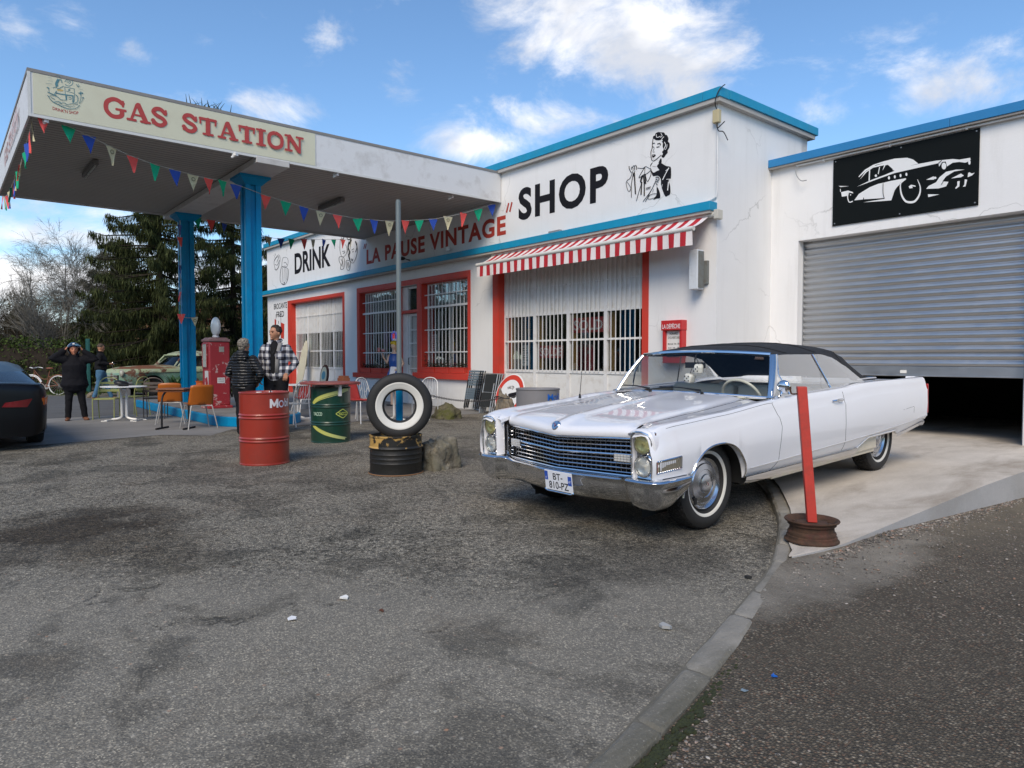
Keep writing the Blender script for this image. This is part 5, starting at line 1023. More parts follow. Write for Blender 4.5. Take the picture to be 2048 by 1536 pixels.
for s_ in (1, -1):
    mb = MB(); rf = side_rows(-.77, .83, s_); mb.grid(rf)
    # inner side of the fender tip and flange beside the hood
    mb.build('front_fender', PAINT, car, smooth=28)
    mb = MB(); mb.grid(side_rows(2.05, 4.30, s_)); cap = side_rows(4.30, 4.30, s_)[0]; mb.grid([cap, [p + Vector((-s_ * .06, .05, 0)) if 0 < i < 12 else p + Vector((-s_ * .03, .02, 0)) for i, p in enumerate(cap)], [Vector((s_ * .70, 4.30, p.z)) for p in cap]]); mb.build('rear_fender', PAINT, car, smooth=28)
    mb = MB(); mb.grid(side_rows(.83, 2.05, s_)); dr = mb.build('door', PAINT, car, smooth=28)
    def surf(y, z):
        P = sect(y); 
        for a, b in zip(P, P[1:]):
            if a[1] <= z <= b[1] + 1e-9: t = (z - a[1]) / max(1e-6, b[1] - a[1]); return a[0] + (b[0] - a[0]) * t
        return P[-1][0]
    def gapline(pts, name='panel_gap', r=.0022, mat=GAP, parent=car, out=.0):
        mb = MB(); mb.tube([Vector((s_ * (surf(y, z) + out), y + bow(y, z), z)) for y, z in pts], r, 5); return mb.build(name, mat, parent)
    gapline([(.83, .34 + .02 * i) for i in range(30)]); gapline([(2.05, .38 + .02 * i) for i in range(29)])
    gapline([(-.60 + .05 * i, interp(BELT, -.60 + .05 * i) - .0235) for i in range(30)], r=.0016)
    # chrome: sill, lower trim, wheel lips, belt strip
    mb = MB(); yy = [.385 + i * .05 for i in range(41)]
    mb.grid([[Vector((s_ * (surf(y, zbot(y) + .03) + .006), y, zbot(y) + .005)), Vector((s_ * (surf(y, zbot(y) + .03) - .004), y, zbot(y) - .03)), Vector((s_ * (surf(y, zbot(y) + .03) - .03), y, zbot(y) - .062))] for y in yy]); mb.build('sill_moulding', CHROME, car)
    mb = MB(); mb.tube([Vector((s_ * (surf(y, zbot(y) + .01) + .002), y, zbot(y) + .002)) for y in [2.38 + .03 * i for i in range(34)]], .011, 6, flat=1); mb.build('wheel_lip', CHROME, car)
    mb = MB(); mb.grid([[Vector((s_ * (surf(y, zbot(y) + .02) + .003), y, zbot(y) + .012)), Vector((s_ * (surf(y, zbot(y) + .02) - .01), y, zbot(y) - .028)), Vector((s_ * (surf(y, zbot(y)) - .04), y, zbot(y) - .05))] for y in [3.40 + i * .05 for i in range(19)]]); mb.build('sill_moulding', CHROME, car)
    mb = MB(); mb.tube([Vector((s_ * (surf(y, zbot(y) + .012) + .0), y, zbot(y) + .0)) for y in [-.404 + .0195 * i for i in range(41)]], .008, 6); mb.build('wheel_lip', CHROME, car)
    gapline([(.40 + .05 * i, zc(.40 + .05 * i) + .006) for i in range(79)], 'side_trim', .0045, CHROME, out=.003)
    mb = MB(); mb.tube([Vector((s_ * (interp(WID, y) - .105), y, interp(BELT, y) + .006)) for y in [.95 + .07 * i for i in range(21)]], .007, 6); mb.build('window_trim', CHROME, car)
    # door handle, lock, fuel flap line
    x_ = s_ * (surf(1.9, .86) + .004); mb = MB(); mb.tube([(x_, 1.80, .868), (x_ + s_ * .022, 1.83, .872), (x_ + s_ * .024, 1.96, .872), (x_, 1.99, .868)], [.007, .009, .011, .010], 8); mb.box((x_, 1.96, .866), (.012, .07, .03)); mb.cyl((x_ - s_ * .01, 1.985, .80), (x_ + s_ * .006, 1.985, .80), .012, n=12); mb.build('handle', CHROME, dr)
    if s_ == 1: gapline([(3.45, .66), (3.6, .665), (3.78, .67), (3.80, .66), (3.80, .60)], 'panel_gap', .0015)
    # cornering lamp on the fender side
    def q(y, z, o): return Vector((s_ * (surf(y, z) + o), y, z))
    mb = MB()
    for a, b in (((-.735, .625), (-.49, .640)), ((-.49, .640), (-.49, .556)), ((-.49, .556), (-.735, .545)), ((-.735, .545), (-.735, .625))): mb.tube([q(*a, .002), q(*b, .002)], .007, 6)
    fr = mb.build('side_lamp', CHROME, car); mb = MB(); mb.grid([[q(-.735 + .245 * i / 10, .547 + .011 * i / 10, .001), q(-.735 + .245 * i / 10, .624 + .015 * i / 10, .001)] for i in range(11)]); mb.build('lens', pbr('amber grey lens', (.30, .27, .20), .25), fr)
    mb = MB()
    for i in range(1, 12): y_ = -.735 + .245 * i / 12; mb.tube([q(y_, .55, .004), q(y_, .63, .004)], .0035, 5)
    mb.build('lens_rib', CHROME, fr)
    # rear wheel well / inner arches
    mb = MB(); rows = []
    for i in range(25):
        a = math.pi * i / 24; rows.append([Vector((s_ * xx, -.015 + .43 * math.cos(a), .30 + .40 * math.sin(a))) for xx in (.955, .60)])
    mb.grid(rows); mb.grid([[Vector((s_ * .60, -.015 + .43 * math.cos(math.pi * i / 24), .30 + .40 * math.sin(math.pi * i / 24))) for i in range(25)], [Vector((s_ * .60, -.015 + .43 * math.cos(math.pi * i / 24), .12)) for i in range(25)]])
    mb.build('wheel_well', BLACK, car, weld=False)
# hood
def yf(x): return -.775 + .135 * (min(1, abs(x) / .70)) ** 1.2
def zhood(x, t):
    y = yf(x) + (.84 - yf(x)) * t; ax = abs(x); edge = interp([(-.8, .835), (-.5, .855), (.1, .882), (.84, .935)], y); cen = interp([(-.78, .79), (-.72, .815), (-.5, .865), (0, .915), (.5, .955), (.84, .978)], y)
    k = max(0, 1 - (ax / .60)); prof = (1 - (ax / .80) ** 2.2) if ax < .8 else 0; z = edge + (cen - edge) * max(0, prof) - .012 * math.exp(-((ax - .66) / .05) ** 2)
    rise = .018 * math.exp(-(x / .06) ** 2) * (1 - .6 * t); return y, z + rise
def hood_rows(x0, x1):
    rows = []; nx = 44
    for i in range(nx + 1):
        x = x0 + (x1 - x0) * i / nx; r_ = []
        lo = .732 + .025 * min(1, abs(x) / .70)
        y0, z0 = zhood(x, 0); ztop = z0
        for j, (dy, f) in enumerate(((.03, 0.0), (.006, .04), (.0, .16), (.0, .4), (.006, .66), (.022, .85), (.05, .96))):
            zt = zhood(x, .05 / 1.6)[1]; r_.append(Vector((x, y0 + dy, lo + (zt - lo) * f)))
        for j in range(1, 30):
            y, z = zhood(x, (.06 + (j) * .94 / 29 * 1.0) if j > 1 else .055); r_.append(Vector((x, y, z)))
        rows.append(r_)
    return rows
mb = MB(); mb.grid(hood_rows(-.705, .705)); hood = mb.build('hood', PAINT, car, smooth=40)
# strip between hood and fender crown, from fender tip to cowl
for s_ in (1, -1):
    mb = MB(); rows = []
    for i in range(34):
        y = -.73 + 1.57 * i / 33; xf, zf = sect(y)[-1]; xh = .712; yh = max(y, yf(.70) + .012); zh = zhood(.70, min(1, max(.055, (y - yf(.70)) / (.84 - yf(.70)))))[1]
        a = Vector((s_ * xf, y + bow(y, zf), zf)); b = Vector((s_ * xh, y, max(zh, .80) if y > -.55 else zf - .02)); rows.append([a, a.lerp(b, .35) + Vector((0, 0, -.001)), a.lerp(b, .7), b, b + Vector((0, 0, -.03))])
    mb.grid(rows)
    # nose cap of the fender, brow over the lamps and pod walls
    
    mb.build('fender_top', PAINT, car, smooth=30)
    mb = MB(); zt = .86
    pr = [(.750, .49), (.750, .79), (.765, .828), (.80, .842), (.87, .842), (.925, .828), (.952, .795), (.962, .74), (.962, .49)]
    r0 = [Vector((s_ * a, -.735 - (.012 if b > .79 else 0), b)) for a, b in pr]; r1 = [Vector((s_ * (a + (.010 if a < .83 else -.014)), -.748 - (.012 if b > .79 else 0), b - (.010 if b > .79 else 0))) for a, b in pr]; r2 = [Vector((s_ * (a + (.014 if a < .83 else -.028)), -.70, b - (.024 if b > .79 else 0))) for a, b in pr]; rb_ = [Vector((s_ * a, -.66, b)) for a, b in pr]
    mb.grid([rb_, r0, r1, r2]); mb.build('lamp_pod', PAINT, car, smooth=40)
    mb = MB(); mb.bb(s_ * .758, s_ * .945, -.715, -.70, .485, .825); bz = mb.build('lamp_bezel', CHROME, car, smooth=0, bevel=.004)
    for zz, lm in ((.738, LENSY), (.580, LENS)):
        c = Vector((s_ * .850, -.715, zz)); mb = MB(); mb.lathe([(.078, 0), (.079, .016), (.076, .024), (.070, .024), (.068, .018), (.067, .008)], c, (0, -1, 0), 36); hl = mb.build('headlight', CHROME, car)
        mb = MB(); mb.lathe([(.0, .002), (.03, .004), (.052, .009), (.068, .018)], c, (0, -1, 0), 30); mb.ell(c + Vector((0, -.02, 0)), (.011, .016, .011), 10); mb.build('reflector', pbr('lamp reflector', (.85, .85, .82), .35, .55), hl)
        mb = MB(); mb.lathe([(.069, .020), (.062, .030), (.047, .038), (.024, .043), (.0, .044)], c, (0, -1, 0), 30); mb.build('lens', lm, hl)
    # bezel lip in chrome around both lamps
    mb = MB(); mb.tube([(s_ * .762, -.75, .50), (s_ * .762, -.75, .66), (s_ * .763, -.755, .785), (s_ * .785, -.765, .82), (s_ * .86, -.768, .828), (s_ * .915, -.762, .812), (s_ * .938, -.752, .77), (s_ * .940, -.75, .66), (s_ * .940, -.75, .50)], .006, 6); mb.build('bezel_trim', CHROME, bz)
# grille: V-plan
def yg(x): return -.738 + .125 * (min(1, abs(x) / .74)) ** 1.1
GB = .475
def gt(x): return .722 + .025 * min(1, abs(x) / .70)
xsg = [-.735 + 1.47 * i / 40 for i in range(41)]
mb = MB(); mb.grid([[Vector((x, yg(x) + .06, z)) for x in xsg] for z in (.44, .76)]); grl = mb.build('grille', DARK, car, smooth=60)
for k in range(8):
    f = (k + .6) / 8.2; mb = MB(); th = .011 if k != 4 else .018
    mb.grid([[Vector((x, yg(x) + dy - (.012 if k == 4 else 0), GB + (gt(x) - GB) * f + dz)) for x in xsg] for dy, dz in ((.04, th * .5), (.0, th * .45), (-.004, 0), (.0, -th * .45), (.04, -th * .5))]); mb.build('grille_bar', CHROME, grl, smooth=40)
mb = MB()
for i in range(1, 34):
    x = -.735 + 1.47 * i / 34; mb.box((x, yg(x) + .030, GB + (gt(x) - GB) / 2), (.004, .03, gt(x) - GB - .01))
mb.build('grille_slat', pbr('dull chrome', (.35, .35, .35), .3, 1.0), grl, smooth=0)
mb = MB(); mb.tube([Vector((x, yg(x) - .012, gt(x) + .004)) for x in xsg], .009, 8); mb.tube([Vector((x, yg(x) - .012, GB)) for x in xsg], .008, 8)
for s_ in (1, -1): mb.tube([(s_ * .742, yg(.735) - .012, GB), (s_ * .742, yg(.735) - .012, gt(.74))], .009, 8)
mb.build('grille_frame', CHROME, grl)
for s_ in (1, -1):
    x = s_ * .60; mb = MB(); a = math.atan2(yg(.67) - yg(.53), .14) * s_; mb.box((x, yg(x) - .006, .605), (.16, .03, .066), rz=a); pl = mb.build('parking_lamp', CHROME, car, smooth=0, bevel=.006); mb = MB()
    for i in range(5):
        for j in range(3): mb.box((x + (i - 2) * .027 * math.cos(a), yg(x) - .024 + (i - 2) * .027 * math.sin(a), .605 + (j - 1) * .018), (.022, .006, .013), rz=a)
    mb.build('lens', pbr('clear ribbed lens', (.5, .5, .48), .15), pl, smooth=0)
# crest on the nose and hubcap crests
def crest(c, right, up, n_, r, par):
    ik = Ink(lambda a, b: Vector(c) + Vector(right) * a * r + Vector(up) * b * r, n_, .001)
    ik.line([(-.2, -.95), (-.8, -.5), (-.95, .2), (-.6, .85)], .16, 5); ik.line([(.2, -.95), (.8, -.5), (.95, .2), (.6, .85)], .16, 5); ik.fill([(-.5, .5), (-.5, -.1), (0, -.7), (.5, -.1), (.5, .5), (0, .62)]); 
    o = ik.build('crest', CHROME, par); ik = Ink(lambda a, b: Vector(c) + Vector(right) * a * r + Vector(up) * b * r, n_, .0025)
    ik.fill([(-.42, .2), (-.42, .42), (-.02, .52), (-.02, .2)]); ik.fill([(.02, -.55), (.02, .1), (.42, .1), (.42, -.08)]); ik.build('crest_enamel', pbr('crest enamel', (.22, .05, .05), .3), o); return o
mb = MB(); cz = Vector((0, -.752, .808)); mb.lathe([(.0, .012), (.034, .010), (.040, .004), (.042, -.01)], cz, (0, -1, .55), 24); nb_ = mb.build('emblem', CHROME, hood); nn = Vector((0, -1, .55)).normalized(); crest(cz + nn * .012, (1, 0, 0), Vector((0, .55, 1)).normalized(), nn, .030, nb_)
# bumper
bpath = [(.0, -.785, 0), (.10, -.782, 0), (.25, -.76, .0), (.45, -.72, .0), (.58, -.695, .0), (.66, -.70, .5), (.71, -.745, 1), (.74, -.785, 1), (.78, -.795, 1), (.86, -.795, 1), (.93, -.785, 1), (.985, -.75, 1), (1.008, -.70, 1), (1.014, -.55, 1), (1.012, -.405, 1)]
full = [Vector((-a, b, c)) for a, b, c in reversed(bpath[1:])] + [Vector(p) for p in bpath]
fp = smooth_path([(p.x, p.y, p.z) for p in full], 5)
def bsec(k):     # (outward offset, height)
    k = max(0, min(1, k)); L_ = lambda a, b: a + (b - a) * k
    return [(-.07, L_(.462, .488)), (-.015, L_(.468, .496)), (.010, L_(.464, .492)), (.018, L_(.452, .480)), (.012, L_(.440, .466)), (.002, L_(.430, .455)), (.000, L_(.41, .43)), (-.010, L_(.37, .385)), (-.026, L_(.33, .34)), (-.046, L_(.295, .30)), (-.072, L_(.268, .275)), (-.12, L_(.262, .27))]
rows = []
for i, p in enumerate(fp):
    a = fp[max(0, i - 1)]; b = fp[min(len(fp) - 1, i + 1)]; d = Vector((b.x - a.x, b.y - a.y, 0)).normalized(); nrm = Vector((d.y, -d.x, 0))
    tip = 1 - .35 * max(0, min(1, (p.y + .56) / .15)) if abs(p.x) > .95 else 1
    rows.append([Vector((p.x, p.y, 0)) + nrm * o_ + Vector((0, 0, (.49 + (z_ - .49) * tip) if p.z > .9 else z_)) for o_, z_ in bsec(p.z)])
mb = MB(); mb.grid(rows); bmp = mb.build('front_bumper', CHROME, car, smooth=50)
# number plate
mb = MB(); c = Vector((.085, -.815, .385)); mb.box(c, (.30, .008, .155), rz=.0, rx=.10); pt = mb.build('number_plate', pbr('plate white', (.72, .74, .78), .35), car, smooth=0, bevel=.002)
up_ = Vector((0, -.10, 1)).normalized(); def_n = Vector((0, -1, -.10)).normalized(); o0 = c + def_n * .0045
text_on('BT-', o0 - Vector((.055, 0, 0)) + up_ * .008, (1, 0, 0), up_, .105, .052, INK, 'plate_text', pt, bold=.01, thick=.001); text_on('810-PZ', o0 - Vector((.105, 0, 0)) - up_ * .064, (1, 0, 0), up_, .215, .058, INK, 'plate_text', pt, bold=.01, thick=.001)
pb = pbr('plate blue', (.02, .08, .42), .4)
for x0, x1, z0, z1 in ((-.147, -.112, .0, .070), (.108, .147, -.02, .052)):
    mb = MB(); b0 = o0 + def_n * .0008; mb.add([b0 + Vector((x0, 0, 0)) + up_ * z0, b0 + Vector((x1, 0, 0)) + up_ * z0, b0 + Vector((x1, 0, 0)) + up_ * z1, b0 + Vector((x0, 0, 0)) + up_ * z1], [(0, 1, 2, 3)]); mb.build('plate_band', pb, pt, smooth=0)
text_on('F', o0 + Vector((-.136, 0, 0)) + up_ * .008 + def_n * .001, (1, 0, 0), up_, .012, .018, WHITE, 'plate_text', pt, thick=.001); text_on('47', o0 + Vector((.115, 0, 0)) + up_ * .0 + def_n * .001, (1, 0, 0), up_, .024, .020, WHITE, 'plate_text', pt, thick=.001)
mb = MB(); mb.tube([c + Vector((-.155, -.006, 0)) - up_ * .075, c + Vector((-.13, -.004, 0)) - up_ * .088, c + Vector((.13, -.004, 0)) - up_ * .088, c + Vector((.155, -.006, 0)) - up_ * .075], .006, 6); mb.build('plate_holder', CHROME, car)
# cowl, floor, interior
mb = MB(); mb.grid([[Vector((x, y + .06 * (x / .83) ** 2 * (1 if y > .86 else 0), z - .03 * (abs(x) / .83) ** 2)) for x in [-.83 + 1.66 * i / 16 for i in range(17)]] for y, z in ((.845, .975), (.90, .972), (.99, .965))]); mb.build('cowl', PAINT, car, smooth=60)
mb = MB(); mb.bb(-.62, .62, -.5, 4.1, .25, .36); mb.bb(-.84, .84, .5, 2.5, .27, .34); mb.bb(-.58, .58, -.55, .3, .3, .62); mb.build('chassis', BLACK, car, smooth=0)
mb = MB(); mb.bb(-.90, .90, .9, 2.95, .26, .30); mb.bb(-.92, -.86, .9, 2.95, .3, .93); mb.bb(.86, .92, .9, 2.95, .3, .93); mb.build('cabin_tub', VINYL, car, smooth=0, bevel=.01)
mb = MB(); mb.grid([[Vector((x, y, z)) for x in (-.86, -.5, 0, .5, .86)] for y, z in ((.93, .935), (1.05, .92), (1.20, .89), (1.26, .83), (1.22, .70), (1.12, .60))]); mb.build('dashboard', DASH, car, smooth=40)
for y0, nm in ((1.75, 'front_seat'), (2.62, 'rear_seat')):
    for s_ in ((-1, 1)):
        mb = MB(); mb.box((s_ * .40, y0 - .25, .52), (.76, .55, .18)); mb.box((s_ * .40, y0 + .08, .76), (.76, .16, .46 if y0 < 2 else .38), rx=-.18); mb.build(nm, VINYL, car, smooth=0, bevel=.05, bseg=3)
mb = MB(); c = Vector((.38, 1.30, .905)); ax = Vector((0, .88, .47)).normalized(); u = Vector((1, 0, 0)); w = ax.cross(u); ring = [c + (u * math.cos(a) + w * math.sin(a)) * .195 for a in [2 * math.pi * i / 36 for i in range(36)]]; mb.tube(ring, .013, 8, closed=True); mb.tube([c + u * .19, c - ax * .03, c - u * .19], .012, 6); mb.tube([c - ax * .02, c - ax * .35], .03, 8); mb.ell(c - ax * .02, (.05, .05, .03), 12); mb.build('steering_wheel', pbr('ivory rim', (.62, .60, .50), .35), car)
# windscreen frame and glass
def gbase(u): return Vector((.845 * u, .83 + .13 * u * u, .978 - .028 * u * u))
def ghead(u): return Vector((.715 * u, 1.13 + .10 * u * u, 1.342 - .030 * u * u))
us = [-1 + 2 * i / 20 for i in range(21)]
mb = MB(); rows = []
for j in range(9):
    t = j / 8; rows.append([gbase(u).lerp(ghead(u), t) + Vector((0, -.015 * math.sin(math.pi * t), 0)) for u in us])
mb.grid(rows); mb.build('windscreen', CGL, car, smooth=60)
mb = MB(); mb.tube([gbase(u) + Vector((0, -.008, 0)) for u in us], .010, 6); mb.build('windscreen_trim', CHROME, car)
mb = MB(); mb.grid([[ghead(u) + Vector((0, dy, dz)) for u in us] for dy, dz in ((-.010, -.016), (-.02, -.004), (-.016, .010), (.0, .018))]); mb.build('windscreen_header', CHROME, car, smooth=40)
for s_ in (1, -1):
    b, t_ = gbase(s_), ghead(s_); mb = MB(); d = (t_ - b)
    mb.grid([[b + Vector((s_ * o_[0], o_[1], 0)) + d * k / 6 + Vector((s_ * .012 * math.sin(math.pi * k / 6), -.012 * math.sin(math.pi * k / 6), 0)) for k in range(7)] for o_ in ((-.014, -.012), (-.004, -.02), (.006, -.018), (.010, -.012), (.014, -.016), (.022, -.008), (.026, .004), (.032, .002), (.036, .02), (.034, .045))]); mb.build('screen_pillar', CHROME, car, smooth=25)
# side glass
def sg(y, t, s_): b = interp(BELT, y) + .0; top = interp([(1.2, 1.30), (1.4, 1.305), (2.1, 1.29), (2.3, 1.25), (2.50, 1.16), (2.67, 1.06), (2.78, .99)], y); return Vector((s_ * (.885 - .15 * ((b + (top - b) * t) - .95) / .36), y, b + (top - b) * t))
for s_ in (1, -1):
    mb = MB(); rows = []
    for i in range(26):
        y = 1.00 + 1.80 * i / 25; r_ = []
        for j in range(7):
            t = j / 6
            if y < 1.27: tm = (y - .97) / .30; p = sg(1.27, 0, s_); zb_ = interp(BELT, y); zt_ = .955 + (1.31 - .955) * tm; z = zb_ + (zt_ - zb_) * t; r_.append(Vector((s_ * (.885 - .15 * (z - .95) / .36), y, z)))
            else: r_.append(sg(y, t, s_))
        rows.append(r_)
    mb.grid(rows); mb.build('side_glass', SGL if s_ == 1 else CGL, car, smooth=60)
    mb = MB(); mb.tube([sg(2.02 - .10 * t, t, s_) + Vector((s_ * .003, 0, 0)) for t in (0, .5, 1)], .008, 6); mb.tube([Vector((s_ * .885, 1.24, .955)), Vector((s_ * .80, 1.19, 1.14)), Vector((s_ * .745, 1.14 + .13, 1.31))], .008, 6); mb.build('window_divider', CHROME, car)
    # mirror
    b = Vector((s_ * .905, 1.02, .955)); mb = MB(); mb.tube([b, b + Vector((s_ * .03, -.02, .03)), b + Vector((s_ * .035, 0, .07))], .010, 8); mb.box(b + Vector((0, .0, -.002)), (.05, .09, .016)); mb.ell(b + Vector((s_ * .04, .0, .088)), (.058, .030, .058), 20)
    if s_ == 1: mb.build('wing_mirror', CHROME, car)
# soft top
def top_sec(y):
    """cross-section from rail to rail"""
    zc_ = interp([(1.14, 1.355), (1.35, 1.39), (1.8, 1.415), (2.2, 1.408), (2.5, 1.388), (2.68, 1.335), (2.85, 1.235), (3.05, 1.12), (3.22, 1.02)], y)
    hw = interp([(1.14, .715), (1.5, .735), (2.3, .745), (2.6, .765), (2.85, .80), (3.22, .80)], y)
    zr = interp([(1.14, 1.312), (1.4, 1.298), (2.05, 1.285), (2.28, 1.24), (2.46, 1.15), (2.64, 1.05), (2.73, 1.0), (3.22, 1.0)], y); zr = min(zr, zc_ - .005)
    P = []
    for u in [-1, -.99, -.965, -.93, -.88, -.8, -.65, -.45, -.2, 0, .2, .45, .65, .8, .88, .93, .965, .99, 1]:
        a = abs(u); drop = a ** 9 if a < .93 else None
        zs_ = zc_ - (zc_ - max(zr + .02, zc_ - .10)) * a ** 3.0
        if a >= .93: k = (a - .93) / .07; zs_ = (zc_ - (zc_ - max(zr + .02, zc_ - .10)) * .93 ** 3) * (1 - k) + zr * k
        x = hw * (a * .93 if a < .93 else .865 + .135 * ((a - .93) / .07) ** .45); x = x if u > 0 else -x
        P.append(Vector((x, y + (.10 * a * a if y < 1.3 else 0), zs_)))
    return P
mb = MB(); ty = [1.13, 1.15, 1.2, 1.3, 1.45, 1.6, 1.8, 2.0, 2.15, 2.3, 2.4, 2.5, 2.6, 2.7, 2.78, 2.85, 2.95, 3.05, 3.15, 3.22]
mb.grid([top_sec(y) for y in ty]); o = mb.build('soft_top', SOFT, car, smooth=70); md = o.modifiers.new('s', 'SOLIDIFY'); md.thickness = .012; md.offset = -1
mb = MB()
for y in (1.5, 2.05, 2.55): mb.tube([p + Vector((0, 0, .004)) for p in top_sec(y)[2:-2]], .004, 5)
mb.build('top_bow', SOFT, o)
mb = MB(); P0 = [Vector((x, 3.22 + .10 * (1 - (x / .8) ** 2), 1.012)) for x in [-.8 + 1.6 * i / 16 for i in range(17)]]; mb.tube(P0, .008, 6)
for s_ in (1, -1): mb.tube([(s_ * .815, 2.74, 1.015), (s_ * .825, 3.0, 1.018), (s_ * .80, 3.22, 1.012)], .008, 6)
mb.build('top_trim', CHROME, car)
# rear window panel visible through the cabin
mb = MB(); mb.grid([[Vector((x, y, z)) for x in (-.45, -.2, 0, .2, .45)] for y, z in ((2.70, 1.30), (3.02, 1.12))]); 
# rear deck
mb = MB(); rows = []
for i in range(16):
    y = 2.80 + 1.5 * i / 15; e_ = sect(y)[-1]; rows.append([Vector((x, y, e_[1] - .03 * (1 - (abs(x) / .83) ** 6) + .012 * math.cos(x * 1.8) * (1 if y > 3.2 else .6))) for x in [-e_[0], -.72, -.6, -.4, -.2, 0, .2, .4, .6, .72, e_[0]]])
    rows[-1][0].z = rows[-1][-1].z = e_[1]
mb.grid(rows); mb.grid([rows[-1], [p + Vector((0, .02, -.5)) for p in rows[-1]]]); mb.build('trunk_lid', PAINT, car, smooth=40)
mb = MB(); mb.tube([(-.88, 4.2, .46), (-.87, 4.30, .46), (-.6, 4.34, .46), (.6, 4.34, .46), (.87, 4.30, .46), (.88, 4.2, .46)], .06, 8); mb.build('rear_bumper', CHROME, car)
for s_ in (1, -1): mb = MB(); mb.box((s_ * .90, 4.345, .72), (.06, .03, .34)); mb.build('tail_light', pbr('tail red', (.35, .01, .01), .2), car, smooth=0, bevel=.01)
# wipers, aerial
for x0, y0, x1, y1 in ((.30, .76, -.26, .84), (-.28, .76, -.74, .86)):
    mb = MB(); a = Vector((x0, y0 + .02, .978)); m_ = Vector(((x0 + x1) / 2 + .02, (y0 + y1) / 2 + .045, 1.015)); mb.tube([a, a + Vector((-.03, .02, .015)), m_], [.008, .007, .005], 6); mb.cyl(a + Vector((0, 0, -.02)), a + Vector((0, 0, .012)), .016, n=10); b0 = Vector((x0 - .06, (y0 + .085), 1.0)); b1 = Vector((x1, y1 + .06, 1.012)); mb.tube([b0, b0.lerp(b1, .5) + Vector((0, -.01, .01)), b1], .006, 6); mb.build('wiper', DKMET, car)
mb = MB(); mb.cyl((-.85, .40, .91), (-.85, .40, .95), .014, .008, 10); mb.tube([(-.85, .40, .94), (-.84, .43, 1.21)], [.004, .002], 6); mb.build('aerial', DKMET, car)
# interior mirror, papers on the screen
mb = MB(); mb.tube([(0, 1.14, 1.33), (0, 1.10, 1.27), (0, 1.11, 1.235)], .006, 6); mb.box((0, 1.11, 1.215), (.22, .02, .055)); mb.build('interior_mirror', DKMET, car, smooth=0, bevel=.006)
ik = Ink(lambda a, b: gbase(.88 + a).lerp(ghead(.88 + a), .88 + b), (0, -.9, .4), .016); 
for k_ in range(5): ik.line([(-.05 + .02 * k_, -.02), (-.045 + .02 * k_, .03), (-.035 + .02 * k_, -.015)], .008, 4)
ik.line([(-.06, -.035), (.05, -.035)], .006, 1); ik.build('windscreen_sticker', pbr('sticker brown', (.08, .05, .04), .6), car)
# wheels
def wheel(parent, x, y, s_, steer=0, r=.352, cap=.192):
    w = empty('wheel', (x, y, r)); w.parent = parent; w.rotation_euler = (0, 0, steer)
    mb = MB(); ax = (1 * s_, 0, 0); side = [(.225, .055), (.235, .078), (.262, .094), (.29, .099), (.318, .094), (.338, .080)]
    mb.lathe([(.20, .04), (.225, .055)] + side[1:] , (0, 0, 0), ax, 48); mb.lathe([(.338, -.080), (.318, -.094), (.29, -.099), (.262, -.094), (.225, -.06), (.15, -.04)], (0, 0, 0), ax, 48); t = mb.build('tyre', TYRE, w, smooth=60)
    mb = MB(); mb.lathe([(.338, .080), (r - .003, .068), (r, .03), (r, -.03), (r - .003, -.068), (.338, -.080)], (0, 0, 0), ax, 64); mb.build('tread', TREAD, t, smooth=50)
    mb = MB(); mb.lathe([(.231, .0775), (.2345, .0805), (.250, .0895), (.2535, .0895)], (0, 0, 0), ax, 64); mb.build('whitewall', WW, t, smooth=60)
    mb = MB(); mb.lathe([(.205, .03), (.205, .058), (.196, .064), (.190, .060), (.176, .046), (.158, .050), (.150, .058), (.110, .064), (.105, .060), (.075, .066), (.070, .078), (.050, .084), (.0, .086)], (0, 0, 0), ax, 56); h_ = mb.build('wheel_cover', HUB, w, smooth=30)
    crest((s_ * .087, 0, 0), (0, s_, 0), (0, 0, 1), (s_, 0, 0), .026, h_)
    for a in (.02,): mb = MB(); mb.box((s_ * .064, -.13, -.12), (.01, .03, .05)); mb.build('valve', DARK, h_, smooth=0)
    return w
wheel(car, .785, .01, 1, .0); wheel(car, -.785, .01, -1, .0); wheel(car, .735, 3.27, 1); wheel(car, -.735, 3.27, -1)
bpy.context.view_layer.update()
# fuzzy dice hanging from the mirror
dw = car.matrix_world @ Vector((.03, 1.08, 1.16)); DICE = pbr('plush white', (.74, .72, .66), .95, bump=.5, bscale=120)
e = empty('hanging_dice', dw, 0, 'pair of white plush dice hanging from the inside mirror of the white convertible', 'dice')
for i, (dx, dz) in enumerate(((.03, .02), (-.07, -.07))):
    mb = MB(); mb.box((dx, 0, dz), (.085, .085, .085), rz=.5 + i, rx=.3); d = mb.build('die', DICE, e, smooth=40, bevel=.02, bseg=3); mb = MB()
    for a, b in ((0, 0), (.02, .02), (-.02, -.02), (.02, -.02), (-.02, .02)): mb.ell((dx + a, -.052, dz + b), (.007, .004, .007), 8)
    mb.build('spots', INK, d)
    mb = MB(); mb.tube([(dx, 0, dz + .04), (.0, .0, .13)], .003, 5); mb.build('cord', DKMET, e)
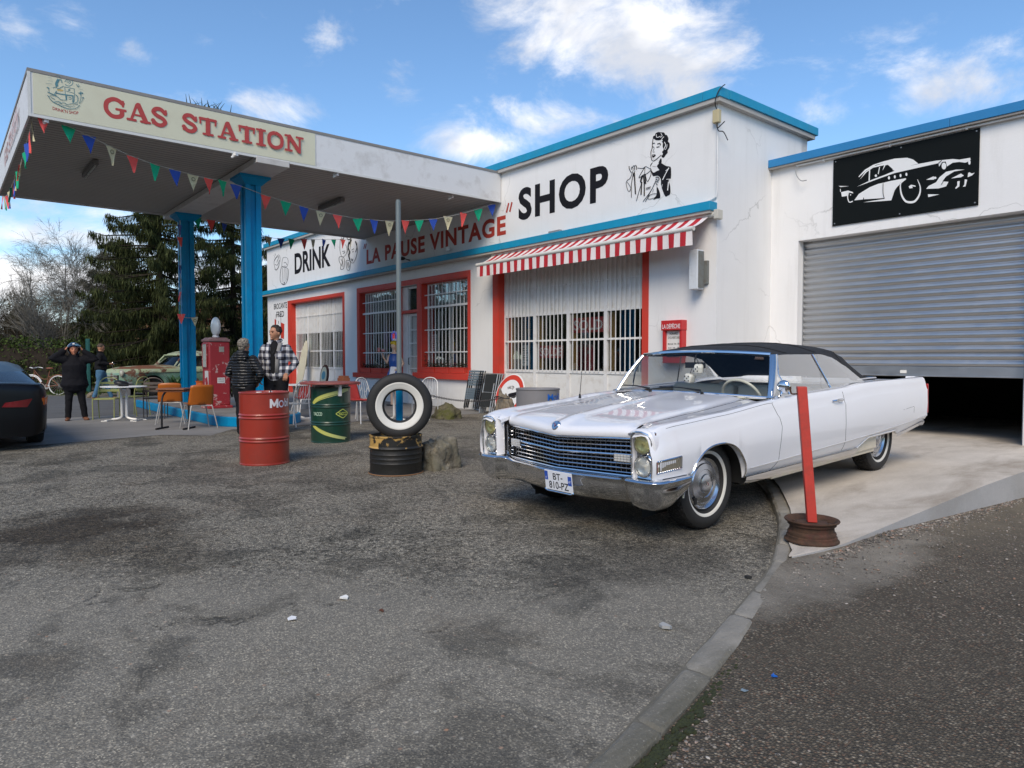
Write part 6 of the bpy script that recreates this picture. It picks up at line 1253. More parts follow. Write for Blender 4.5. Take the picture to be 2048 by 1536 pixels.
# ================================================================== PROPS ON THE FORECOURT
DRED = pbr('drum red', (.30, .028, .013), .38, var=.1, vscale=1.5, dirt=(.16, .03, .02), dirt_amt=.5, dscale=3, coat=.3)
DGREEN = pbr('drum green', (.004, .040, .022), .35, var=.15, coat=.4, dirt=(.02, .03, .02)); DGREY = pbr('drum grey', (.22, .21, .21), .45, var=.1)
def drum_mesh(r=.29, h=.88):
    mb = MB(); P = [(0, .012), (r - .02, .012), (r - .018, 0), (r + .004, 0), (r + .006, .012), (r, .02)]
    for z in (h * .345, h * .665): P += [(r, z - .035), (r + .004, z - .03), (r + .012, z - .018), (r + .004, z - .006), (r - .001, z), (r + .003, z + .008), (r + .011, z + .018), (r + .004, z + .03), (r, z + .036)]
    P += [(r, h - .025), (r + .006, h - .018), (r + .008, h - .008), (r + .002, h), (r - .012, h), (r - .016, h - .016), (0, h - .016)]
    mb.lathe(P, (0, 0, 0), (0, 0, 1), 56); return mb
def cylmap(c, r, a0, z0):       # paint on a cylinder: a = metres round the side, b = metres up
    return lambda a, b: Vector((r * math.cos(a0 + a / r), r * math.sin(a0 + a / r), z0 + b))
def cyltext(body, r, a0, z0, w, h, mat, par, name='lettering', bold=.02, off=.003):
    f = cylmap(None, r + .006, a0, z0); o = text_on(body, (0, 0, 0), (1, 0, 0), (0, 0, 1), w, h, mat, name, par, bold=bold, arc=f); return o
class CInk(Ink):
    def __init__(s, r, a0, z0): s.r = r; s.a0 = a0; s.z0 = z0; s.h = .003; s.mb = MB()
    def _p(s, q, w=0): a = s.a0 + q[0] / s.r; rr = s.r + s.h; return Vector((rr * math.cos(a), rr * math.sin(a), s.z0 + q[1]))
    def fill(s, pts, n=0):      # subdivided fill by horizontal strips of a convex outline
        pts = [Vector((p[0], p[1], 0)) for p in pts]; ys_ = [p.y for p in pts]; y0, y1 = min(ys_), max(ys_); N_ = 14; rows = []
        for j in range(N_ + 1):
            y = y0 + (y1 - y0) * (j + 1e-4 * (1 if j == 0 else -1 if j == N_ else 0)) / N_; xs = []
            for a, b in zip(pts, pts[1:] + pts[:1]):
                if (a.y - y) * (b.y - y) <= 0 and abs(a.y - b.y) > 1e-9: xs.append(a.x + (b.x - a.x) * (y - a.y) / (b.y - a.y))
            if len(xs) < 2: continue
            rows.append([s._p((min(xs) + (max(xs) - min(xs)) * k / 8, y)) for k in range(9)])
        s.mb.grid(rows); s.h += .0003; return s
def faceang(x, y): return math.atan2(-y, -x)     # angle on a round thing that faces the camera
# red drum
p = G(530, 925); e = empty('oil_drum', p, 0, 'red steel oil drum with white lettering standing alone on the asphalt', 'drum'); bd = drum_mesh(.292, .885).build('body', DRED, e, smooth=30)
fa = faceang(p.x, p.y); a0 = fa + .22; WL = pbr('white drum letters', (.70, .66, .66), .5)
ci = CInk(.292, a0, .705); ci.line([(.012, 0), (.012, .092)], .026, 1); ci.line([(.016, .085), (.052, .02)], .024, 1); ci.line([(.052, .02), (.088, .085)], .024, 1); ci.line([(.092, .092), (.092, 0)], .026, 1); ci.build('lettering', WL, bd); cyltext('bil', .292, a0 + .20 / .292, .705, .085, .103, WL, bd, bold=.03)
ci = CInk(.292, a0 + .150 / .292, .742); ci.line([(.033 * math.cos(t), .036 * math.sin(t)) for t in [i * math.pi / 6 for i in range(12)]], .016, 3, closed=True); ci.build('lettering', pbr('letter ring', (.60, .58, .66), .5), bd)
mb = MB(); mb.cyl((.05, -.08, .87), (.05, -.08, .885), .035, n=16); mb.cyl((-.10, .12, .87), (-.10, .12, .882), .022, n=14); bg_ = mb.build('bung', PAPER, e); mb = MB(); q_ = Vector((.085, .05, .87)); mb.tube([q_, q_ + Vector((0, 0, .05))], [.008, .006], 6); mb.build('filler_pin', DKMET, e)
# green drum with round table top
p = G(662, 882); e = empty('drum_table', p, 0, 'dark green oil drum with yellow stripes carrying a round reddish table top', 'table'); bd = drum_mesh(.30, .85).build('drum', DGREEN, e, smooth=30); fa = faceang(p.x, p.y)
YL = Mat('faded yellow stripe'); yv = YL.sep(YL.co()); YL.set(YL.p, 'Base Color', YL.ramp(YL.math('ADD', YL.math('MULTIPLY', yv[1], 1.2), .5), [(0, (.48, .46, .06)), (1, (.42, .52, .30))])); YL = YL.m
YT = pbr('yellow green letters', (.55, .62, .12), .5)
ci = CInk(.30, fa, 0); ci.line([(-.30, .61), (-.24, .66), (-.12, .715), (.05, .765), (.20, .80), (.30, .815)], .05, 8); ci.build('stripe', YL, bd); ci = CInk(.30, fa, 0); ci.line([(-.28, .60), (-.20, .645), (-.08, .69), (.10, .74), (.26, .79)], .010, 8); ci.build('stripe', YL, bd)
ci = CInk(.30, fa, 0); ci.line([(-.30, .26), (-.22, .21), (-.08, .145), (.08, .095), (.22, .065)], .042, 8); ci.build('stripe', YL, bd); ci = CInk(.30, fa, 0); ci.line([(-.27, .265), (-.16, .21), (-.02, .15), (.14, .10), (.26, .07)], .009, 8); ci.build('stripe', YL, bd)
cyltext('YACCO', .30, fa - .98, .42, .17, .055, pbr('pale green letters', (.45, .60, .45), .5), bd); cyltext('YACCO', .30, fa + .38, .42, .155, .05, YT, bd)
ci = CInk(.30, fa + .38 + .077 / .3, .447); ci.line([(-.11, 0), (-.10, .012), (-.015, .062), (0, .066), (.015, .062), (.10, .012), (.11, 0), (.10, -.012), (.015, -.062), (0, -.066), (-.015, -.062), (-.10, -.012)], .011, 2, closed=True); ci.build('logo_frame', YT, bd)
mb = MB(); mb.lathe([(0, .895), (.455, .895), (.462, .905), (.46, .922), (.452, .926), (0, .926)], (0, 0, 0), (0, 0, 1), 56); mb.build('table_top', pbr('worn red board', (.26, .055, .045), .45, var=.2, vscale=5, dirt=(.35, .25, .2), dirt_amt=.5), e, smooth=40)
mb = MB(); mb.bb(-.28, .28, -.05, .05, .85, .894); mb.bb(-.05, .05, -.28, -.051, .85, .893); mb.bb(-.05, .05, .051, .28, .85, .893); mb.bb(-.36, -.30, -.02, .02, .76, .893); mb.bb(.30, .35, -.02, .02, .72, .893); mb.build('bracket', WPAINT, e, smooth=0)
# grey drum behind the car
p = Vector((-7.03, 6.30, 0)); e = empty('oil_drum', p, 0, 'grey steel oil drum with blue lettering behind the bonnet of the white car', 'drum'); bd = drum_mesh(.295, .89).build('body', DGREY, e, smooth=30); fa = faceang(p.x, p.y); BLT = pbr('blue letters', (.01, .12, .48), .5)
cyltext('M', .295, fa + .45, .735, .09, .085, BLT, bd); cyltext('bil', .295, fa + 1.02, .735, .07, .093, BLT, bd); ci = CInk(.295, fa + .89, .765); ci.line([(.026 * math.cos(t), .028 * math.sin(t)) for t in [i * math.pi / 6 for i in range(12)]], .014, 3, closed=True); ci.build('lettering', BLT, bd)
# half drum with the whitewall tyre, post behind
p = Vector((-6.88, 4.00, 0)); M = Mat('flaking black and yellow paint'); v = M.co(); s_ = M.sep(v); bn = M.math('GREATER_THAN', s_[2], .30)
f1 = M.ramp(M.noise(v, 5, 8, .7, .4), [(.49, 0.0), (.53, 1.0)]); f2 = M.ramp(M.noise(v, 14, 6, .7), [(.66, 0.0), (.70, 1.0)])
c = M.mix(M.noise(v, 8, 6), (.006, .007, .006), (.018, .016, .013)); c = M.mix(M.math('MULTIPLY', bn, f1), c, (.48, .29, .08)); c = M.mix(M.math('MULTIPLY', f2, .7), c, (.16, .07, .025)); M.set(M.p, 'Base Color', c); M.p.inputs['Roughness'].default_value = .5; M.bump(M.math('ADD', f1, M.noise(v, 30, 4)), .25, .006); HDM = M.m
mb = MB(); r = .292; mb.lathe([(.0, .02), (r + .012, .0), (r + .018, .006), (r + .012, .014), (r, .02), (r, .12), (r + .004, .13), (r, .14), (r, .17), (r + .004, .18), (r, .19), (r, .22), (r + .004, .23), (r, .24), (r, .275), (r + .008, .285), (r + .015, .297), (r + .008, .308), (r, .318), (r, .41), (r + .008, .418), (r + .008, .432), (r - .004, .436), (r - .01, .43), (r - .012, .40), (0, .395)], (0, 0, 0), (0, 0, 1), 56)
e = empty('half_drum', p, 0, 'short black cut oil drum with flaking yellow band under the whitewall tyre', 'drum'); mb.build('body', HDM, e, smooth=30); mb = MB(); mb.lathe([(r + .013, .0), (r + .020, .006), (r + .013, .013)], (0, 0, 0), (0, 0, 1), 56); mb.build('rim', pbr('rust rim', (.24, .12, .05), .8), e)
ta = Vector((.80, -.60, .0)).normalized(); ta = (Vector((-p.x, -p.y, 0)).normalized() + Vector((.10, -.08, 0))).normalized()
tc_ = p + Vector((0, 0, .42 + .342)) + ta * .02; tc_ += RT * .045; e = empty('whitewall_tyre', tc_, 0, 'used whitewall tyre standing upright on the short black drum', 'tyre'); e.scale = (1.05,) * 3; mb = MB(); R_ = .352
mb.lathe([(.167, -.055), (.162, .0), (.167, .055), (.178, .066), (.205, .072), (.24, .088), (.275, .098), (.305, .098), (.33, .088), (.342, .075)], (0, 0, 0), ta, 72); mb.lathe([(.342, -.075), (.33, -.088), (.30, -.098), (.26, -.096), (.205, -.072), (.167, -.055)], (0, 0, 0), ta, 72); ty_ = mb.build('tyre', TYRE, e, smooth=60)
mb = MB(); mb.lathe([(.342, .075), (R_ - .003, .062), (R_, .03), (R_, -.03), (R_ - .003, -.062), (.342, -.075)], (0, 0, 0), ta, 72); mb.build('tread', TREAD, e, smooth=50)
mb = MB(); mb.lathe([(.182, .0665), (.186, .0705), (.206, .0745), (.236, .0895), (.252, .0945), (.254, .093)], (0, 0, 0), ta, 72); mb.build('whitewall', WW, e, smooth=60)
pq = AT(799, 850, (p - Vector((0, 0, 0))).dot(_fw) + .33); pq.z = 0; e = empty('thin_post', pq, 0, 'thin tall steel post, grey above and blue below, behind the whitewall tyre', 'post')
pz = CAMH + (716 - 403) * (pq.dot(_fw)) / F; mb = MB(); mb.tube([(0, 0, 0), (0, 0, 1.02)], .042, 4 * 4); mb.build('blue_base', BLUEP, e, smooth=40); mb = MB(); mb.lathe([(.0, 1.02), (.030, 1.02), (.030, pz - .02), (.026, pz - .018), (.026, pz), (0, pz)], (0, 0, 0), (0, 0, 1), 16); mb.build('shaft', pbr('post grey', (.17, .20, .20), .5, .3), e, smooth=40)
mb = MB(); mb.ell((0, 0, 1.02), (.075, .075, .11), 14); mb.build('cap_ball', BLUEP, e, smooth=60)
# rocks
def rockmat(name, a, b, c_): 
    M = Mat(name); v = M.co(); M.set(M.p, 'Base Color', M.mix(M.ramp(M.noise(v, 3.5, 6, .6), [(.45, 0.0), (.62, 1.0)]), M.ramp(M.noise(v, 9, 8, .7), [(.35, a), (.65, b)]), c_)); M.p.inputs['Roughness'].default_value = .95; M.bump(M.math('ADD', M.noise(v, 14, 8, .75), M.vor(v, 9)), .9, .03); return M.m
RK1 = rockmat('pitted grey rock', (.08, .07, .05), (.30, .27, .21), (.15, .14, .10)); RK2 = rockmat('mossy rock', (.06, .05, .03), (.17, .15, .09), (.085, .085, .02)); RK3 = rockmat('pale conglomerate rock', (.12, .09, .06), (.34, .28, .20), (.20, .16, .11))
def rock(name, loc, dims, mat, seed, label, boxy=.0, pits=True):
    bm = bmesh.new(); bmesh.ops.create_icosphere(bm, subdivisions=5, radius=1)
    for v in bm.verts:
        p_ = v.co.copy(); 
        if boxy: mx_ = max(abs(p_.x), abs(p_.y), abs(p_.z)); p_ = p_.lerp(p_ / mx_ * .82, boxy)
        n_ = mnoise.fractal(p_ * 1.1 + Vector((seed, 0, 0)), 1, 2, 4) * .30 + mnoise.fractal(p_ * 4 + Vector((seed, 3, 0)), 1, 2, 3) * .07
        if pits: n_ -= max(0, .32 - mnoise.voronoi(p_ * 3.2 + Vector((seed, 1, 2)))[0][0]) * .55
        p_ *= 1 + n_; v.co = Vector((p_.x * dims[0], p_.y * dims[1], max(-.12, p_.z) * dims[2] * .95))
    me = bpy.data.meshes.new(name); bm.to_mesh(me); bm.free(); me.materials.append(mat); me.polygons.foreach_set('use_smooth', [True] * len(me.polygons)); o = bpy.data.objects.new(name, me); COL.objects.link(o); o.location = loc; return tag(o, label, 'rock')
rock('boulder', G(879, 936), (.20, .24, .42), RK1, 3.1, 'pitted grey boulder leaning against the right side of the short black drum', .55)
rock('boulder', G(893, 836), (.34, .30, .32), RK2, 7.7, 'low mossy brown boulder near the white wall left of the folded chairs', .1, False)
rc = AT(1010, 830, 11.0); rc.z = 0; rk3 = rock('boulder', rc, (.17, .16, .80), RK3, 12.2, 'upright pale brown rock holding the chain in front of the halt sign', .5)
# chain from the post to the upright rock
def chain(a, b, sag, n, label):
    mb = MB(); P = [a.lerp(b, i / n) + Vector((0, 0, -sag * 4 * (i / n) * (1 - i / n))) for i in range(n + 1)]
    for i in range(n):
        c = (P[i] + P[i + 1]) / 2; d = (P[i + 1] - P[i]); L_ = d.length * .66; d.normalize(); u, w = basis(d); s_ = u if i % 2 else w; R2 = .012
        ring = [c + d * (L_ * math.cos(t)) + s_ * (R2 * math.sin(t)) for t in [k * 2 * math.pi / 10 for k in range(10)]]; mb.tube(ring, .0035, 5, closed=True)
    return tag(mb.build('chain', pbr('chain steel', (.14, .13, .12), .5, .8), smooth=60, weld=False), label, 'chain')
chain(pq + Vector((0, 0, .98)), rc + Vector((0, 0, .68)), .12, 92, 'thin steel chain hung from the post to the upright rock')
mb = MB(); mb.tube([rc + Vector((.17 * math.cos(t), .17 * math.sin(t), .68 + .02 * math.sin(3 * t))) for t in [k * .5 for k in range(13)]], .008, 6); thing_mesh(mb, 'chain_loop', DKMET, 'rusty chain loop wrapped round the upright pale rock', 'chain')
# round halt sign leaning on the wall
c = W(1019, 800, 9.93); e = empty('halt_sign', (c.x, c.y, 0), 0, 'round white HALTE sign with red ring leaning against the shop wall', 'sign'); up_ = Vector((0, .30, .95)).normalized(); nn = Vector((0, -.95, .30)).normalized(); cc = Vector((0, 0, .47)); RH = .485
mb = MB(); mb.lathe([(.0, -.01), (RH, -.01), (RH + .01, 0), (RH, .006), (0, .006)], cc, nn, 56); mb.build('sign_back', WHITE, e, smooth=30)
mb = MB(); mb.lathe([(RH - .13, .009), (RH - .02, .009), (RH - .02, .007)], cc, nn, 56); mb.build('red_ring', pbr('reflective red', (.62, .045, .015), .4), e, smooth=30)
rt_ = Vector((1, 0, 0)); ik = Ink(lambda a, b: cc + rt_ * a + up_ * b, nn, .010); ik.fill([(-.05, .0), (.0, .03), (.30, .09), (.30, .0), (.02, -.06)]); ik.build('sign_mark', INK, e)
def arcH(a, b): t = (a / .40 - .5) * 1.1; return cc + rt_ * (math.sin(t) * (.16 + b)) + up_ * (math.cos(t) * (.16 + b) - .02) + nn * .011
text_on('HALTE', (0, 0, 0), rt_, up_, .40, .075, INK, 'sign_text', e, bold=.01, arc=arcH); text_on('PÉAGE', cc - rt_ * .17 - up_ * .22 + nn * .01, rt_, up_, .34, .075, INK, 'sign_text', e, bold=.01)
# red post set in a rusty wheel rim
b = G(1623, 1082, .04); b.z = .045; e = empty('barrier_post', b, 0, 'red square steel post standing in a rusty wheel rim on the slab corner', 'post')
top_ = Vector((WX(1603, 773, -2.38))) ; RUST = Mat('rusty steel'); v = RUST.co(); RUST.set(RUST.p, 'Base Color', RUST.mix(RUST.ramp(RUST.noise(v, 6, 6, .7), [(.52, 0.0), (.64, .25)]), RUST.ramp(RUST.noise(v, 18, 8, .7), [(.35, (.030, .017, .010)), (.65, (.085, .042, .022))]), (.16, .035, .03))); RUST.p.inputs['Roughness'].default_value = .85; RUST.bump(RUST.noise(v, 50, 5), .3, .005); RUST = RUST.m
Db = b.dot(_fw); dtop = AT(1603, 773, Db + .02) - b; mb = MB(); d_ = dtop.normalized(); lo_ = Vector((0, 0, .13)); w_ = .031; u = Vector((.80, .60, 0)); w = Vector((-.60, .80, 0))
P0 = [lo_ + (u * a + w * c_) * w_ for a, c_ in ((-1, -1), (1, -1), (1, 1), (-1, 1))]; mb.prism(P0, tuple(dtop - lo_)); mb.build('post', pbr('post red', (.50, .045, .030), .55, var=.2, vscale=5, dirt=(.30, .045, .03), dirt_amt=.7, dscale=7, bump=.15), e, smooth=0, bevel=.004)
mb = MB(); hk = dtop - Vector((0, 0, .05)) - RT * .03; mb.tube(smooth_path([hk, hk - RT * .035, hk - RT * .045 + Vector((0, 0, .02)), hk - RT * .045 + Vector((0, 0, .05))], 4), .006, 6); mb.build('hook', RUST, e)
mb = MB(); r0 = .165; P_ = [(.200, .0), (.207, .004), (.206, .012), (.196, .018), (.190, .030), (.190, .042), (.180, .050), (.183, .066), (.178, .078), (.168, .086), (.166, .120), (.170, .128), (.182, .132), (.184, .148), (.192, .156), (.204, .160), (.208, .168), (.204, .174), (.196, .172), (.186, .163), (.176, .156), (.166, .145), (.150, .125)]
mb.lathe(P_, (0, 0, 0), (0, 0, 1), 56); ri = mb.build('wheel_rim', RUST, e, smooth=35); ri.scale = (.86,) * 3; mb = MB(); n = 10
for k in range(n):
    a0 = 2 * math.pi * (k + .2) / n; a1 = 2 * math.pi * (k + .8) / n; mb.lathe([(.155, .138), (.125, .142)], (0, 0, 0), (0, 0, 1), 5, a0, a1)
mb.lathe([(.125, .142), (.10, .150), (.06, .148), (.0, .146)], (0, 0, 0), (0, 0, 1), 40); mb.build('rim_disc', RUST, ri, smooth=40, solid=.006); mb = MB(); mb.lathe([(.172, .1405), (.206, .172)], (0, 0, 0), (0, 0, 1), 56); mb.build('red_paint_ring', pbr('old red on rim', (.22, .035, .035), .7, dirt=(.1, .05, .03), dirt_amt=.8, dscale=10), ri)
# ------------------------------------------------------------------ pump island and petrol pump
mb = MB(); pts = []; y0, y1, xe, xw = 4.05, 5.75, -13.05, -20.5; rr_ = .85
out = [(xw, y0)] + [(xe - rr_ + rr_ * math.sin(a), (y0 + y1) / 2 - rr_ * math.cos(a)) for a in [i * math.pi / 16 for i in range(17)]] + [(xw, y1)]
e = empty('pump_island', (-16, 4.9, 0), 0, 'raised concrete pump island with blue painted edge and rounded end', 'island'); bpy.context.view_layer.update()
mb.prism([Vector((a, b_, .0)) for a, b_ in out], (0, 0, .19)); loc_to(mb.build('edge', BLUEP, smooth=0, bevel=.02), e); mb = MB(); mb.prism([Vector((-16 + (a + 16) * .993, 4.9 + (b_ - 4.9) * .93, .15)) for a, b_ in out], (0, 0, .046)); loc_to(mb.build('slab', CONC2, smooth=0), e)
PR = Mat('chipped red pump paint'); v = PR.co(); f = PR.ramp(PR.noise(v, 5.5, 7, .68, .3), [(.585, 0.0), (.61, 1.0)]); f2 = PR.ramp(PR.noise(v, 12, 5, .6), [(.66, 0.0), (.70, 1.0)])
PR.set(PR.p, 'Base Color', PR.mix(f2, PR.mix(f, PR.mix(PR.noise(v, 2), (.30, .018, .025), (.42, .03, .035)), (.55, .36, .33)), (.16, .04, .03))); PR.p.inputs['Roughness'].default_value = .5; PR.bump(f, .2, .004); PR = PR.m
pp_ = AT(434, 824, 15.35); pp_ = Vector((pp_.x, pp_.y, .19)); e = empty('petrol_pump', pp_, -math.pi / 2 + .06, 'vintage red petrol pump with chipped paint and white globe by the front blue column', 'pump')
mb = MB(); mb.box((0, 0, .03), (.52, .50, .06)); mb.box((0, 0, .05), (.50, .48, .04), top=.97); 
mb.build('base', PR, e, smooth=0, bevel=.015); mb = MB()
mb.box((0, 0, .76), (.45, .43, 1.40)); bd = mb.build('cabinet', PR, e, smooth=30, bevel=.03, bseg=3)
mb = MB(); mb.box((0, 0, 1.495), (.475, .455, .06)); mb.box((0, 0, 1.535), (.44, .42, .05), top=.86); mb.build('head_cap', pbr('worn pinkish metal', (.28, .15, .14), .6, dirt=(.4, .33, .3), dscale=9), e, smooth=30, bevel=.02, bseg=3)
mb = MB(); mb.box((.235, -.02, 1.16), (.01, .25, .50)); mb.build('dial_window', pbr('dial', (.45, .47, .42), .3), e, smooth=0, bevel=.01); mb = MB(); mb.tube([(.24, -.15, .90), (.24, -.15, 1.42), (.24, .11, 1.42), (.24, .11, .90)], .012, 6, closed=True); mb.build('dial_frame', PR, e)
GRYP = pbr('worn plate', (.35, .33, .28), .6, dirt=(.15, .12, .1), dscale=20)
mb = MB(); mb.box((-.04, .2175, 1.30), (.11, .01, .12)); mb.build('badge', GRYP, e, smooth=0, bevel=.01); mb = MB(); mb.box((-.02, .217, .62), (.16, .006, .12)); nt_ = mb.build('notice', PAPER, e, smooth=0)
for k_, t in enumerate(('ESSENCE', 'LAVAGE')): text_on(t, (.04, .2205, .635 - k_ * .045), (-1, 0, 0), (0, 0, 1), .12, .025, INK, 'notice_text', nt_, thick=.001)
mb = MB(); mb.box((.231, .06, .66), (.008, .20, .34)); mb.build('sticker', pbr('sticker white', (.62, .60, .58), .6), e, smooth=0); mb = MB(); mb.box((.236, .06, .60), (.004, .14, .16), rx=.3); mb.build('sticker', PR, e, smooth=0)
mb = MB(); mb.lathe([(.06, 0), (.075, .02), (.06, .05)], (0, 0, 1.56), (0, 0, 1), 24); mb.build('globe_collar', WPAINT, e); mb = MB(); mb.ell((0, 0, 1.80), (.085, .20, .215), 28); mb.build('globe', pbr('milk glass', (.62, .66, .66), .15, coat=.5), e, smooth=80)
mb = MB(); mb.tube(smooth_path([(-.235, .1, 1.05), (-.28, .16, .95), (-.28, .20, .60), (-.28, .16, .25), (-.25, .1, .45), (-.24, .1, .70)], 6), .016, 8); mb.build('hose', BLACK, e)
# ------------------------------------------------------------------ furniture
def metalmat(n, c): return pbr(n, c, .45, .2, var=.15, dirt=tuple(x * .5 for x in c))
WMET = metalmat('white enamel tube', (.66, .65, .62)); OLIVE = metalmat('pale green tube', (.36, .38, .14)); BRN = metalmat('brown tube', (.13, .10, .08)); CHR = metalmat('dull chrome tube', (.40, .39, .37)); ORG = pbr('orange plastic', (.42, .11, .01), .4, var=.12); RSH = pbr('red plastic shell', (.42, .04, .035), .4, var=.1); BWOOD = pbr('brown laminate', (.22, .075, .03), .4, var=.2, vscale=8)
def shell_chair(name, loc, rz, sm, lm, label, group, splay=.05):
    e = empty(name, loc, rz, label, 'chair', group)      # faces +Y
    rows = []
    for j in range(15):
        t = j / 14; r_ = []
        for i in range(11):
            u = -1 + 2 * i / 10
            if t < .5: k = t / .5; y = .20 - .36 * k; z = .445 - .012 * math.sin(k * math.pi) + .03 * u * u; x = u * (.20 + .02 * k)
            else: k = (t - .5) / .5; y = -.16 - .09 * k + .055 * u * u * (1 - .3 * k); z = .455 + .36 * k - .02 * u ** 4; x = u * (.22 - .02 * k * k)
            r_.append(Vector((x, y, z)))
        rows.append(r_)
    mb = MB(); mb.grid(rows); o = mb.build('seat_shell', sm, e, smooth=60); md = o.modifiers.new('s', 'SOLIDIFY'); md.thickness = .008
    for sx in (-1, 1):
        for y in (.16, -.16):
            mb = MB(); mb.tube(smooth_path([(sx * .05, y * .8, .425), (sx * .16, y, .425), (sx * .19, y * 1.1, .39), (sx * (.21 + splay), y * 1.45, 0)], 4), .011, 8); mb.build('leg', lm, e)
    mb = MB(); mb.tube([(-.16, .14, .425), (.16, .14, .425)], .009, 6); mb.tube([(-.16, -.14, .425), (.16, -.14, .425)], .009, 6); mb.build('frame', lm, e); return e
def tube_chair(name, loc, rz, m_, label, group, seatm=None, wire=False, arms=False):
    e = empty(name, loc, rz, label, 'chair', group)
    for sx in (-1, 1):
        mb = MB(); mb.tube(smooth_path([(sx * .20, .20, 0), (sx * .205, .19, .40), (sx * .20, .16, .44)], 3), .011, 8); mb.build('leg', m_, e)
        mb = MB(); mb.tube(smooth_path([(sx * .20, -.24, 0), (sx * .205, -.19, .42), (sx * .20, -.21, .62), (sx * .17, -.25, .80)], 4), .011, 8); mb.build('leg', m_, e)
        if arms: mb = MB(); mb.tube(smooth_path([(sx * .205, .19, .42), (sx * .23, .18, .62), (sx * .23, 0, .66), (sx * .21, -.21, .66)], 4), .010, 8); mb.build('arm', m_, e)
    mb = MB(); mb.tube(smooth_path([(-.17, -.25, .80), (-.10, -.26, .86), (0, -.262, .88), (.10, -.26, .86), (.17, -.25, .80)], 4), .011, 8); mb.tube([(-.2, .17, .43), (.2, .17, .43), (.2, -.19, .43), (-.2, -.19, .43)], .010, 8, closed=True)
    if wire:
        for i in range(-2, 3): mb.tube(smooth_path([(i * .035, -.20, .44), (i * .075, -.225, .62), (i * .05, -.258, .86 - .01 * i * i)], 4), .005, 5)
        mb.tube(smooth_path([(-.18, -.22, .66), (-.08, -.225, .56), (0, -.23, .68), (.08, -.225, .56), (.18, -.22, .66)], 5), .005, 5)
    mb.build('backrest', m_, e); mb = MB()
    if wire:
        for i in range(9): mb.tube([(-.19 + i * .0475, .16, .43), (-.19 + i * .0475, -.19, .43)], .004, 5)
        for i in range(7): mb.tube([(-.2, .14 - i * .052, .434), (.2, .14 - i * .052, .434)], .004, 5)
    else:
        for i in range(5): mb.box((0, .14 - i * .08, .442), (.39, .06, .012))
        for i in range(3): mb.box((0, -.23 - i * .01, .60 + i * .08), (.37, .010, .05))
    mb.build('seat', seatm or m_, e); return e
def pedestal_table(name, loc, rz, m_, top, r, label, h=.72, sq=False):
    e = empty(name, loc, rz, label, 'table'); mb = MB()
    if sq: mb.box((0, 0, h - .012), (r * 2, r * 1.7, .024))
    else: mb.lathe([(0, h - .02), (r - .01, h - .02), (r, h - .012), (r, h - .003), (r - .006, h), (0, h)], (0, 0, 0), (0, 0, 1), 40)
    mb.build('table_top', top, e, smooth=30); mb = MB()
    for s_ in (-1, 1): mb.tube(smooth_path([(s_ * .10, 0, h - .02), (s_ * .06, 0, h - .10), (s_ * .05, 0, .20), (s_ * .07, 0, .07), (s_ * .25, 0, .03)], 4), .026, 8)
    mb.build('column', m_, e); mb = MB()
    for s_ in (-1, 1): mb.box((s_ * .26, 0, .02), (.06, .46, .035)); mb.box((s_ * .30, .2, .012), (.12, .05, .022)); mb.box((s_ * .30, -.2, .012), (.12, .05, .022))
    mb.build('foot', m_, e, smooth=0, bevel=.008); return e
t1 = G(249, 842); pedestal_table('garden_table', t1, .9, WMET, WHITE, .43, 'white round garden table with helmet on it beside the helmeted person')
mb = MB(); mb.lathe([(.06, .0), (.12, .01), (.145, .05), (.13, .09), (.09, .11), (.03, .10)], (0, 0, 0), (.1, .2, 1), 20); mb.box((.12, .0, .03), (.16, .14, .03)); o = mb.build('black_bag', pbr('black leather', (.012, .012, .013), .45), smooth=60); o.location = t1 + Vector((-.02, -.05, .722)); tag(o, 'small black bag lying on the white garden table', 'bag')
tube_chair('garden_chair', G(213, 838), -2.0, OLIVE, 'pale green tube chair left of the white garden table', 'metal garden chairs')
tube_chair('garden_chair', G(262, 838) + Vector((-.9, .25, 0)), 2.2, OLIVE, 'pale green tube chair behind the white garden table', 'metal garden chairs')
tube_chair('garden_chair', G(312, 836), 1.2, BRN, 'brown tube armchair between the white garden table and the orange chairs', 'metal garden chairs', arms=True)
shell_chair('orange_chair', G(352, 850) + Vector((-.35, 0, 0)), 1.25, ORG, CHR, 'orange plastic shell chair on the left behind the school desk', 'orange plastic chairs'); shell_chair('orange_chair', G(398, 857), 1.62, ORG, CHR, 'orange plastic shell chair on the right with its back to the camera', 'orange plastic chairs')
# school desk
dk = G(352, 858); e = empty('school_desk', dk, .85, 'small brown school desk with dark sled legs among the orange chairs', 'desk'); mb = MB(); mb.box((0, 0, .735), (.52, .40, .03)); mb.box((0, .0, .70), (.48, .34, .035)); mb.build('desk_top', BWOOD, e, smooth=0, bevel=.01)
for s_ in (-1, 1): mb = MB(); mb.tube(smooth_path([(s_ * .24, .14, .69), (s_ * .25, .0, .55), (s_ * .25, -.02, .12), (s_ * .25, -.02, .03)], 4), .018, 8); mb.tube([(s_ * .25, -.22, .02), (s_ * .25, .20, .02)], .018, 8); mb.build('leg', DKMET, e)
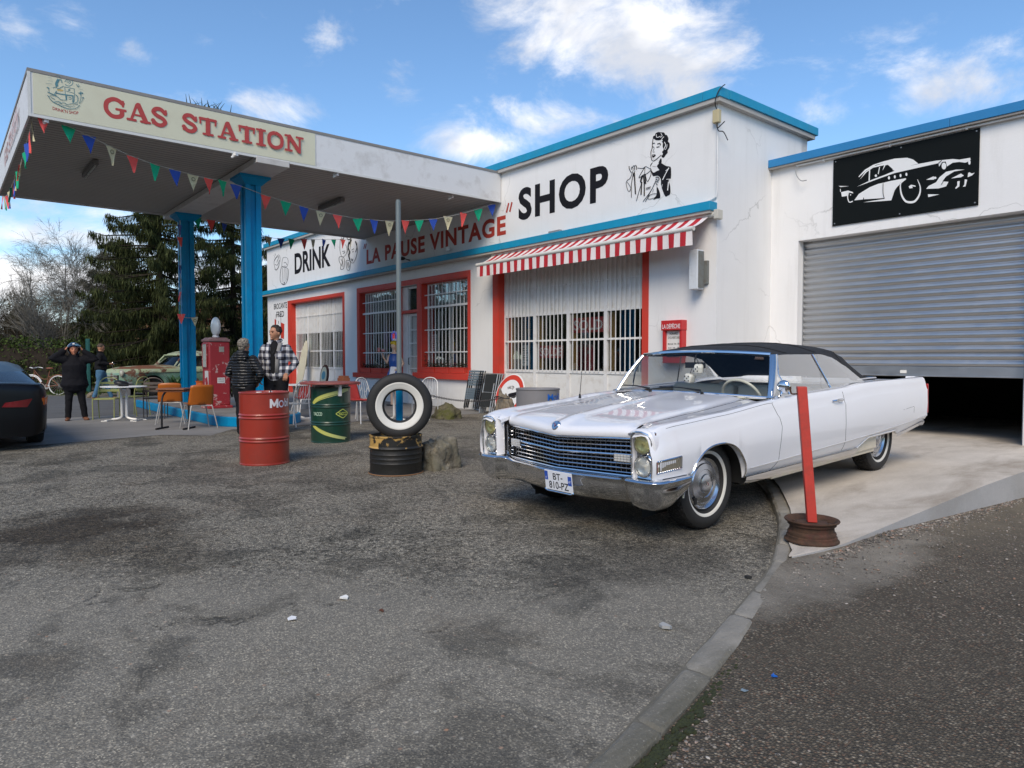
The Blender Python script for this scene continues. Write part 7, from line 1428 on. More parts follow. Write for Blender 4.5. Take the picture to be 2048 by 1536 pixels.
# plant and small things by the back column
pl = AT(353, 800, 17.6); pl.z = .19; e = empty('potted_plant', pl, 0, 'leafy potted plant left of the back blue column', 'plant'); mb = MB(); mb.lathe([(0, 0), (.13, 0), (.17, .26), (.18, .28), (.15, .28), (.0, .25)], (0, 0, 0), (0, 0, 1), 20); mb.build('pot', WHITE, e); mb = MB(); r_ = random.Random(8)
LEAFG = pbr('plant leaf', (.05, .11, .02), .5, var=.5, vscale=6)
for k in range(46):
    a = r_.uniform(0, 6.28); L_ = r_.uniform(.25, .6); d = Vector((math.cos(a) * .5, math.sin(a) * .5, 1)).normalized(); s_ = Vector((-math.sin(a), math.cos(a), 0)); b0 = Vector((0, 0, .25)); tip = b0 + d * L_ + Vector((math.cos(a), math.sin(a), 0)) * L_ * .3; m_ = b0 + d * L_ * .6; mb.add([b0, m_ + s_ * .05, tip, m_ - s_ * .05], [(0, 1, 2, 3)])
mb.build('leaves', LEAFG, e, smooth=0, weld=False)
mb = MB(); mb.lathe([(0, 0), (.12, 0), (.10, .26), (.12, .28), (.0, .28)], (0, 0, 0), (0, 0, 1), 18); o = mb.build('orange_pot', pbr('bright orange', (.75, .14, .02), .5)); o.location = AT(402, 800, 16.6) * 1; o.location.z = .19; o.scale = (1, 1, 2.0); tag(o, 'bright orange round pot standing left of the red petrol pump', 'pot')
# furniture behind the green drum, in front of the shop
tube_chair('bistro_chair', G(588, 852), 2.0, WMET, 'white wire bistro chair just right of the red drum', 'white wire bistro chairs', wire=True); tube_chair('bistro_chair', G(741, 838), -1.2, WMET, 'white wire bistro chair between green drum and whitewall tyre', 'white wire bistro chairs', wire=True)
tube_chair('bistro_chair', G(850, 838), -2.6, WMET, 'white wire bistro chair partly hidden right of the whitewall tyre', 'white wire bistro chairs', wire=True)
shell_chair('red_chair', G(612, 838), 1.6, RSH, WMET, 'red plastic shell chair behind the left edge of the green drum', 'red plastic chairs'); shell_chair('red_chair', G(718, 845), -1.1, RSH, WMET, 'red plastic shell chair behind the right edge of the green drum', 'red plastic chairs')
pedestal_table('bistro_table', G(792, 842), .3, WMET, pbr('slatted grey top', (.45, .45, .44), .5), .38, 'white pedestal table seen through the whitewall tyre', .72); pedestal_table('bistro_table', G(580, 842) + Vector((-.4, .3, 0)), .3, WMET, WHITE, .40, 'white bistro table behind the plaid jacket man', .74)
mb = MB(); mb.bb(-.45, .45, -.28, .28, .70, .74); 
e = empty('red_table', G(680, 832), .0, 'low red table with wooden box behind the green drum', 'table'); mb.build('table_top', RSH, e, smooth=0, bevel=.01)
for sx in (-.4, .4):
    for sy in (-.22, .22): mb = MB(); mb.cyl((sx, sy, 0), (sx, sy, .70), .018, n=8); mb.build('leg', WMET, e)
mb = MB(); mb.box((0, 0, .06), (.26, .18, .12)); mb.box((0, 0, .14), (.20, .14, .05), rz=.2); o = mb.build('wooden_box', BWOOD, smooth=0, bevel=.008); o.location = G(680, 832) + Vector((.2, 0, .742)); tag(o, 'small brown wooden box on the red table', 'box')
# leaning oval sign, surfboard-like boards, poster by the far doors
c = W(649, 800, YF - .45); c.z = 0; e = empty('oval_sign', c, 0, 'dark oval framed pub sign standing in front of the far left doors', 'sign'); mb = MB(); mb.lathe([(.0, 0), (.27, .0), (.30, .02), (.34, .02), (.35, 0), (.34, -.03), (0, -.03)], (0, 0, .62), (0, -1, .15), 40); o = mb.build('frame', pbr('dark wood frame', (.07, .02, .015), .4), e); o.scale = (.85, 1, 1.12); mb = MB(); mb.lathe([(0, .028), (.28, .028)], (0, 0, .62), (0, -1, .15), 32); o = mb.build('face', CREAM, e); o.scale = (.85, 1, 1.12); mb = MB(); mb.lathe([(0, .032), (.14, .032)], (0, 0, .72), (0, -1, .15), 24); mb.build('emblem', pbr('sign blue', (.10, .30, .38), .5), e)
mb = MB(); mb.box((0, -.03, .40), (.34, .006, .07)); mb.build('emblem', LEAFG, e, smooth=0)
for sx in (-.18, .18): mb = MB(); mb.cyl((sx, .02, 0), (sx, 0, .35), .018, n=8); mb.build('leg', DKMET, e)
c = W(593, 760, YF - .35); c.z = 0; mb = MB(); P = [(-.13, 0), (.13, 0), (.17, .5), (.20, 1.1), (.16, 1.6), (.06, 1.88), (0, 1.95), (-.06, 1.88), (-.14, 1.6), (-.17, 1.1), (-.15, .5)]; mb.prism([Vector((a, .30 * z / 2, z)) for a, z in P], (0, .03, 0)); o = mb.build('board', pbr('cream board', (.60, .55, .40), .5, dirt=(.3, .25, .15)), smooth=0, bevel=.008); o.location = c; o.rotation_euler = (0, .10, .3); tag(o, 'tall cream surfboard shaped board leaning by the far left doors', 'board')
mb = MB(); P_ = W(608, 655, YF + .1)
mb = MB(); mb.bb(-.12, .12, -.01, .01, 0, .28); mb.bb(-.10, .06, -.014, -.0101, .03, .10); o = mb.build('sticker_sign', pbr('turquoise', (.05, .40, .46), .5), smooth=0); o.location = W(601, 740, YF + .14); o.rotation_euler = (0, .25, 0); tag(o, 'small turquoise sign stuck on the lower panel of the far left doors', 'sign')
c = G(607, 818); e = empty('potted_plant', c, 0, 'green potted plant on the ground in front of the far left doors', 'plant'); mb = MB(); mb.lathe([(0, 0), (.12, 0), (.17, .34), (.14, .34), (0, .30)], (0, 0, 0), (0, 0, 1), 18); mb.build('pot', GREYP, e); mb = MB(); r_ = random.Random(18)
for k in range(70):
    a = r_.uniform(0, 6.28); L_ = r_.uniform(.2, .45); d = Vector((math.cos(a) * .8, math.sin(a) * .8, 1)).normalized(); s_ = Vector((-math.sin(a), math.cos(a), 0)); b0 = Vector((0, 0, .30)); mb.add([b0 + d * L_ * .4, b0 + d * L_ * .7 + s_ * .03, b0 + d * L_, b0 + d * L_ * .7 - s_ * .03], [(0, 1, 2, 3)])
mb.build('leaves', pbr('bright leaf', (.12, .26, .05), .5, var=.4), e, smooth=0, weld=False)
# folded chairs leaning on the wall
SLG = pbr('blue grey slats', (.13, .17, .20), .6, var=.15); MESHB = pbr('black mesh fabric', (.02, .022, .022), .8); ALU = pbr('pale aluminium', (.48, .48, .47), .4, .6)
def folded(loc, slat, n_, label, group, lean=.22, w=.44):
    for k in range(n_):
        e = empty('folded_chair', loc + Vector((.03 * k, -.075 * k, 0)), 0, label if n_ == 1 else label % ('frontmost' if k == n_ - 1 else 'rearmost' if k == 0 else 'middle'), 'folded chair', group); m_ = Matrix.Rotation(-lean + .02 * k, 4, 'X'); fm = DKMET if slat else ALU
        for s_ in (-1, 1):
            mb = MB(m_); mb.tube([(s_ * w / 2, 0, 0), (s_ * w / 2, .01, .95)], .013, 8); mb.tube([(s_ * (w / 2 - .03), -.04, .02), (s_ * (w / 2 - .03), -.03, .72)], .012, 8); mb.build('leg', fm, e)
        if slat:
            mb = MB(m_); [mb.box((0, -.02, .60 + i * .065), (w - .03, .012, .048)) for i in range(6)]; mb.build('backrest', SLG, e, smooth=0); mb = MB(m_); [mb.box((0, -.05, .26 + i * .055), (w - .07, .012, .042)) for i in range(5)]; mb.build('seat', SLG, e, smooth=0)
        else:
            mb = MB(m_); mb.bb(-w / 2 + .02, w / 2 - .02, -.018, -.010, .52, .93); mb.build('backrest', MESHB, e, smooth=0); mb = MB(m_); mb.bb(-w / 2 + .04, w / 2 - .04, -.058, -.050, .15, .48); mb.build('seat', MESHB, e, smooth=0)
            mb = MB(m_); mb.tube([(-w / 2, .01, .95), (w / 2, .01, .95)], .012, 8); mb.tube([(-w / 2, -.03, .50), (w / 2, -.03, .50)], .010, 8); mb.build('crossbar', ALU, e)
a_ = W(938, 780, YF - .42); folded(Vector((a_.x, YF - .30, .06)), True, 3, 'blue grey slatted folding chair leaning on the wall, %s of its stack', 'slatted folding chairs stacked against the wall'); a_ = W(971, 780, YF - .45); folded(Vector((a_.x, YF - .30, .0)), False, 4, 'black mesh folding chair with aluminium frame leaning on the wall, %s of its stack', 'mesh folding chairs stacked against the wall', .26)
# painted waitress figure (a cut-out shop statue with real depth)
SKIN = pbr('skin tone', (.50, .27, .18), .55, var=.08); SKINW = pbr('painted skin', (.62, .42, .30), .45); YHAIR = pbr('yellow hair', (.60, .40, .02), .5, bump=.4, bscale=40); BDR = pbr('blue dress', (.012, .07, .30), .45); WAP = pbr('white apron', (.72, .72, .74), .6)
def chainmesh(mb, pts, n=14):
    """tapered limb: pts = [(x,y,z,rx[,ry])]"""
    P = [Vector(p[:3]) for p in pts]; dirs = []
    for i in range(len(P)): dirs.append((P[min(i + 1, len(P) - 1)] - P[max(i - 1, 0)]).normalized())
    rows = []; u = basis(dirs[0])[0] if abs(dirs[0].z) < .7 else Vector((1, 0, 0))
    for i, p in enumerate(P):
        u = (u - dirs[i] * u.dot(dirs[i])).normalized(); w = dirs[i].cross(u); rx = pts[i][3]; ry = pts[i][4] if len(pts[i]) > 4 else rx
        rows.append([p + u * math.cos(2 * math.pi * k / n) * rx + w * math.sin(2 * math.pi * k / n) * ry for k in range(n)])
    b = len(rows); mb.grid(rows, closed=True); L0 = len(mb.v)
    for row, d, r in ((rows[0], -dirs[0], pts[0][3]), (rows[-1], dirs[-1], pts[-1][3])):
        mid = sum(row, Vector()) / n; ring = [mid + (q - mid) * .7 + d * r * .5 for q in row]; mb.grid([row, ring], closed=True); top = [mid + d * r * .7] ; mb.add(ring + top, [(k, (k + 1) % n, n) for k in range(n)])
st = W(789, 800, YF - .75); st.z = 0; e = empty('waitress_figure', st, .88, 'life size painted waitress figure in blue dress holding a tray, behind the thin post', 'statue')
mb = MB(); k = 1.0
chainmesh(mb, [(-.05, 0, .02, .06), (-.06, 0, .45, .05), (-.06, 0, .85, .08)]); chainmesh(mb, [(.07, 0, .02, .06), (.07, 0, .45, .05), (.06, 0, .85, .08)])
chainmesh(mb, [(0, 0, .80, .14, .10), (0, 0, 1.05, .11, .085), (0, 0, 1.30, .14, .09), (0, 0, 1.40, .10, .07), (0, 0, 1.48, .045, .045), (0, 0, 1.58, .05, .05)]); mb.ell((-.01, -.01, 1.63), (.075, .09, .105), 16); mb.ell((-.08, -.03, 1.62), (.02, .018, .02), 8)
chainmesh(mb, [(-.14, 0, 1.37, .045), (-.20, -.04, 1.16, .036), (-.27, -.12, 1.32, .028), (-.29, -.16, 1.42, .025)]); chainmesh(mb, [(.14, 0, 1.37, .045), (.24, .03, 1.14, .038), (.13, -.09, .98, .03), (.04, -.12, .98, .028)])
remeshed(mb, 'body', SKINW, e, .011, 4)
mb = MB(); chainmesh(mb, [(0, .0, .70, .24, .20), (0, 0, .88, .19, .15), (0, 0, 1.03, .125, .10), (0, -.01, 1.22, .155, .12), (0, 0, 1.34, .15, .10)]); remeshed(mb, 'dress', BDR, e, .014, 3)
mb = MB(); chainmesh(mb, [(-.03, -.12, .78, .10, .07), (-.02, -.09, .95, .09, .05), (0, -.07, 1.03, .10, .05)]); remeshed(mb, 'apron', WAP, e, .012, 3)
mb = MB(); mb.ell((0, .01, 1.69), (.095, .105, .09), 16); mb.ell((.03, .05, 1.60), (.075, .06, .10), 12); mb.ell((-.04, -.05, 1.71), (.06, .05, .045), 12); remeshed(mb, 'hair', YHAIR, e, .010, 2, disp=.008, dscale=.03); mb = MB(); mb.lathe([(.055, 0), (.06, .05), (.0, .055)], (.02, .01, 1.775), (.1, 0, 1), 16); mb.build('cap', WAP, e)
mb = MB(); mb.lathe([(0, 0), (.17, 0), (.18, .015), (.165, .012), (0, .010)], (-.32, -.18, 1.455), (0, 0, 1), 28); ty2 = mb.build('tray', BWOOD, e); mb = MB(); mb.lathe([(.03, 0), (.04, .11), (0, .11)], (-.38, -.20, 1.468), (0, 0, 1), 12); mb.ell((-.27, -.18, 1.50), (.055, .055, .04), 10); mb.build('drinks', pbr('pink glass', (.55, .25, .25), .3), ty2)
mb = MB(); mb.lathe([(0, 0), (.22, 0), (.22, .03), (0, .03)], (0, 0, 0), (0, 0, 1), 24); mb.build('base', DKMET, e)
# ================================================================== PEOPLE
def clothmat(name, col, bump=.4, scale=9, rough=.85, quilt=0):
    M = Mat(name); v = M.co(); n = M.noise(v, scale, 4, .6, .6); M.set(M.p, 'Base Color', M.mix(n, tuple(c * .75 for c in col), tuple(c * 1.25 for c in col))); M.p.inputs['Roughness'].default_value = rough; M.p.inputs['Specular IOR Level'].default_value = .15 if not quilt else .5
    h = n
    if quilt:
        s_ = M.sep(v); w = M.math('ADD', M.math('MULTIPLY', s_[2], quilt), M.math('MULTIPLY', M.noise(v, 4, 3), .7)); h = M.math('ADD', M.math('ABSOLUTE', M.math('SINE', M.math('MULTIPLY', w, 3.14159))), M.math('MULTIPLY', n, .3))
        M.set(M.p, 'Base Color', M.mix(M.ramp(h, [(.0, 0.0), (.5, 1.0)]), tuple(c * .3 for c in col), col))
    M.bump(h, bump, .02); return M.m
PLAID = Mat('black and white plaid'); v = PLAID.co(); s_ = PLAID.sep(v)
def stripe(x, per, off=0.0): f = PLAID.math('FRACT', PLAID.math('ADD', PLAID.math('DIVIDE', x, per), off)); return PLAID.math('GREATER_THAN', f, .5)
xx = PLAID.math('ADD', s_[0], PLAID.math('MULTIPLY', PLAID.noise(v, 5, 2), .03)); zz = PLAID.math('ADD', s_[2], PLAID.math('MULTIPLY', PLAID.noise(v, 4, 2), .03)); g = PLAID.math('MULTIPLY', PLAID.math('ADD', stripe(xx, .098), stripe(zz, .105)), .5)
PLAID.set(PLAID.p, 'Base Color', PLAID.ramp(g, [(.0, (.62, .61, .60)), (.5, (.16, .16, .19)), (1, (.012, .012, .020))])); PLAID.p.inputs['Roughness'].default_value = .9; PLAID.bump(PLAID.noise(v, 6, 4), .5, .03); PLAID = PLAID.m
BLK = clothmat('black cotton', (.012, .012, .014)); BLK2 = clothmat('black coat', (.010, .010, .013), .5, 6); PUFF = clothmat('black puffer', (.014, .015, .017), .9, 8, .38, 19); JEAN = clothmat('blue denim', (.07, .16, .26), .4, 12); BRSH = pbr('brown leather', (.16, .06, .025), .6)
SK1 = pbr('tanned skin', (.44, .21, .12), .5, var=.1, vscale=14); EYE = pbr('eye dark', (.02, .015, .012), .3); LIPS = pbr('lips', (.33, .12, .09), .5)
def finger(mb, a, d, L_, r, curl, side):
    p = Vector(a); d = Vector(d).normalized(); pts = [(p.x, p.y, p.z, r)]
    for k in range(3):
        d = (Matrix.Rotation(curl, 3, side) @ d).normalized(); p = p + d * (L_ / 3); pts.append((p.x, p.y, p.z, r * (1 - .12 * (k + 1))))
    chainmesh(mb, pts, 8)
def hand(mb, w, d, pn, curl=.35, s=1.0):
    """wrist point, finger direction, palm normal"""
    w = Vector(w); d = Vector(d).normalized(); pn = Vector(pn); pn = (pn - d * pn.dot(d)).normalized(); sd = d.cross(pn).normalized()
    a = w + d * .045 * s; b = w + d * .095 * s
    mb.add(*[[*[w + sd * sx * .026 * s + pn * q * .016 * s for sx, q in ((-1, -1), (1, -1), (1, 1), (-1, 1))], *[b + sd * sx * .040 * s + pn * q * .012 * s for sx, q in ((-1, -1), (1, -1), (1, 1), (-1, 1))]], [(0, 1, 2, 3), (7, 6, 5, 4), (0, 4, 5, 1), (1, 5, 6, 2), (2, 6, 7, 3), (3, 7, 4, 0)]])
    for i, (o_, L_) in enumerate(((-.031, .068), (-.011, .078), (.011, .074), (.030, .058))): finger(mb, b + sd * o_ * s - d * .01, d + sd * o_ * 3, L_ * s, .0088 * s, curl * (1 + .15 * i), sd)
    finger(mb, w + d * .03 * s - sd * .028 * s, d * .8 - sd * .8 + pn * .3, .058 * s, .0105 * s, curl * .6, sd)
def head(mb, c, yaw, pitch=0, s=1.0):
    c = Vector(c); rot = Matrix.Rotation(yaw, 3, 'Z') @ Matrix.Rotation(pitch, 3, 'X')
    def fn(q, p):      # jaw narrows, back of the skull full; face looks to -y
        if p.z < -.1: k = min(1, (-p.z - .1) / .9); q.x *= 1 - .38 * k; q.y = q.y * (1 - .25 * k) - .012 * k
        if p.y < -.4 and -.15 < p.z < .35: q.y += .010 * (1 - abs(p.x) * 1.2) * (1 if abs(p.x) > .18 else 0)
        return q * s
    mb.ell(c, (.078, .098, .118), 24, rot, fn)
    def T(x, y, z): return c + rot @ Vector((x, y, z)) * s
    a, b, n_ = T(0, -.088, .012), T(0, -.112, -.022), T(0, -.092, -.036); chainmesh(mb, [(*a, .009), (*b, .014), (*n_, .009)], 8); chainmesh(mb, [(*T(-.016, -.095, -.03), .008), (*T(.016, -.095, -.03), .008)], 8)
    chainmesh(mb, [(*T(-.04, -.082, .034), .009), (*T(0, -.094, .030), .008), (*T(.04, -.082, .034), .009)], 8)      # brow
    chainmesh(mb, [(*T(-.018, -.088, -.058), .008), (*T(0, -.096, -.060), .009), (*T(.018, -.088, -.058), .008)], 8); mb.ell(T(0, -.078, -.092), (.024 * s, .018 * s, .018 * s), 10)
    for sx in (-1, 1): mb.ell(T(sx * .078, .008, -.006), (.012 * s, .022 * s, .032 * s), 10)
    return T, rot
def face_bits(T, rot, e, s=1.0, brow=None):
    for sx in (-1, 1):
        mb = MB(); mb.ell(T(sx * .030, -.084, .008), (.013 * s, .008 * s, .007 * s), 10); mb.build('eye', EYE, e)
        mb = MB(); chainmesh(mb, [(*T(sx * .014, -.096, .030), .004), (*T(sx * .032, -.094, .036), .0045), (*T(sx * .05, -.082, .030), .003)], 6); mb.build('eyebrow', brow or EYE, e)
    mb = MB(); chainmesh(mb, [(*T(-.024, -.088, -.060), .004), (*T(0, -.099, -.059), .0055), (*T(.024, -.088, -.060), .004)], 6); mb.build('mouth', LIPS, e)
def lerp(a, b, t): return Vector(a).lerp(Vector(b), t)
def limb(mb, A, B, C_, rs, n=14, bulge=1.0):
    A, B, C_ = Vector(A), Vector(B), Vector(C_); P = [A, A.lerp(B, .35), A.lerp(B, .75), B, B.lerp(C_, .3), B.lerp(C_, .7), C_]; chainmesh(mb, [(*p, r) for p, r in zip(P, rs)], n)
VX = [1.0]
def person(name, loc, rz, label, H, J, skin, top, bottom, shoe, topmat, botmat, shoemat, hairfn, yaw=0, pitch=0, topfn=None, hc=(.35, .35), hs=(None, None), tdisp=.008, face=True, girth=1.0, shirt=None):
    """J: joint positions for a 1.75 m body facing -y. L = person's side at +x"""
    e = empty(name, loc, rz, label, 'person'); k = H / 1.75; e.scale = (k, k, k); mb = MB(); g = girth
    chainmesh(mb, [(*J['pel'], .155 * g, .115 * g), (*lerp(J['pel'], J['chest'], .4), .135 * g, .10 * g), (*J['chest'], .16 * g, .115 * g), (*lerp(J['chest'], J['neck'], .6), .15, .09), (*J['neck'], .062, .062), (*lerp(J['neck'], J['head'], .6), .055, .058)], 18)
    T, rot = head(mb, J['head'], yaw, pitch)
    for s_ in 'LR':
        sg_ = 1 if s_ == 'L' else -1; limb(mb, J['sh' + s_], J['el' + s_], J['wr' + s_], [.05, .046, .038, .036, .036, .029, .024]); limb(mb, J['hp' + s_], J['kn' + s_], J['an' + s_], [.088, .082, .062, .052, .055, .042, .036])
        d = Vector(J['wr' + s_]) - Vector(J['el' + s_]); hd, pn_, cu_ = J.get('hd' + s_, (d, (sg_ * -1, 0, 0), .35)); hand(mb, Vector(J['wr' + s_]) - Vector(hd).normalized() * .01, hd, pn_, cu_)
        a = Vector(J['an' + s_]); fd = J.get('ft' + s_, Vector((0, -1, 0))); fd = Vector(fd).normalized(); chainmesh(mb, [(*(a + Vector((0, 0, -.01)) - fd * .03), .038), (*(a + fd * .06 + Vector((0, 0, -.035))), .036, .028), (*(a + fd * .14 + Vector((0, 0, -.055))), .032, .02)])
    remeshed(mb, 'body', skin, e, .0085 * VX[0], 3)
    # jacket
    mb = MB(); t = top; P = [(*J['pel'], t['hem'][0] * g, t['hem'][1] * g)] if not t.get('long') else [(*(Vector(J['pel']) + Vector((0, 0, -t['long']))), t['hem'][0] * g, t['hem'][1] * g), (*J['pel'], .205 * g, .155 * g)]
    chainmesh(mb, P + [(*lerp(J['pel'], J['chest'], .45), .195 * g, .15 * g), (*J['chest'], .205 * g, .155 * g), (*lerp(J['chest'], J['neck'], .55), .185, .12), (*lerp(J['chest'], J['neck'], .88), .095, .085), (*lerp(J['neck'], J['head'], .08), .08, .078)], 22)
    for s_ in 'LR': limb(mb, lerp(J['sh' + s_], J['chest'], .12), J['el' + s_], lerp(J['el' + s_], J['wr' + s_], .93), [t['arm'] * 1.12, t['arm'] * 1.03, t['arm'] * .9, t['arm'] * .88, t['arm'] * .85, t['arm'] * .72, t['arm'] * .62])
    if t.get('collar'):
        c = Vector(J['neck']) + Vector((0, .01, .015)); mb.tube([c + Vector((.085 * math.cos(a), .08 * math.sin(a), .02 + .012 * math.sin(a))) for a in [math.pi * (-.25 + 1.5 * i / 14) for i in range(15)]], t['collar'], 8)
    remeshed(mb, 'jacket', topmat, e, .012 * VX[0], 3, disp=tdisp, dscale=.09)
    mb = MB()
    for s_ in 'LR': limb(mb, J['hp' + s_], J['kn' + s_], lerp(J['kn' + s_], J['an' + s_], 1.02), [.118 * g, .105 * g, .085, .076, .074, .066, .064])
    chainmesh(mb, [(*(Vector(J['pel']) + Vector((0, 0, -.10))), .16 * g, .12 * g), (*J['pel'], .165 * g, .125 * g), (*(Vector(J['pel']) + Vector((0, 0, .08))), .15 * g, .11 * g)], 18)
    remeshed(mb, 'trousers', botmat, e, .012 * VX[0], 3, disp=.007, dscale=.10)
    for s_ in 'LR':
        mb = MB(); a = Vector(J['an' + s_]); fd = Vector(J.get('ft' + s_, Vector((0, -1, 0)))).normalized(); g0 = Vector((0, 0, -a.z)) if a.z < .14 else Vector((0, 0, -.085)); chainmesh(mb, [(*(a + Vector((0, 0, .03))), .048), (*(a + Vector((0, 0, -.02)) - fd * .03), .05), (*(a + fd * .06 + Vector((0, 0, -.04))), .048, .034), (*(a + fd * .15 + Vector((0, 0, -.055))), .042, .028)]); mb.ell(a + fd * .05 + Vector((0, 0, -.07)), (.05, .115 if abs(fd.y) > .7 else .05, .016), 12); remeshed(mb, 'shoe', shoemat, e, .009, 2)
    if face: face_bits(T, rot, e)
    hairfn(e, T, rot); return e, T, rot
def base_joints():
    return dict(pel=(0, 0, .96), chest=(0, -.01, 1.27), neck=(0, .01, 1.475), head=(0, -.015, 1.625), shL=(.185, 0, 1.405), shR=(-.185, 0, 1.405), elL=(.24, .02, 1.12), elR=(-.24, .02, 1.12), wrL=(.25, -.05, .87), wrR=(-.25, -.05, .87), hpL=(.09, 0, .90), hpR=(-.09, 0, .90), knL=(.10, -.01, .49), knR=(-.10, -.01, .49), anL=(.11, .02, .085), anR=(-.11, .02, .085))
def face_to_cam(p): return math.atan2(-p.y, -p.x) + math.pi / 2
# --- man in plaid jacket
p = AT(553, 800, 12.0); p.z = 0; J = base_joints(); J.update(elR=(-.27, .03, 1.13), wrR=(-.245, -.07, .90), hdR=((0.05, -.25, -1), (1, 0, 0), .5), elL=(.30, .05, 1.14), wrL=(.20, -.11, .97), hdL=((-.25, -.1, -1), (0, 1, 0), .25))
DKH = pbr('dark short hair', (.020, .014, .011), .6, bump=.7, bscale=160)
def hair_short(mat, grow=.010, low=.0, back=.0):
    def f(e, T, rot):
        mb = MB(); mb.ell(T(0, .012, .034), (.083 + grow, .098 + grow, .098 + grow * .8), 22, rot, lambda q, p_: q if (q.z > -.02 - low) else Vector((q.x * .9, q.y * (1 if q.y > 0 else .5), q.z * .75)))
        bm_ = [v for v in mb.v]; inv = rot.transposed(); c0 = T(0, 0, 0)
        # cut the face away: push front-low vertices back inside the skull
        nv = []
        for v in mb.v:
            q = inv @ (Vector(v) - c0)
            if q.y < -.04 and q.z < .082: q.y = -.04 + (q.y + .04) * .05; q.x *= .88; q.z = max(q.z, .0)
            elif q.y < .0 and q.z < .0: q.x *= .86; q.z = max(q.z, -.03)
            nv.append(tuple(c0 + rot @ q))
        mb.v = nv; remeshed(mb, 'hair', mat, e, .007, 1, disp=.010, dscale=.022)
    return f
e, T, rot = person('person', p, face_to_cam(p) - .30, 'tall man in black and white plaid jacket looking left behind the red drum', 1.86, J, SK1, dict(hem=(.215, .165), arm=.072, collar=.022), None, None, PLAID, BLK, BLK, hair_short(DKH, .008), yaw=-.55, girth=1.0)
mb = MB(); chainmesh(mb, [(0, -.118, .98, .05, .05), (0, -.125, 1.15, .05, .05), (0, -.128, 1.30, .06, .045), (0, -.085, 1.43, .06, .035), (0, -.055, 1.48, .045, .03)]); remeshed(mb, 'shirt', BLK, e, .010, 2)
LIN = pbr('pale jacket lining', (.24, .23, .22), .9)
for sx in (-1, 1):
    mb = MB(); mb.grid([[Vector((sx * (a + .0), y_, z_)), Vector((sx * (a + .045), y_ + .012, z_ + .005)), Vector((sx * (a + .06), y_ + .035, z_))] for a, y_, z_ in ((.035, -.178, .98), (.04, -.180, 1.15), (.05, -.184, 1.28), (.065, -.155, 1.38), (.07, -.09, 1.47))]); o = mb.build('lapel', LIN if sx > 0 else PLAID, e, smooth=60); md = o.modifiers.new('s', 'SOLIDIFY'); md.thickness = .01
    mb = MB(); mb.box((sx * .115, -.158, 1.27), (.12, .012, .13), rz=sx * .35); o = mb.build('pocket', PLAID, e, smooth=0, bevel=.005); o.rotation_euler = (0, 0, 0)
mb = MB(); mb.tube(smooth_path([(-.05, -.10, 1.45), (-.03, -.15, 1.36), (0, -.175, 1.30), (.03, -.15, 1.36), (.05, -.10, 1.45)], 4), .0014, 5); mb.ell((0, -.18, 1.285), (.005, .003, .010), 8); mb.build('necklace', DKMET, e)
# --- woman in black puffer seen from behind
p = AT(489, 800, 11.75); p.z = 0; J = base_joints(); J.update(chest=(0, .0, 1.27), elL=(.33, -.02, 1.12), wrL=(.20, -.20, 1.02), hdL=((-.5, -1, 0), (0, 0, -1), .4), elR=(-.36, .04, 1.12), wrR=(-.22, -.08, .97), hdR=((.4, -.4, -.6), (0, 1, 0), .6), knL=(.09, -.01, .49), anL=(.09, .0, .085), knR=(-.08, .0, .49), anR=(-.08, .02, .085))
GRYH = Mat('grey blond hair'); v = GRYH.co(); GRYH.set(GRYH.p, 'Base Color', GRYH.ramp(GRYH.noise(v, 28, 4, .6, 1), [(.3, (.05, .045, .04)), (.55, (.22, .19, .15)), (.7, (.42, .36, .27))])); GRYH.p.inputs['Roughness'].default_value = .7; GRYH.bump(GRYH.noise(v, 90, 3), .8, .01); GRYH = GRYH.m
def hair_f(e, T, rot):
    hair_short(GRYH, .018, .03)(e, T, rot); mb = MB(); mb.ell(T(0, .05, -.02), (.075, .06, .08), 14, rot); remeshed(mb, 'hair', GRYH, e, .010, 2, disp=.006, dscale=.02)
e, T, rot = person('person', p, face_to_cam(p) + math.pi - .55, 'woman in black puffer jacket seen from behind between pump and red drum', 1.62, J, SK1, dict(hem=(.215, .175), arm=.082, collar=.03), None, None, PUFF, BLK, BLK, hair_f, yaw=-.35, girth=1.12)
mb = MB(); mb.ell((0, .13, 1.43), (.15, .075, .10), 16); mb.ell((0, .10, 1.36), (.11, .07, .09), 12); remeshed(mb, 'hood', PUFF, e, .011, 3, disp=.01, dscale=.06)
VX[0] = 1.3
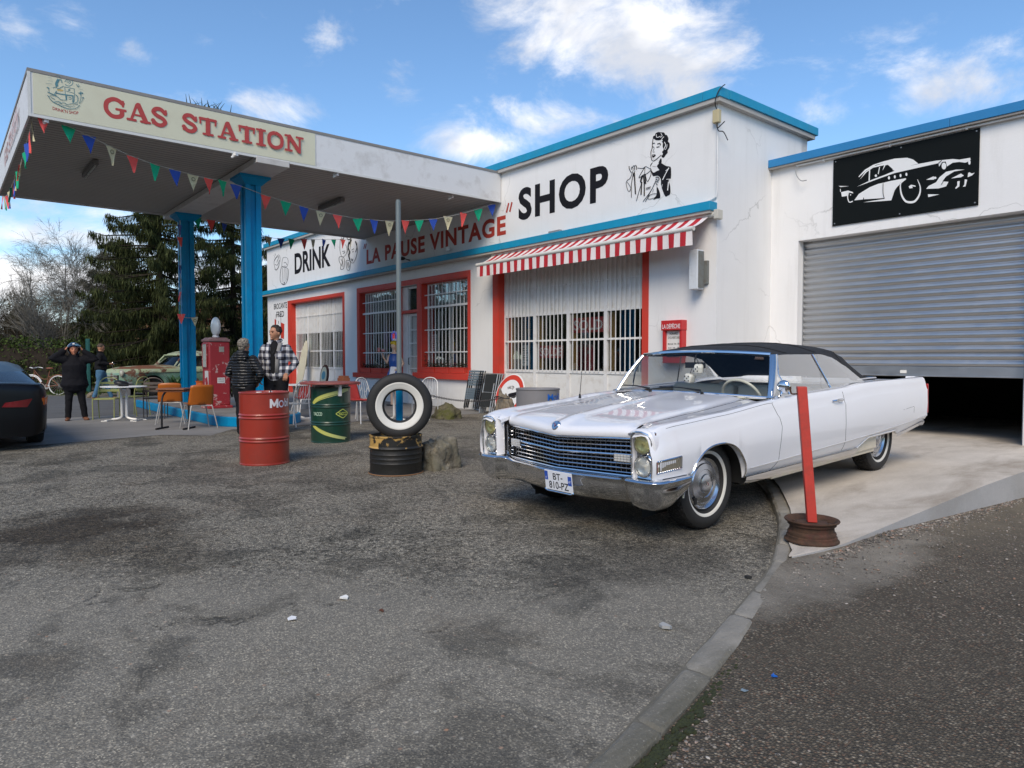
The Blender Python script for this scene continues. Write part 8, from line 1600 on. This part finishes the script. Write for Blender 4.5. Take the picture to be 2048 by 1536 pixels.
# --- person putting on a helmet
p = AT(151, 840, 14.37); p.z = 0; J = base_joints(); J.update(shL=(.19, 0, 1.42), shR=(-.19, 0, 1.42), elL=(.42, -.06, 1.40), elR=(-.42, -.06, 1.42), wrL=(.17, -.03, 1.62), wrR=(-.17, -.03, 1.62), hdL=((-.5, .1, .8), (-1, 0, -.3), .5), hdR=((.5, .1, .8), (1, 0, -.3), .5), anL=(.19, .02, .085), knL=(.14, -.02, .49), anR=(-.14, .02, .085), knR=(-.12, -.01, .49), ftL=(.35, -1, 0), ftR=(-.2, -1, 0))
HELM = pbr('helmet shell', (.01, .03, .07), .15, coat=1.0); VIS = pbr('helmet pale stripe', (.20, .45, .62), .2, coat=1.0)
def helm(e, T, rot):
    c = T(0, .01, .03); mb = MB(); rows = []
    mb.ell(c, (.135, .155, .145), 28, rot); nv = []; inv = rot.transposed()
    for v in mb.v:
        q = inv @ (Vector(v) - c)
        if q.y < -.02 and -.105 < q.z < .035 and abs(q.x) < .12: q.y = max(q.y, -.085)
        nv.append(tuple(c + rot @ q))
    mb.v = nv; mb.f = [f for f in mb.f if not all((inv @ (Vector(mb.v[i]) - c)).y < -.06 and (inv @ (Vector(mb.v[i]) - c)).z < .04 for i in f)]; h_ = mb.build('helmet', HELM, e, smooth=60)
    mb = MB(); mb.lathe([(.137, -.012), (.141, .0), (.137, .012)], T(0, .012, .085), (0, .25, 1), 36, math.pi * .05, math.pi * .95); mb.build('stripe', VIS, h_); mb = MB(); mb.ell(T(0, -.115, .135), (.03, .012, .02), 10, rot); mb.build('badge', WHITE, h_)
person('person', p, face_to_cam(p) + .0, 'person in black coat with both hands raised putting on a dark helmet', 1.58, J, pbr('ruddy skin', (.52, .21, .12), .5), dict(hem=(.235, .18), arm=.095, collar=.03, long=.14), None, None, BLK2, BLK, BRSH, helm, girth=1.22)
mb = MB(); 
# --- man in jeans by the old green car
p = AT(203, 800, 21.6); p.z = 0; J = base_joints(); J.update(elL=(.24, .02, 1.14), wrL=(.16, -.24, 1.12), hdL=((-.2, -1, .1), (0, 0, -1), .5), elR=(-.24, .02, 1.14), wrR=(-.14, -.24, 1.12), hdR=((.2, -1, .1), (0, 0, 1), .5), knL=(.10, -.12, .50), anL=(.11, -.26, .09), knR=(-.10, .05, .50), anR=(-.11, .18, .10))
BRH = pbr('brown grey hair', (.07, .045, .03), .7, bump=.5, bscale=120)
e, T, rot = person('person', p, math.radians(80) + math.pi / 2 - .1, 'man in black jacket and blue jeans looking at his phone beside the green car', 1.74, J, SK1, dict(hem=(.195, .16), arm=.075, collar=.02), None, None, BLK, JEAN, BRSH, hair_short(BRH, .006), pitch=.25, girth=1.1)
ik = Ink(lambda a, b: Vector((a, .168, b)), (0, 1, 0), .004)
for k_ in range(7): a_ = k_ * .9; ik.line([(.07 * math.cos(a_), 1.26 + .08 * math.sin(a_)), (.03 * math.cos(a_ + .5), 1.26 + .04 * math.sin(a_ + .8))], .012, 1)
ik.line([(-.1, 1.36), (0, 1.385), (.1, 1.36)], .018, 4); ik.build('jacket_print', pbr('grey print', (.20, .20, .20), .8), e)
mb = MB(); mb.box((0, -.36, 1.14), (.075, .15, .012), rx=.3); o = mb.build('mobile_phone', DKMET, smooth=0, bevel=.003); o.location = e.location; o.rotation_euler = e.rotation_euler; tag(o, 'small dark mobile phone held by the man in blue jeans', 'phone')
# ================================================================== VEGETATION
def leafmat(name, a, b, tr=.2, rough=.6):
    M = Mat(name); oi = M.n('ShaderNodeNewGeometry'); r_ = oi.outputs['Random Per Island']; M.set(M.p, 'Base Color', M.mix(r_, a, b)); M.p.inputs['Roughness'].default_value = .8; M.p.inputs['Specular IOR Level'].default_value = .1
    return M.m
NEED = leafmat('conifer needles', (.012, .019, .007), (.070, .080, .028)); HEDG = leafmat('hedge leaves', (.018, .035, .008), (.085, .12, .03)); DARKV = leafmat('dark evergreen', (.010, .015, .008), (.055, .062, .026)); DRYV = leafmat('dry twigs', (.035, .028, .018), (.10, .082, .055)); BARK = pbr('bark', (.035, .028, .022), .9, spec=.1, var=.4, bump=.8, bscale=20); BIRCH = pbr('birch bark', (.20, .185, .155), .8, spec=.1, var=.3, vscale=6, dirt=(.04, .035, .03), dirt_amt=.9, dscale=9)
def conifer(loc, H, Rb, seed, label, tiers=26, dens=1.0, z0=.6, group='dark conifers beyond the road'):
    r_ = random.Random(seed); e = empty('conifer_tree', loc, 0, label, 'tree', group); mb = MB(); mb.tube([(0, 0, 0), (.05, 0, H * .4), (0, .05, H * .98)], [.22, .13, .02], 8); mb.build('trunk', BARK, e)
    br = MB(); lf = MB()
    for t in range(tiers):
        f = t / tiers; zt_ = z0 + (H - z0) * f ** .95; L_ = Rb * (1 - f) ** .62 * (1 if f > .05 else .85); n = max(4, int(7 * (1 - .4 * f)))
        for k in range(n):
            a = 2 * math.pi * k / n + t * 2.4 + r_.uniform(-.3, .3); z = min(H - .1, zt_ + r_.uniform(-.7, .7) * (H - z0) / tiers); L = L_ * r_.uniform(.55, 1.12); d = Vector((math.cos(a), math.sin(a), 0)); droop = r_.uniform(.10, .35); P = [Vector((0, 0, z)), d * L * .4 + Vector((0, 0, z - L * droop * .25)), d * L * .8 + Vector((0, 0, z - L * droop * .55)), d * L + Vector((0, 0, z - L * droop * .5 + .1))]; P = [q + Vector((r_.uniform(-.05, .05), r_.uniform(-.05, .05), 0)) for q in P]
            br.tube(P, [.05, .035, .02, .006], 4, cap=False); SP = smooth_path(P, 5); m_ = len(SP)
            for i in range(2, m_):
                c = SP[i]; tt = i / m_
                for q in range(int(6 * dens)):
                    sd = Vector((-d.y, d.x, 0)) * r_.uniform(-1, 1); off = sd * L * .15 * (1.1 - tt) * r_.uniform(.2, 1); b0 = c + off + Vector((0, 0, -abs(off.length) * .2)); hl = r_.uniform(.18, .62) * (1.1 - .4 * f); nn = r_.randint(4, 7)
                    for w_ in range(nn):
                        dv = Vector((r_.uniform(-.35, .35), r_.uniform(-.35, .35), -1 + r_.uniform(0, .5))).normalized(); x0 = b0 + Vector((r_.uniform(-.14, .14), r_.uniform(-.14, .14), r_.uniform(-.12, .1))); sw = Vector((dv.y, -dv.x, r_.uniform(-.3, .3))).normalized() * r_.uniform(.010, .024); ll = hl * r_.uniform(.4, 1); lf.add([x0 - sw * .6, x0 + dv * ll * .5 - sw, x0 + dv * ll, x0 + dv * ll * .5 + sw], [(0, 1, 2, 3)])
    br.build('branches', BARK, e, smooth=60, weld=False); lf.build('foliage', NEED, e, smooth=0, weld=False); return e
def V0(px, D, z=0): p = AT(px, 716, D); p.z = z; return p
conifer(V0(322, 30.0), 11.5, 3.7, 5, 'tall dark drooping conifer filling the gap left of the back blue column', 30, 1.1)
conifer(V0(468, 33.5), 11.0, 3.6, 9, 'dark drooping conifer showing between the two blue columns', 26, .95)
conifer(V0(242, 33.0), 7.2, 3.2, 12, 'lower broad conifer behind the man in blue jeans', 20, .9)
conifer(V0(532, 40.0), 6.6, 2.2, 15, 'small dark conifer peeping out left of the shop corner', 16, .7)
conifer(V0(204, 46.0), 5.7, 2.3, 21, 'small flat topped conifer in the distance above the bare branches', 12, .8, 1.5)
def leafmass(mb, c, r, n, s, rn, flat=1.0):
    for k in range(n):
        v = Vector((rn.gauss(0, 1), rn.gauss(0, 1), rn.gauss(0, 1))).normalized() * rn.uniform(.55, 1.05); p = Vector((c[0] + v.x * r[0], c[1] + v.y * r[1], c[2] + v.z * r[2] * flat)); a = Vector((rn.uniform(-1, 1), rn.uniform(-1, 1), rn.uniform(-1, 1))).normalized(); b = a.cross(Vector((rn.uniform(-1, 1), rn.uniform(-1, 1), rn.uniform(-1, 1)))).normalized(); q = s * rn.uniform(.5, 1.3)
        if p.z < .02: continue
        mb.add([p - a * q, p - b * q * .5, p + a * q, p + b * q * .5], [(0, 1, 2, 3)])
def hedge(name, px0, px1, D0, D1, h, w, n, s, mat, label, seed, kind=None):
    rn = random.Random(seed); a, b = V0(px0, D0), V0(px1, D1); c = (a + b) / 2; e = empty(name, (c.x, c.y, 0), 0, label, 'hedge'); mb = MB(); L = (b - a).length; m_ = max(4, int(L / .55))
    for i in range(m_):
        t = (i + .5) / m_; p = a.lerp(b, t) - c
        for j in range(max(2, int(h / .6))):
            z = (j + .5) * h / max(2, int(h / .6)) * rn.uniform(.85, 1.1); q = p + Vector((rn.uniform(-.2, .2), rn.uniform(-.2, .2), z)); leafmass(mb, q, (.5 * w, .5 * w, .45), n, s, rn)
    mb.build('foliage', mat, e, smooth=0, weld=False); mb = MB()
    for i in range(m_): p = a.lerp(b, (i + .5) / m_) - c; mb.tube([p, p + Vector((rn.uniform(-.2, .2), rn.uniform(-.2, .2), h * .7))], [.03, .012], 5)
    d = (b - a); ang = math.atan2(d.y, d.x); mb.box((0, 0, h * .42), (L, w * .45, h * .8), rz=ang); mb.build('stems', BARK, e, smooth=0, weld=False); return e
hedge('hedge', -160, 175, 26.5, 26.5, 2.05, 1.0, 260, .055, HEDG, 'mid green clipped hedge behind the bicycle at the left', 3)
hedge('hedge', 140, 620, 34, 36, 2.6, 1.6, 230, .085, DARKV, 'dark evergreen hedge behind the old green car', 4)
hedge('hedge', -400, 160, 40, 44, 3.4, 2.2, 150, .10, DRYV, 'tall dry brown thicket behind the bare trees', 6)
def woods(name, pts, n, s, mat, seed, label=None):
    rn = random.Random(seed); mb = MB()
    for (x, y, r, h) in pts: leafmass(mb, (x, y, h * .55), (r, r, h * .5), n, s, rn)
    for (x, y, r, h) in pts: mb.ell((x, y, h * .45), (r * .8, r * .8, h * .42), 12)
    o = mb.build(name, mat, smooth=0, weld=False); o['kind'] = 'stuff'; return o
rn = random.Random(31); pts = []
for i in range(16):
    p = V0(-420 + i * 62 + rn.uniform(-15, 15), 72 + rn.uniform(-5, 8)); pts.append((p.x, p.y, rn.uniform(2.2, 3.6), rn.uniform(4.2, 6.5)))
p = V0(48, 66); pts.append((p.x, p.y, 2.0, 7.3)); woods('distant_woods', pts, 1300, .16, DARKV, 8)
# unseen woods added behind the camera to darken reflections in glass and chrome
pts = []; rn = random.Random(77)
for i in range(46):
    a = R(-168) + R(165) * i / 45; d = 46 + rn.uniform(-6, 8); pts.append((d * math.cos(a) + (-6), d * math.sin(a), rn.uniform(2.6, 4.4), rn.uniform(7, 12)))
woods('added_reflection_woods', pts, 260, .55, DARKV, 12)
def baretree(name, loc, H, seed, mat, label, spread=.55, depth=6, r0=.10, lean=(0, 0), droop=.0):
    r_ = random.Random(seed); e = empty(name, loc, 0, label, 'tree', 'bare winter trees'); tr = MB(); br = MB()
    def grow(p, d, L, r, k):
        n = 4; P = [p]; rr = [r]; q = p.copy(); dd = d.copy()
        for i in range(n):
            dd = (dd + Vector((r_.uniform(-.16, .16), r_.uniform(-.16, .16), r_.uniform(-.06, .12) - droop * (depth - k) * .05))).normalized(); q = q + dd * L / n; P.append(q.copy()); rr.append(r * (1 - .42 * (i + 1) / n))
        (tr if k == depth else br).tube(P, rr, 6 if k >= depth - 1 else 3, cap=False)
        if k <= 0: return
        for j in range(r_.randint(3, 5) if k > 1 else 3):
            i = r_.randint(1, n); a = r_.uniform(0, 6.28); u, w = basis(dd); nd = (dd * 1.0 + (u * math.cos(a) + w * math.sin(a)) * spread * r_.uniform(.7, 1.5)).normalized(); grow(P[i], nd, L * r_.uniform(.55, .80), max(.005, rr[i] * r_.uniform(.45, .65)), k - 1)
        grow(P[-1], dd, L * .72, max(.0035, rr[-1]), k - 1)
    grow(Vector((0, 0, 0)), Vector((lean[0], lean[1], 1)).normalized(), H * .30, r0, depth); tr.build('trunk', mat, e, smooth=60, weld=False); br.build('branches', mat, e, smooth=60, weld=False); return e
baretree('birch_tree', V0(98, 28.2), 6.6, 4, BIRCH, 'pale barked bare birch behind the helmeted person', .55, 5, .12)
baretree('birch_tree', V0(128, 31), 8.2, 14, BIRCH, 'taller thin bare birch with drooping twigs left of the conifers', .50, 6, .07, droop=.4)
baretree('bare_tree', V0(36, 31), 5.6, 22, DRYV, 'bare grey brown tree above the hedge between the left edge and the birch', .7, 5, .08); baretree('bare_tree', V0(-30, 29), 5.6, 27, DRYV, 'bare grey brown tree crossing the left edge of the view', .7, 5, .08, (.2, .2)); baretree('bare_tree', V0(70, 35), 5.0, 33, DRYV, 'bare low tree with spreading branches behind the pale birch', .8, 5, .08)
mb = MB(); rn = random.Random(9)
for k in range(9000):
    t = rn.random(); px = -120 + 640 * t; D = 24.6 + rn.gauss(0, .45) + .0035 * max(0, px); 
    if px > 200: D += .9
    p = V0(px, D); h = rn.uniform(.03, .14); w = Vector((rn.uniform(-.01, .01), rn.uniform(-.01, .01), 0)); mb.add([p - w, p + w, p + Vector((rn.uniform(-.03, .03), rn.uniform(-.03, .03), h))], [(0, 1, 2)])
o = mb.build('roadside_grass', HEDG, smooth=0, weld=False); o['kind'] = 'stuff'
# house glimpsed through the trees
c = V0(398, 62); e = empty('distant_house', c, .6, 'orange rendered house glimpsed through the conifers behind the pump', 'house'); mb = MB(); mb.box((0, 0, 2.2), (9, 8, 4.4)); mb.build('wall', pbr('orange render', (.50, .26, .14), .8), e, smooth=0); mb = MB(); mb.prism([Vector((-5, -4.4, 4.4)), Vector((-5, 4.4, 4.4)), Vector((-5, 0, 6.0))], (10, 0, 0)); mb.build('roof', pbr('tile roof', (.28, .10, .05), .8), e, smooth=0)
mb = MB(); mb.box((4.52, -1.5, 2.6), (.06, 1.1, 1.3)); mb.build('window', DARK, e, smooth=0)
mb = MB(); mb.bb(-.16, .16, -.05, .05, .0, 2.0); o = mb.build('green_post_box', pbr('dark teal', (.01, .09, .08), .6), smooth=0, bevel=.02); o.location = V0(176, 25.4); tag(o, 'dark teal sheet metal panel standing between the helmeted person and the man in jeans', 'panel')
# ================================================================== OTHER VEHICLES
def loftcar(root, st, mat, arches, name='body', zsill=.28):
    """st: (y, halfwidth, ztop_side, ztop_centre)"""
    ys2 = sorted(set([s_[0] for s_ in st] + [a[0] + a[1] * math.cos(math.pi * k / 14) for a in arches for k in range(15)]))
    for s_ in (1, -1):
        rows = []
        for y in ys2:
            w = interp([(a[0], a[1]) for a in st], y); b = interp([(a[0], a[2]) for a in st], y); c = interp([(a[0], a[3]) for a in st], y); zb = zsill + (.0 if len(st[0]) < 5 else interp([(a[0], a[4]) for a in st], y))
            for ay, ar, az in arches:
                if abs(y - ay) < ar: zb = max(zb, az + math.sqrt(max(0, 1 - ((y - ay) / ar) ** 2)) * ar * .98)
            P = [(w - .05, zb), (w - .01, zb + .06), (w + .005, (zb + b) / 2), (w, b - .16), (w - .02, b - .07), (w - .07, b - .012), (w - .16, b), (w * .6, b + (c - b) * .55), (w * .3, b + (c - b) * .9), (0, c)]
            rows.append([Vector((s_ * x, y, max(z, zb + .001 * i))) for i, (x, z) in enumerate(P)])
        mb = MB(); mb.grid(rows)
        for r_, sg_ in ((rows[0], -1), (rows[-1], 1)): mb.grid([r_, [Vector((p.x * .95, p.y + sg_ * .035, p.z - .012)) for p in r_], [Vector((p.x * .85, p.y + sg_ * .06, p.z - .03)) for p in r_], [Vector((0, p.y + sg_ * .085, p.z - .035)) for p in r_]])
        mb.build(name, mat, root, smooth=40)
def cabin(root, rings, mat, glass, wins=True):
    """rings from belt up: list of (z, y0, y1, w, wrear)"""
    rows = []
    for z, y0, y1, w, wr in rings:
        r_ = []
        for y, ww in ((y0, -w * .8), (y0 - .04, 0), (y0, w * .8), (y0 + .12, w * .97), ((y0 + y1) / 2, w), (y1 - .15, wr * .98), (y1, wr * .8), (y1 + .04, 0), (y1, -wr * .8), (y1 - .15, -wr * .98), ((y0 + y1) / 2, -w), (y0 + .12, -w * .97)): r_.append(Vector((ww, y, z)))
        rows.append(r_)
    mb = MB(); g = MB(); g.grid(rows[:2], closed=True); g.build('windows', glass, root, smooth=30); mb.grid(rows[1:], closed=True); L = rows[-1]; mb.add(L, [tuple(range(len(L)))]); mb.build('roof', mat, root, smooth=50, bevel=.0)
    return rows
GM = Mat('faded green rusty paint'); v = GM.co(); s_ = GM.sep(v); f = GM.ramp(GM.noise(v, 2.2, 8, .7, .5), [(.54, 0.0), (.58, 1.0)]); hoodz = GM.math('MULTIPLY', GM.math('GREATER_THAN', s_[2], .93), GM.ramp(GM.math('MULTIPLY', GM.math('ADD', s_[1], 1.0), .5), [(.0, 0.0), (.06, 1.0), (.80, 1.0), (1.0, 0.0)]))
cg = GM.mix(GM.math('GREATER_THAN', s_[2], .80), (.12, .24, .17), (.30, .36, .20)); cg = GM.mix(GM.ramp(GM.noise(v, 3, 6), [(.4, 0.0), (.6, .5)]), cg, (.34, .38, .30)); cg = GM.mix(f, cg, (.12, .05, .025)); cg = GM.mix(GM.math('MULTIPLY', hoodz, GM.ramp(GM.noise(v, 1.2, 5), [(.36, 0.0), (.44, 1.0)])), cg, (.17, .065, .025)); GM.set(GM.p, 'Base Color', cg); GM.p.inputs['Roughness'].default_value = .6; GM = GM.m
gc = V0(283, 23.6); old = empty('vintage_sedan', gc + Vector((-.8, .1, -.0)), .30, 'rusty pale green 1950s sedan parked beyond the road behind the tables', 'car'); oc = old
loftcar(old, [(-.98, .62, .78, .84), (-.92, .74, .86, .93), (-.6, .84, .93, 1.0), (0, .88, .97, 1.04), (.8, .89, 1.0, 1.06), (1.4, .88, 1.0, 1.02), (2.6, .89, 1.0, 1.02), (3.4, .86, .96, 1.0), (3.75, .74, .86, .9)], GM, [(0, .42, .30), (2.75, .40, .28)])
W2 = glassmat('old car glass', (.35, .42, .45), .02, 1.2); cabin(old, [(1.0, .85, 3.0, .80, .72), (1.38, 1.25, 2.75, .68, .60), (1.46, 1.32, 2.68, .62, .54), (1.54, 1.55, 2.45, .45, .40), (1.57, 1.75, 2.25, .25, .22)], GM, W2)
mb = MB()
for s_ in (1, -1):
    mb.tube([(s_ * .66, .88, 1.0), (s_ * .56, 1.25, 1.40)], .03, 6); mb.tube([(s_ * .79, .95, 1.0), (s_ * .67, 1.33, 1.39)], .032, 6); mb.tube([(s_ * .81, 1.95, 1.0), (s_ * .69, 1.98, 1.40)], .035, 6); mb.tube([(s_ * .76, 2.8, 1.0), (s_ * .64, 2.6, 1.40)], .06, 6)
mb.tube([(-.56, 1.23, 1.40), (0, 1.19, 1.41), (.56, 1.23, 1.40)], .03, 6); mb.build('window_frame', GM, old)
for s_ in (1, -1):
    for y in (0, 2.75):
        w = empty('wheel', (s_ * .70, y, .33)); w.parent = old; mb = MB(); mb.lathe([(.20, .06), (.24, .09), (.31, .085), (.335, .05), (.335, -.05), (.31, -.085), (.2, -.08)], (0, 0, 0), (s_, 0, 0), 28); mb.build('tyre', BLACK, w, smooth=50); mb = MB(); mb.lathe([(.20, .05), (.15, .03), (.10, .07), (0, .08)], (0, 0, 0), (s_, 0, 0), 24); mb.build('rim', RUST, w)
    c = Vector((s_ * .70, -.97, .80)); mb = MB(); mb.lathe([(.11, 0), (.105, .04), (.085, .045)], c, (0, -1, 0), 24); h_ = mb.build('headlight', GRYP, old); mb = MB(); mb.lathe([(.088, .04), (.05, .065), (0, .072)], c, (0, -1, 0), 20); mb.build('lens', pbr('old lens', (.45, .45, .38), .2), h_)
mb = MB(); mb.tube(smooth_path([(-.85, -.75, .44), (-.80, -1.06, .44), (0, -1.14, .44), (.80, -1.06, .44), (.85, -.75, .44)], 5), .06, 8); mb.build('front_bumper', pbr('dull grey chrome', (.30, .30, .28), .5, .6), old); mb = MB(); mb.box((0, -1.03, .64), (1.15, .04, .17)); mb.build('grille', DARK, old, smooth=0); mb = MB()
for z in (.60, .65, .70): mb.tube([(-.55, -1.06, z), (0, -1.08, z), (.55, -1.06, z)], .012, 6)
mb.build('grille_bar', GRYP, old); mb = MB(); mb.bb(.885, .899, 1.12, 1.13, .45, 1.0); mb.tube([(.895, -.5, .78), (.90, .8, .80), (.90, 3.2, .80)], .010, 5); mb.build('door_gap', DARK, old, smooth=0)
mb = MB(); mb.tube(smooth_path([(-.2, -.8, .97), (-.2, -.86, 1.10), (-.16, -.84, 1.15), (-.12, -.80, 1.10)], 4), .008, 5); mb.build('hood_ornament', CHROME, old); mb = MB(); mb.bb(-.62, .62, -.7, 3.5, .25, .5); mb.build('underbody', BLACK, old, smooth=0)
# stones and drum by the old car
rock('roadside_stone', V0(184, 22.6), (.22, .18, .20), RK3, 40, 'rounded pale stone on the verge by the man in blue jeans', .2, False)
o = MB().box((0, 0, .14), (.55, .3, .28)).build('concrete_block', CONC2, smooth=0, bevel=.02); o.location = V0(246, 22.5); tag(o, 'low concrete block on the verge in front of the green car', 'block')
# black hatchback at the left edge
BP = carpaint('black car paint', (.003, .003, .004), .0, .32); blk = empty('black_hatchback', (-12.9, .38, 0), math.pi / 2 * -1, 'black hatchback at the left edge seen from its rear corner', 'car')
loftcar(blk, [(-3.3, .66, .62, .68), (-3.1, .76, .70, .78), (-2.5, .84, .80, .90), (-1.8, .86, .88, .94), (-1.0, .87, .92, .95), (0, .88, .93, .95), (.55, .87, .94, .96), (.85, .84, .94, .97), (.98, .78, .92, .95)], BP, [(0, .35, .28), (-2.55, .35, .28)], zsill=.22)
BP.node_tree.nodes['Principled BSDF'].inputs['Specular IOR Level'].default_value = .3
GB2 = pbr('dark tinted glass', (.004, .006, .012), .18, spec=.3); cabin(blk, [(.92, -2.1, .93, .80, .76), (1.10, -1.7, .20, .72, .62), (1.18, -1.5, -.30, .66, .54), (1.24, -1.3, -.65, .50, .42), (1.26, -1.2, -.9, .2, .2)], BP, GB2)
mb = MB(); mb.grid([[Vector((x, .93 + .10 * (1 - abs(x) / .8), z)) for x in (-.80, -.6, -.3, 0, .3, .6, .80)] for z in (.24, .32, .50, .54)]); mb.build('rear_bumper', BP, blk, smooth=50)
for s_ in (1, -1):
    mb = MB(); P = [(s_ * .80, .93, .60), (s_ * .30, 1.04, .62), (s_ * .34, 1.04, .68), (s_ * .80, .95, .75)]; mb.grid([[Vector(P[0]).lerp(Vector(P[1]), t / 6) + Vector((0, .05 * math.sin(math.pi * t / 6) + .02, 0)) for t in range(7)], [Vector(P[3]).lerp(Vector(P[2]), t / 6) + Vector((0, .05 * math.sin(math.pi * t / 6) + .02, 0)) for t in range(7)]]); mb.grid([[Vector((s_ * .80, .95, .62)), Vector((s_ * .865, .78, .64)), Vector((s_ * .88, .60, .66))], [Vector((s_ * .80, .97, .74)), Vector((s_ * .865, .78, .75)), Vector((s_ * .875, .60, .75))]])
    tl = mb.build('tail_light', pbr('tail lamp red', (.16, .008, .012), .12, coat=1.0), blk, smooth=60, solid=0); mb = MB(); mb.grid([[Vector((s_ * .72, .995, .63)), Vector((s_ * .80, .965, .63)), Vector((s_ * .845, .87, .64))], [Vector((s_ * .72, 1.0, .72)), Vector((s_ * .80, .985, .73)), Vector((s_ * .845, .88, .74))]]); mb.build('indicator', pbr('amber lens', (.55, .12, .02), .15, coat=1.0), tl, smooth=60)
    for y in (0, -2.55):
        w = empty('wheel', (s_ * .76, y, .31)); w.parent = blk; mb = MB(); mb.lathe([(.19, .09), (.29, .10), (.31, .07), (.31, -.08), (.29, -.10), (.19, -.09)], (0, 0, 0), (s_, 0, 0), 32); mb.build('tyre', BLACK, w, smooth=50); mb = MB(); mb.lathe([(.19, .08), (.12, .05), (0, .07)], (0, 0, 0), (s_, 0, 0), 24); mb.build('rim', GREYP, w)
mb = MB(); mb.bb(-.68, .68, -3.0, .85, .18, .6); mb.build('underbody', BLACK, blk, smooth=0)
ik = Ink(lambda a, b: Vector((a, .985 - (b - .90) * 1.02, b)), (0, 1, .9), .02); ik.line([(.75, 1.0), (.30, 1.02), (.30, 1.07), (.55, 1.075), (.55, .99)], .010, 1); ik.line([(.30, 1.02), (.30, .98), (.62, .97)], .010, 1); ik.build('rear_window_sticker', pbr('pale sticker', (.45, .48, .50), .5), blk)  # pale line sticker on the rear glass
# bicycle
bA, bB = G(64, 789), G(117, 789); bc = (bA + bB) / 2; d = (bB - bA); ang = math.atan2(d.y, d.x); bk_ = empty('bicycle', (bc.x, bc.y, 0), ang, 'old rusty brown ladies bicycle with white tyres leaning by the hedge', 'bicycle'); hw = d.length / 2; BRWN = pbr('rusty frame', (.20, .07, .035), .6)
for s_ in (-1, 1):
    w = empty('wheel', (s_ * hw, 0, .33)); w.parent = bk_; mb = MB(); mb.tube([(.33 * math.cos(a), 0, .33 * math.sin(a)) for a in [2 * math.pi * i / 36 for i in range(36)]], .017, 6, closed=True); mb.build('tyre', WPAINT, w); mb = MB()
    for i in range(18): a = 2 * math.pi * i / 18; mb.tube([(0, 0, 0), (.32 * math.cos(a), 0, .32 * math.sin(a))], .0025, 4)
    mb.build('spokes', CHR, w); mb = MB(); mb.tube([(.37 * math.cos(a), 0, .37 * math.sin(a)) for a in [math.pi * (.1 + .85 * i / 14) for i in range(15)]], .02, 6); mb.build('mudguard', WPAINT if s_ < 0 else BRWN, w)
mb = MB(); H_ = Vector((-hw + .10, 0, .80)); S_ = Vector((.18, 0, .85)); BB_ = Vector((.05, 0, .28)); RW = Vector((hw, 0, .33)); FW_ = Vector((-hw, 0, .33))
for a, b in ((H_, FW_), (S_, BB_), (BB_, RW), (S_ - Vector((.03, 0, .2)), RW), (H_ + Vector((0, 0, .1)), H_)): mb.tube([a, b], .014, 6)
mb.tube(smooth_path([H_, Vector((-.2, 0, .48)), BB_], 5), .015, 6); mb.tube(smooth_path([H_ + Vector((.01, 0, .06)), Vector((-.12, 0, .58)), Vector((.10, 0, .55))], 5), .013, 6); mb.build('frame', BRWN, bk_); mb = MB(); mb.ell(S_ + Vector((0, 0, .08)), (.13, .08, .04), 12); mb.build('saddle', BRWN, bk_); mb = MB(); h0 = H_ + Vector((.0, 0, .14)); mb.tube(smooth_path([h0 + Vector((.14, .26, .0)), h0 + Vector((0, .22, .03)), h0, h0 + Vector((0, -.22, .03)), h0 + Vector((.14, -.26, 0))], 4), .014, 6); mb.build('handlebar', WPAINT, bk_)
mb = MB(); mb.lathe([(.09, -.006), (.09, .006), (.02, .006)], BB_, (0, 1, 0), 20); mb.tube([BB_ + Vector((0, .05, 0)), BB_ + Vector((.12, .06, -.12))], .01, 5); mb.tube([BB_ - Vector((0, .05, 0)), BB_ - Vector((.12, .06, -.12))], .01, 5); mb.build('crank', CHR, bk_)
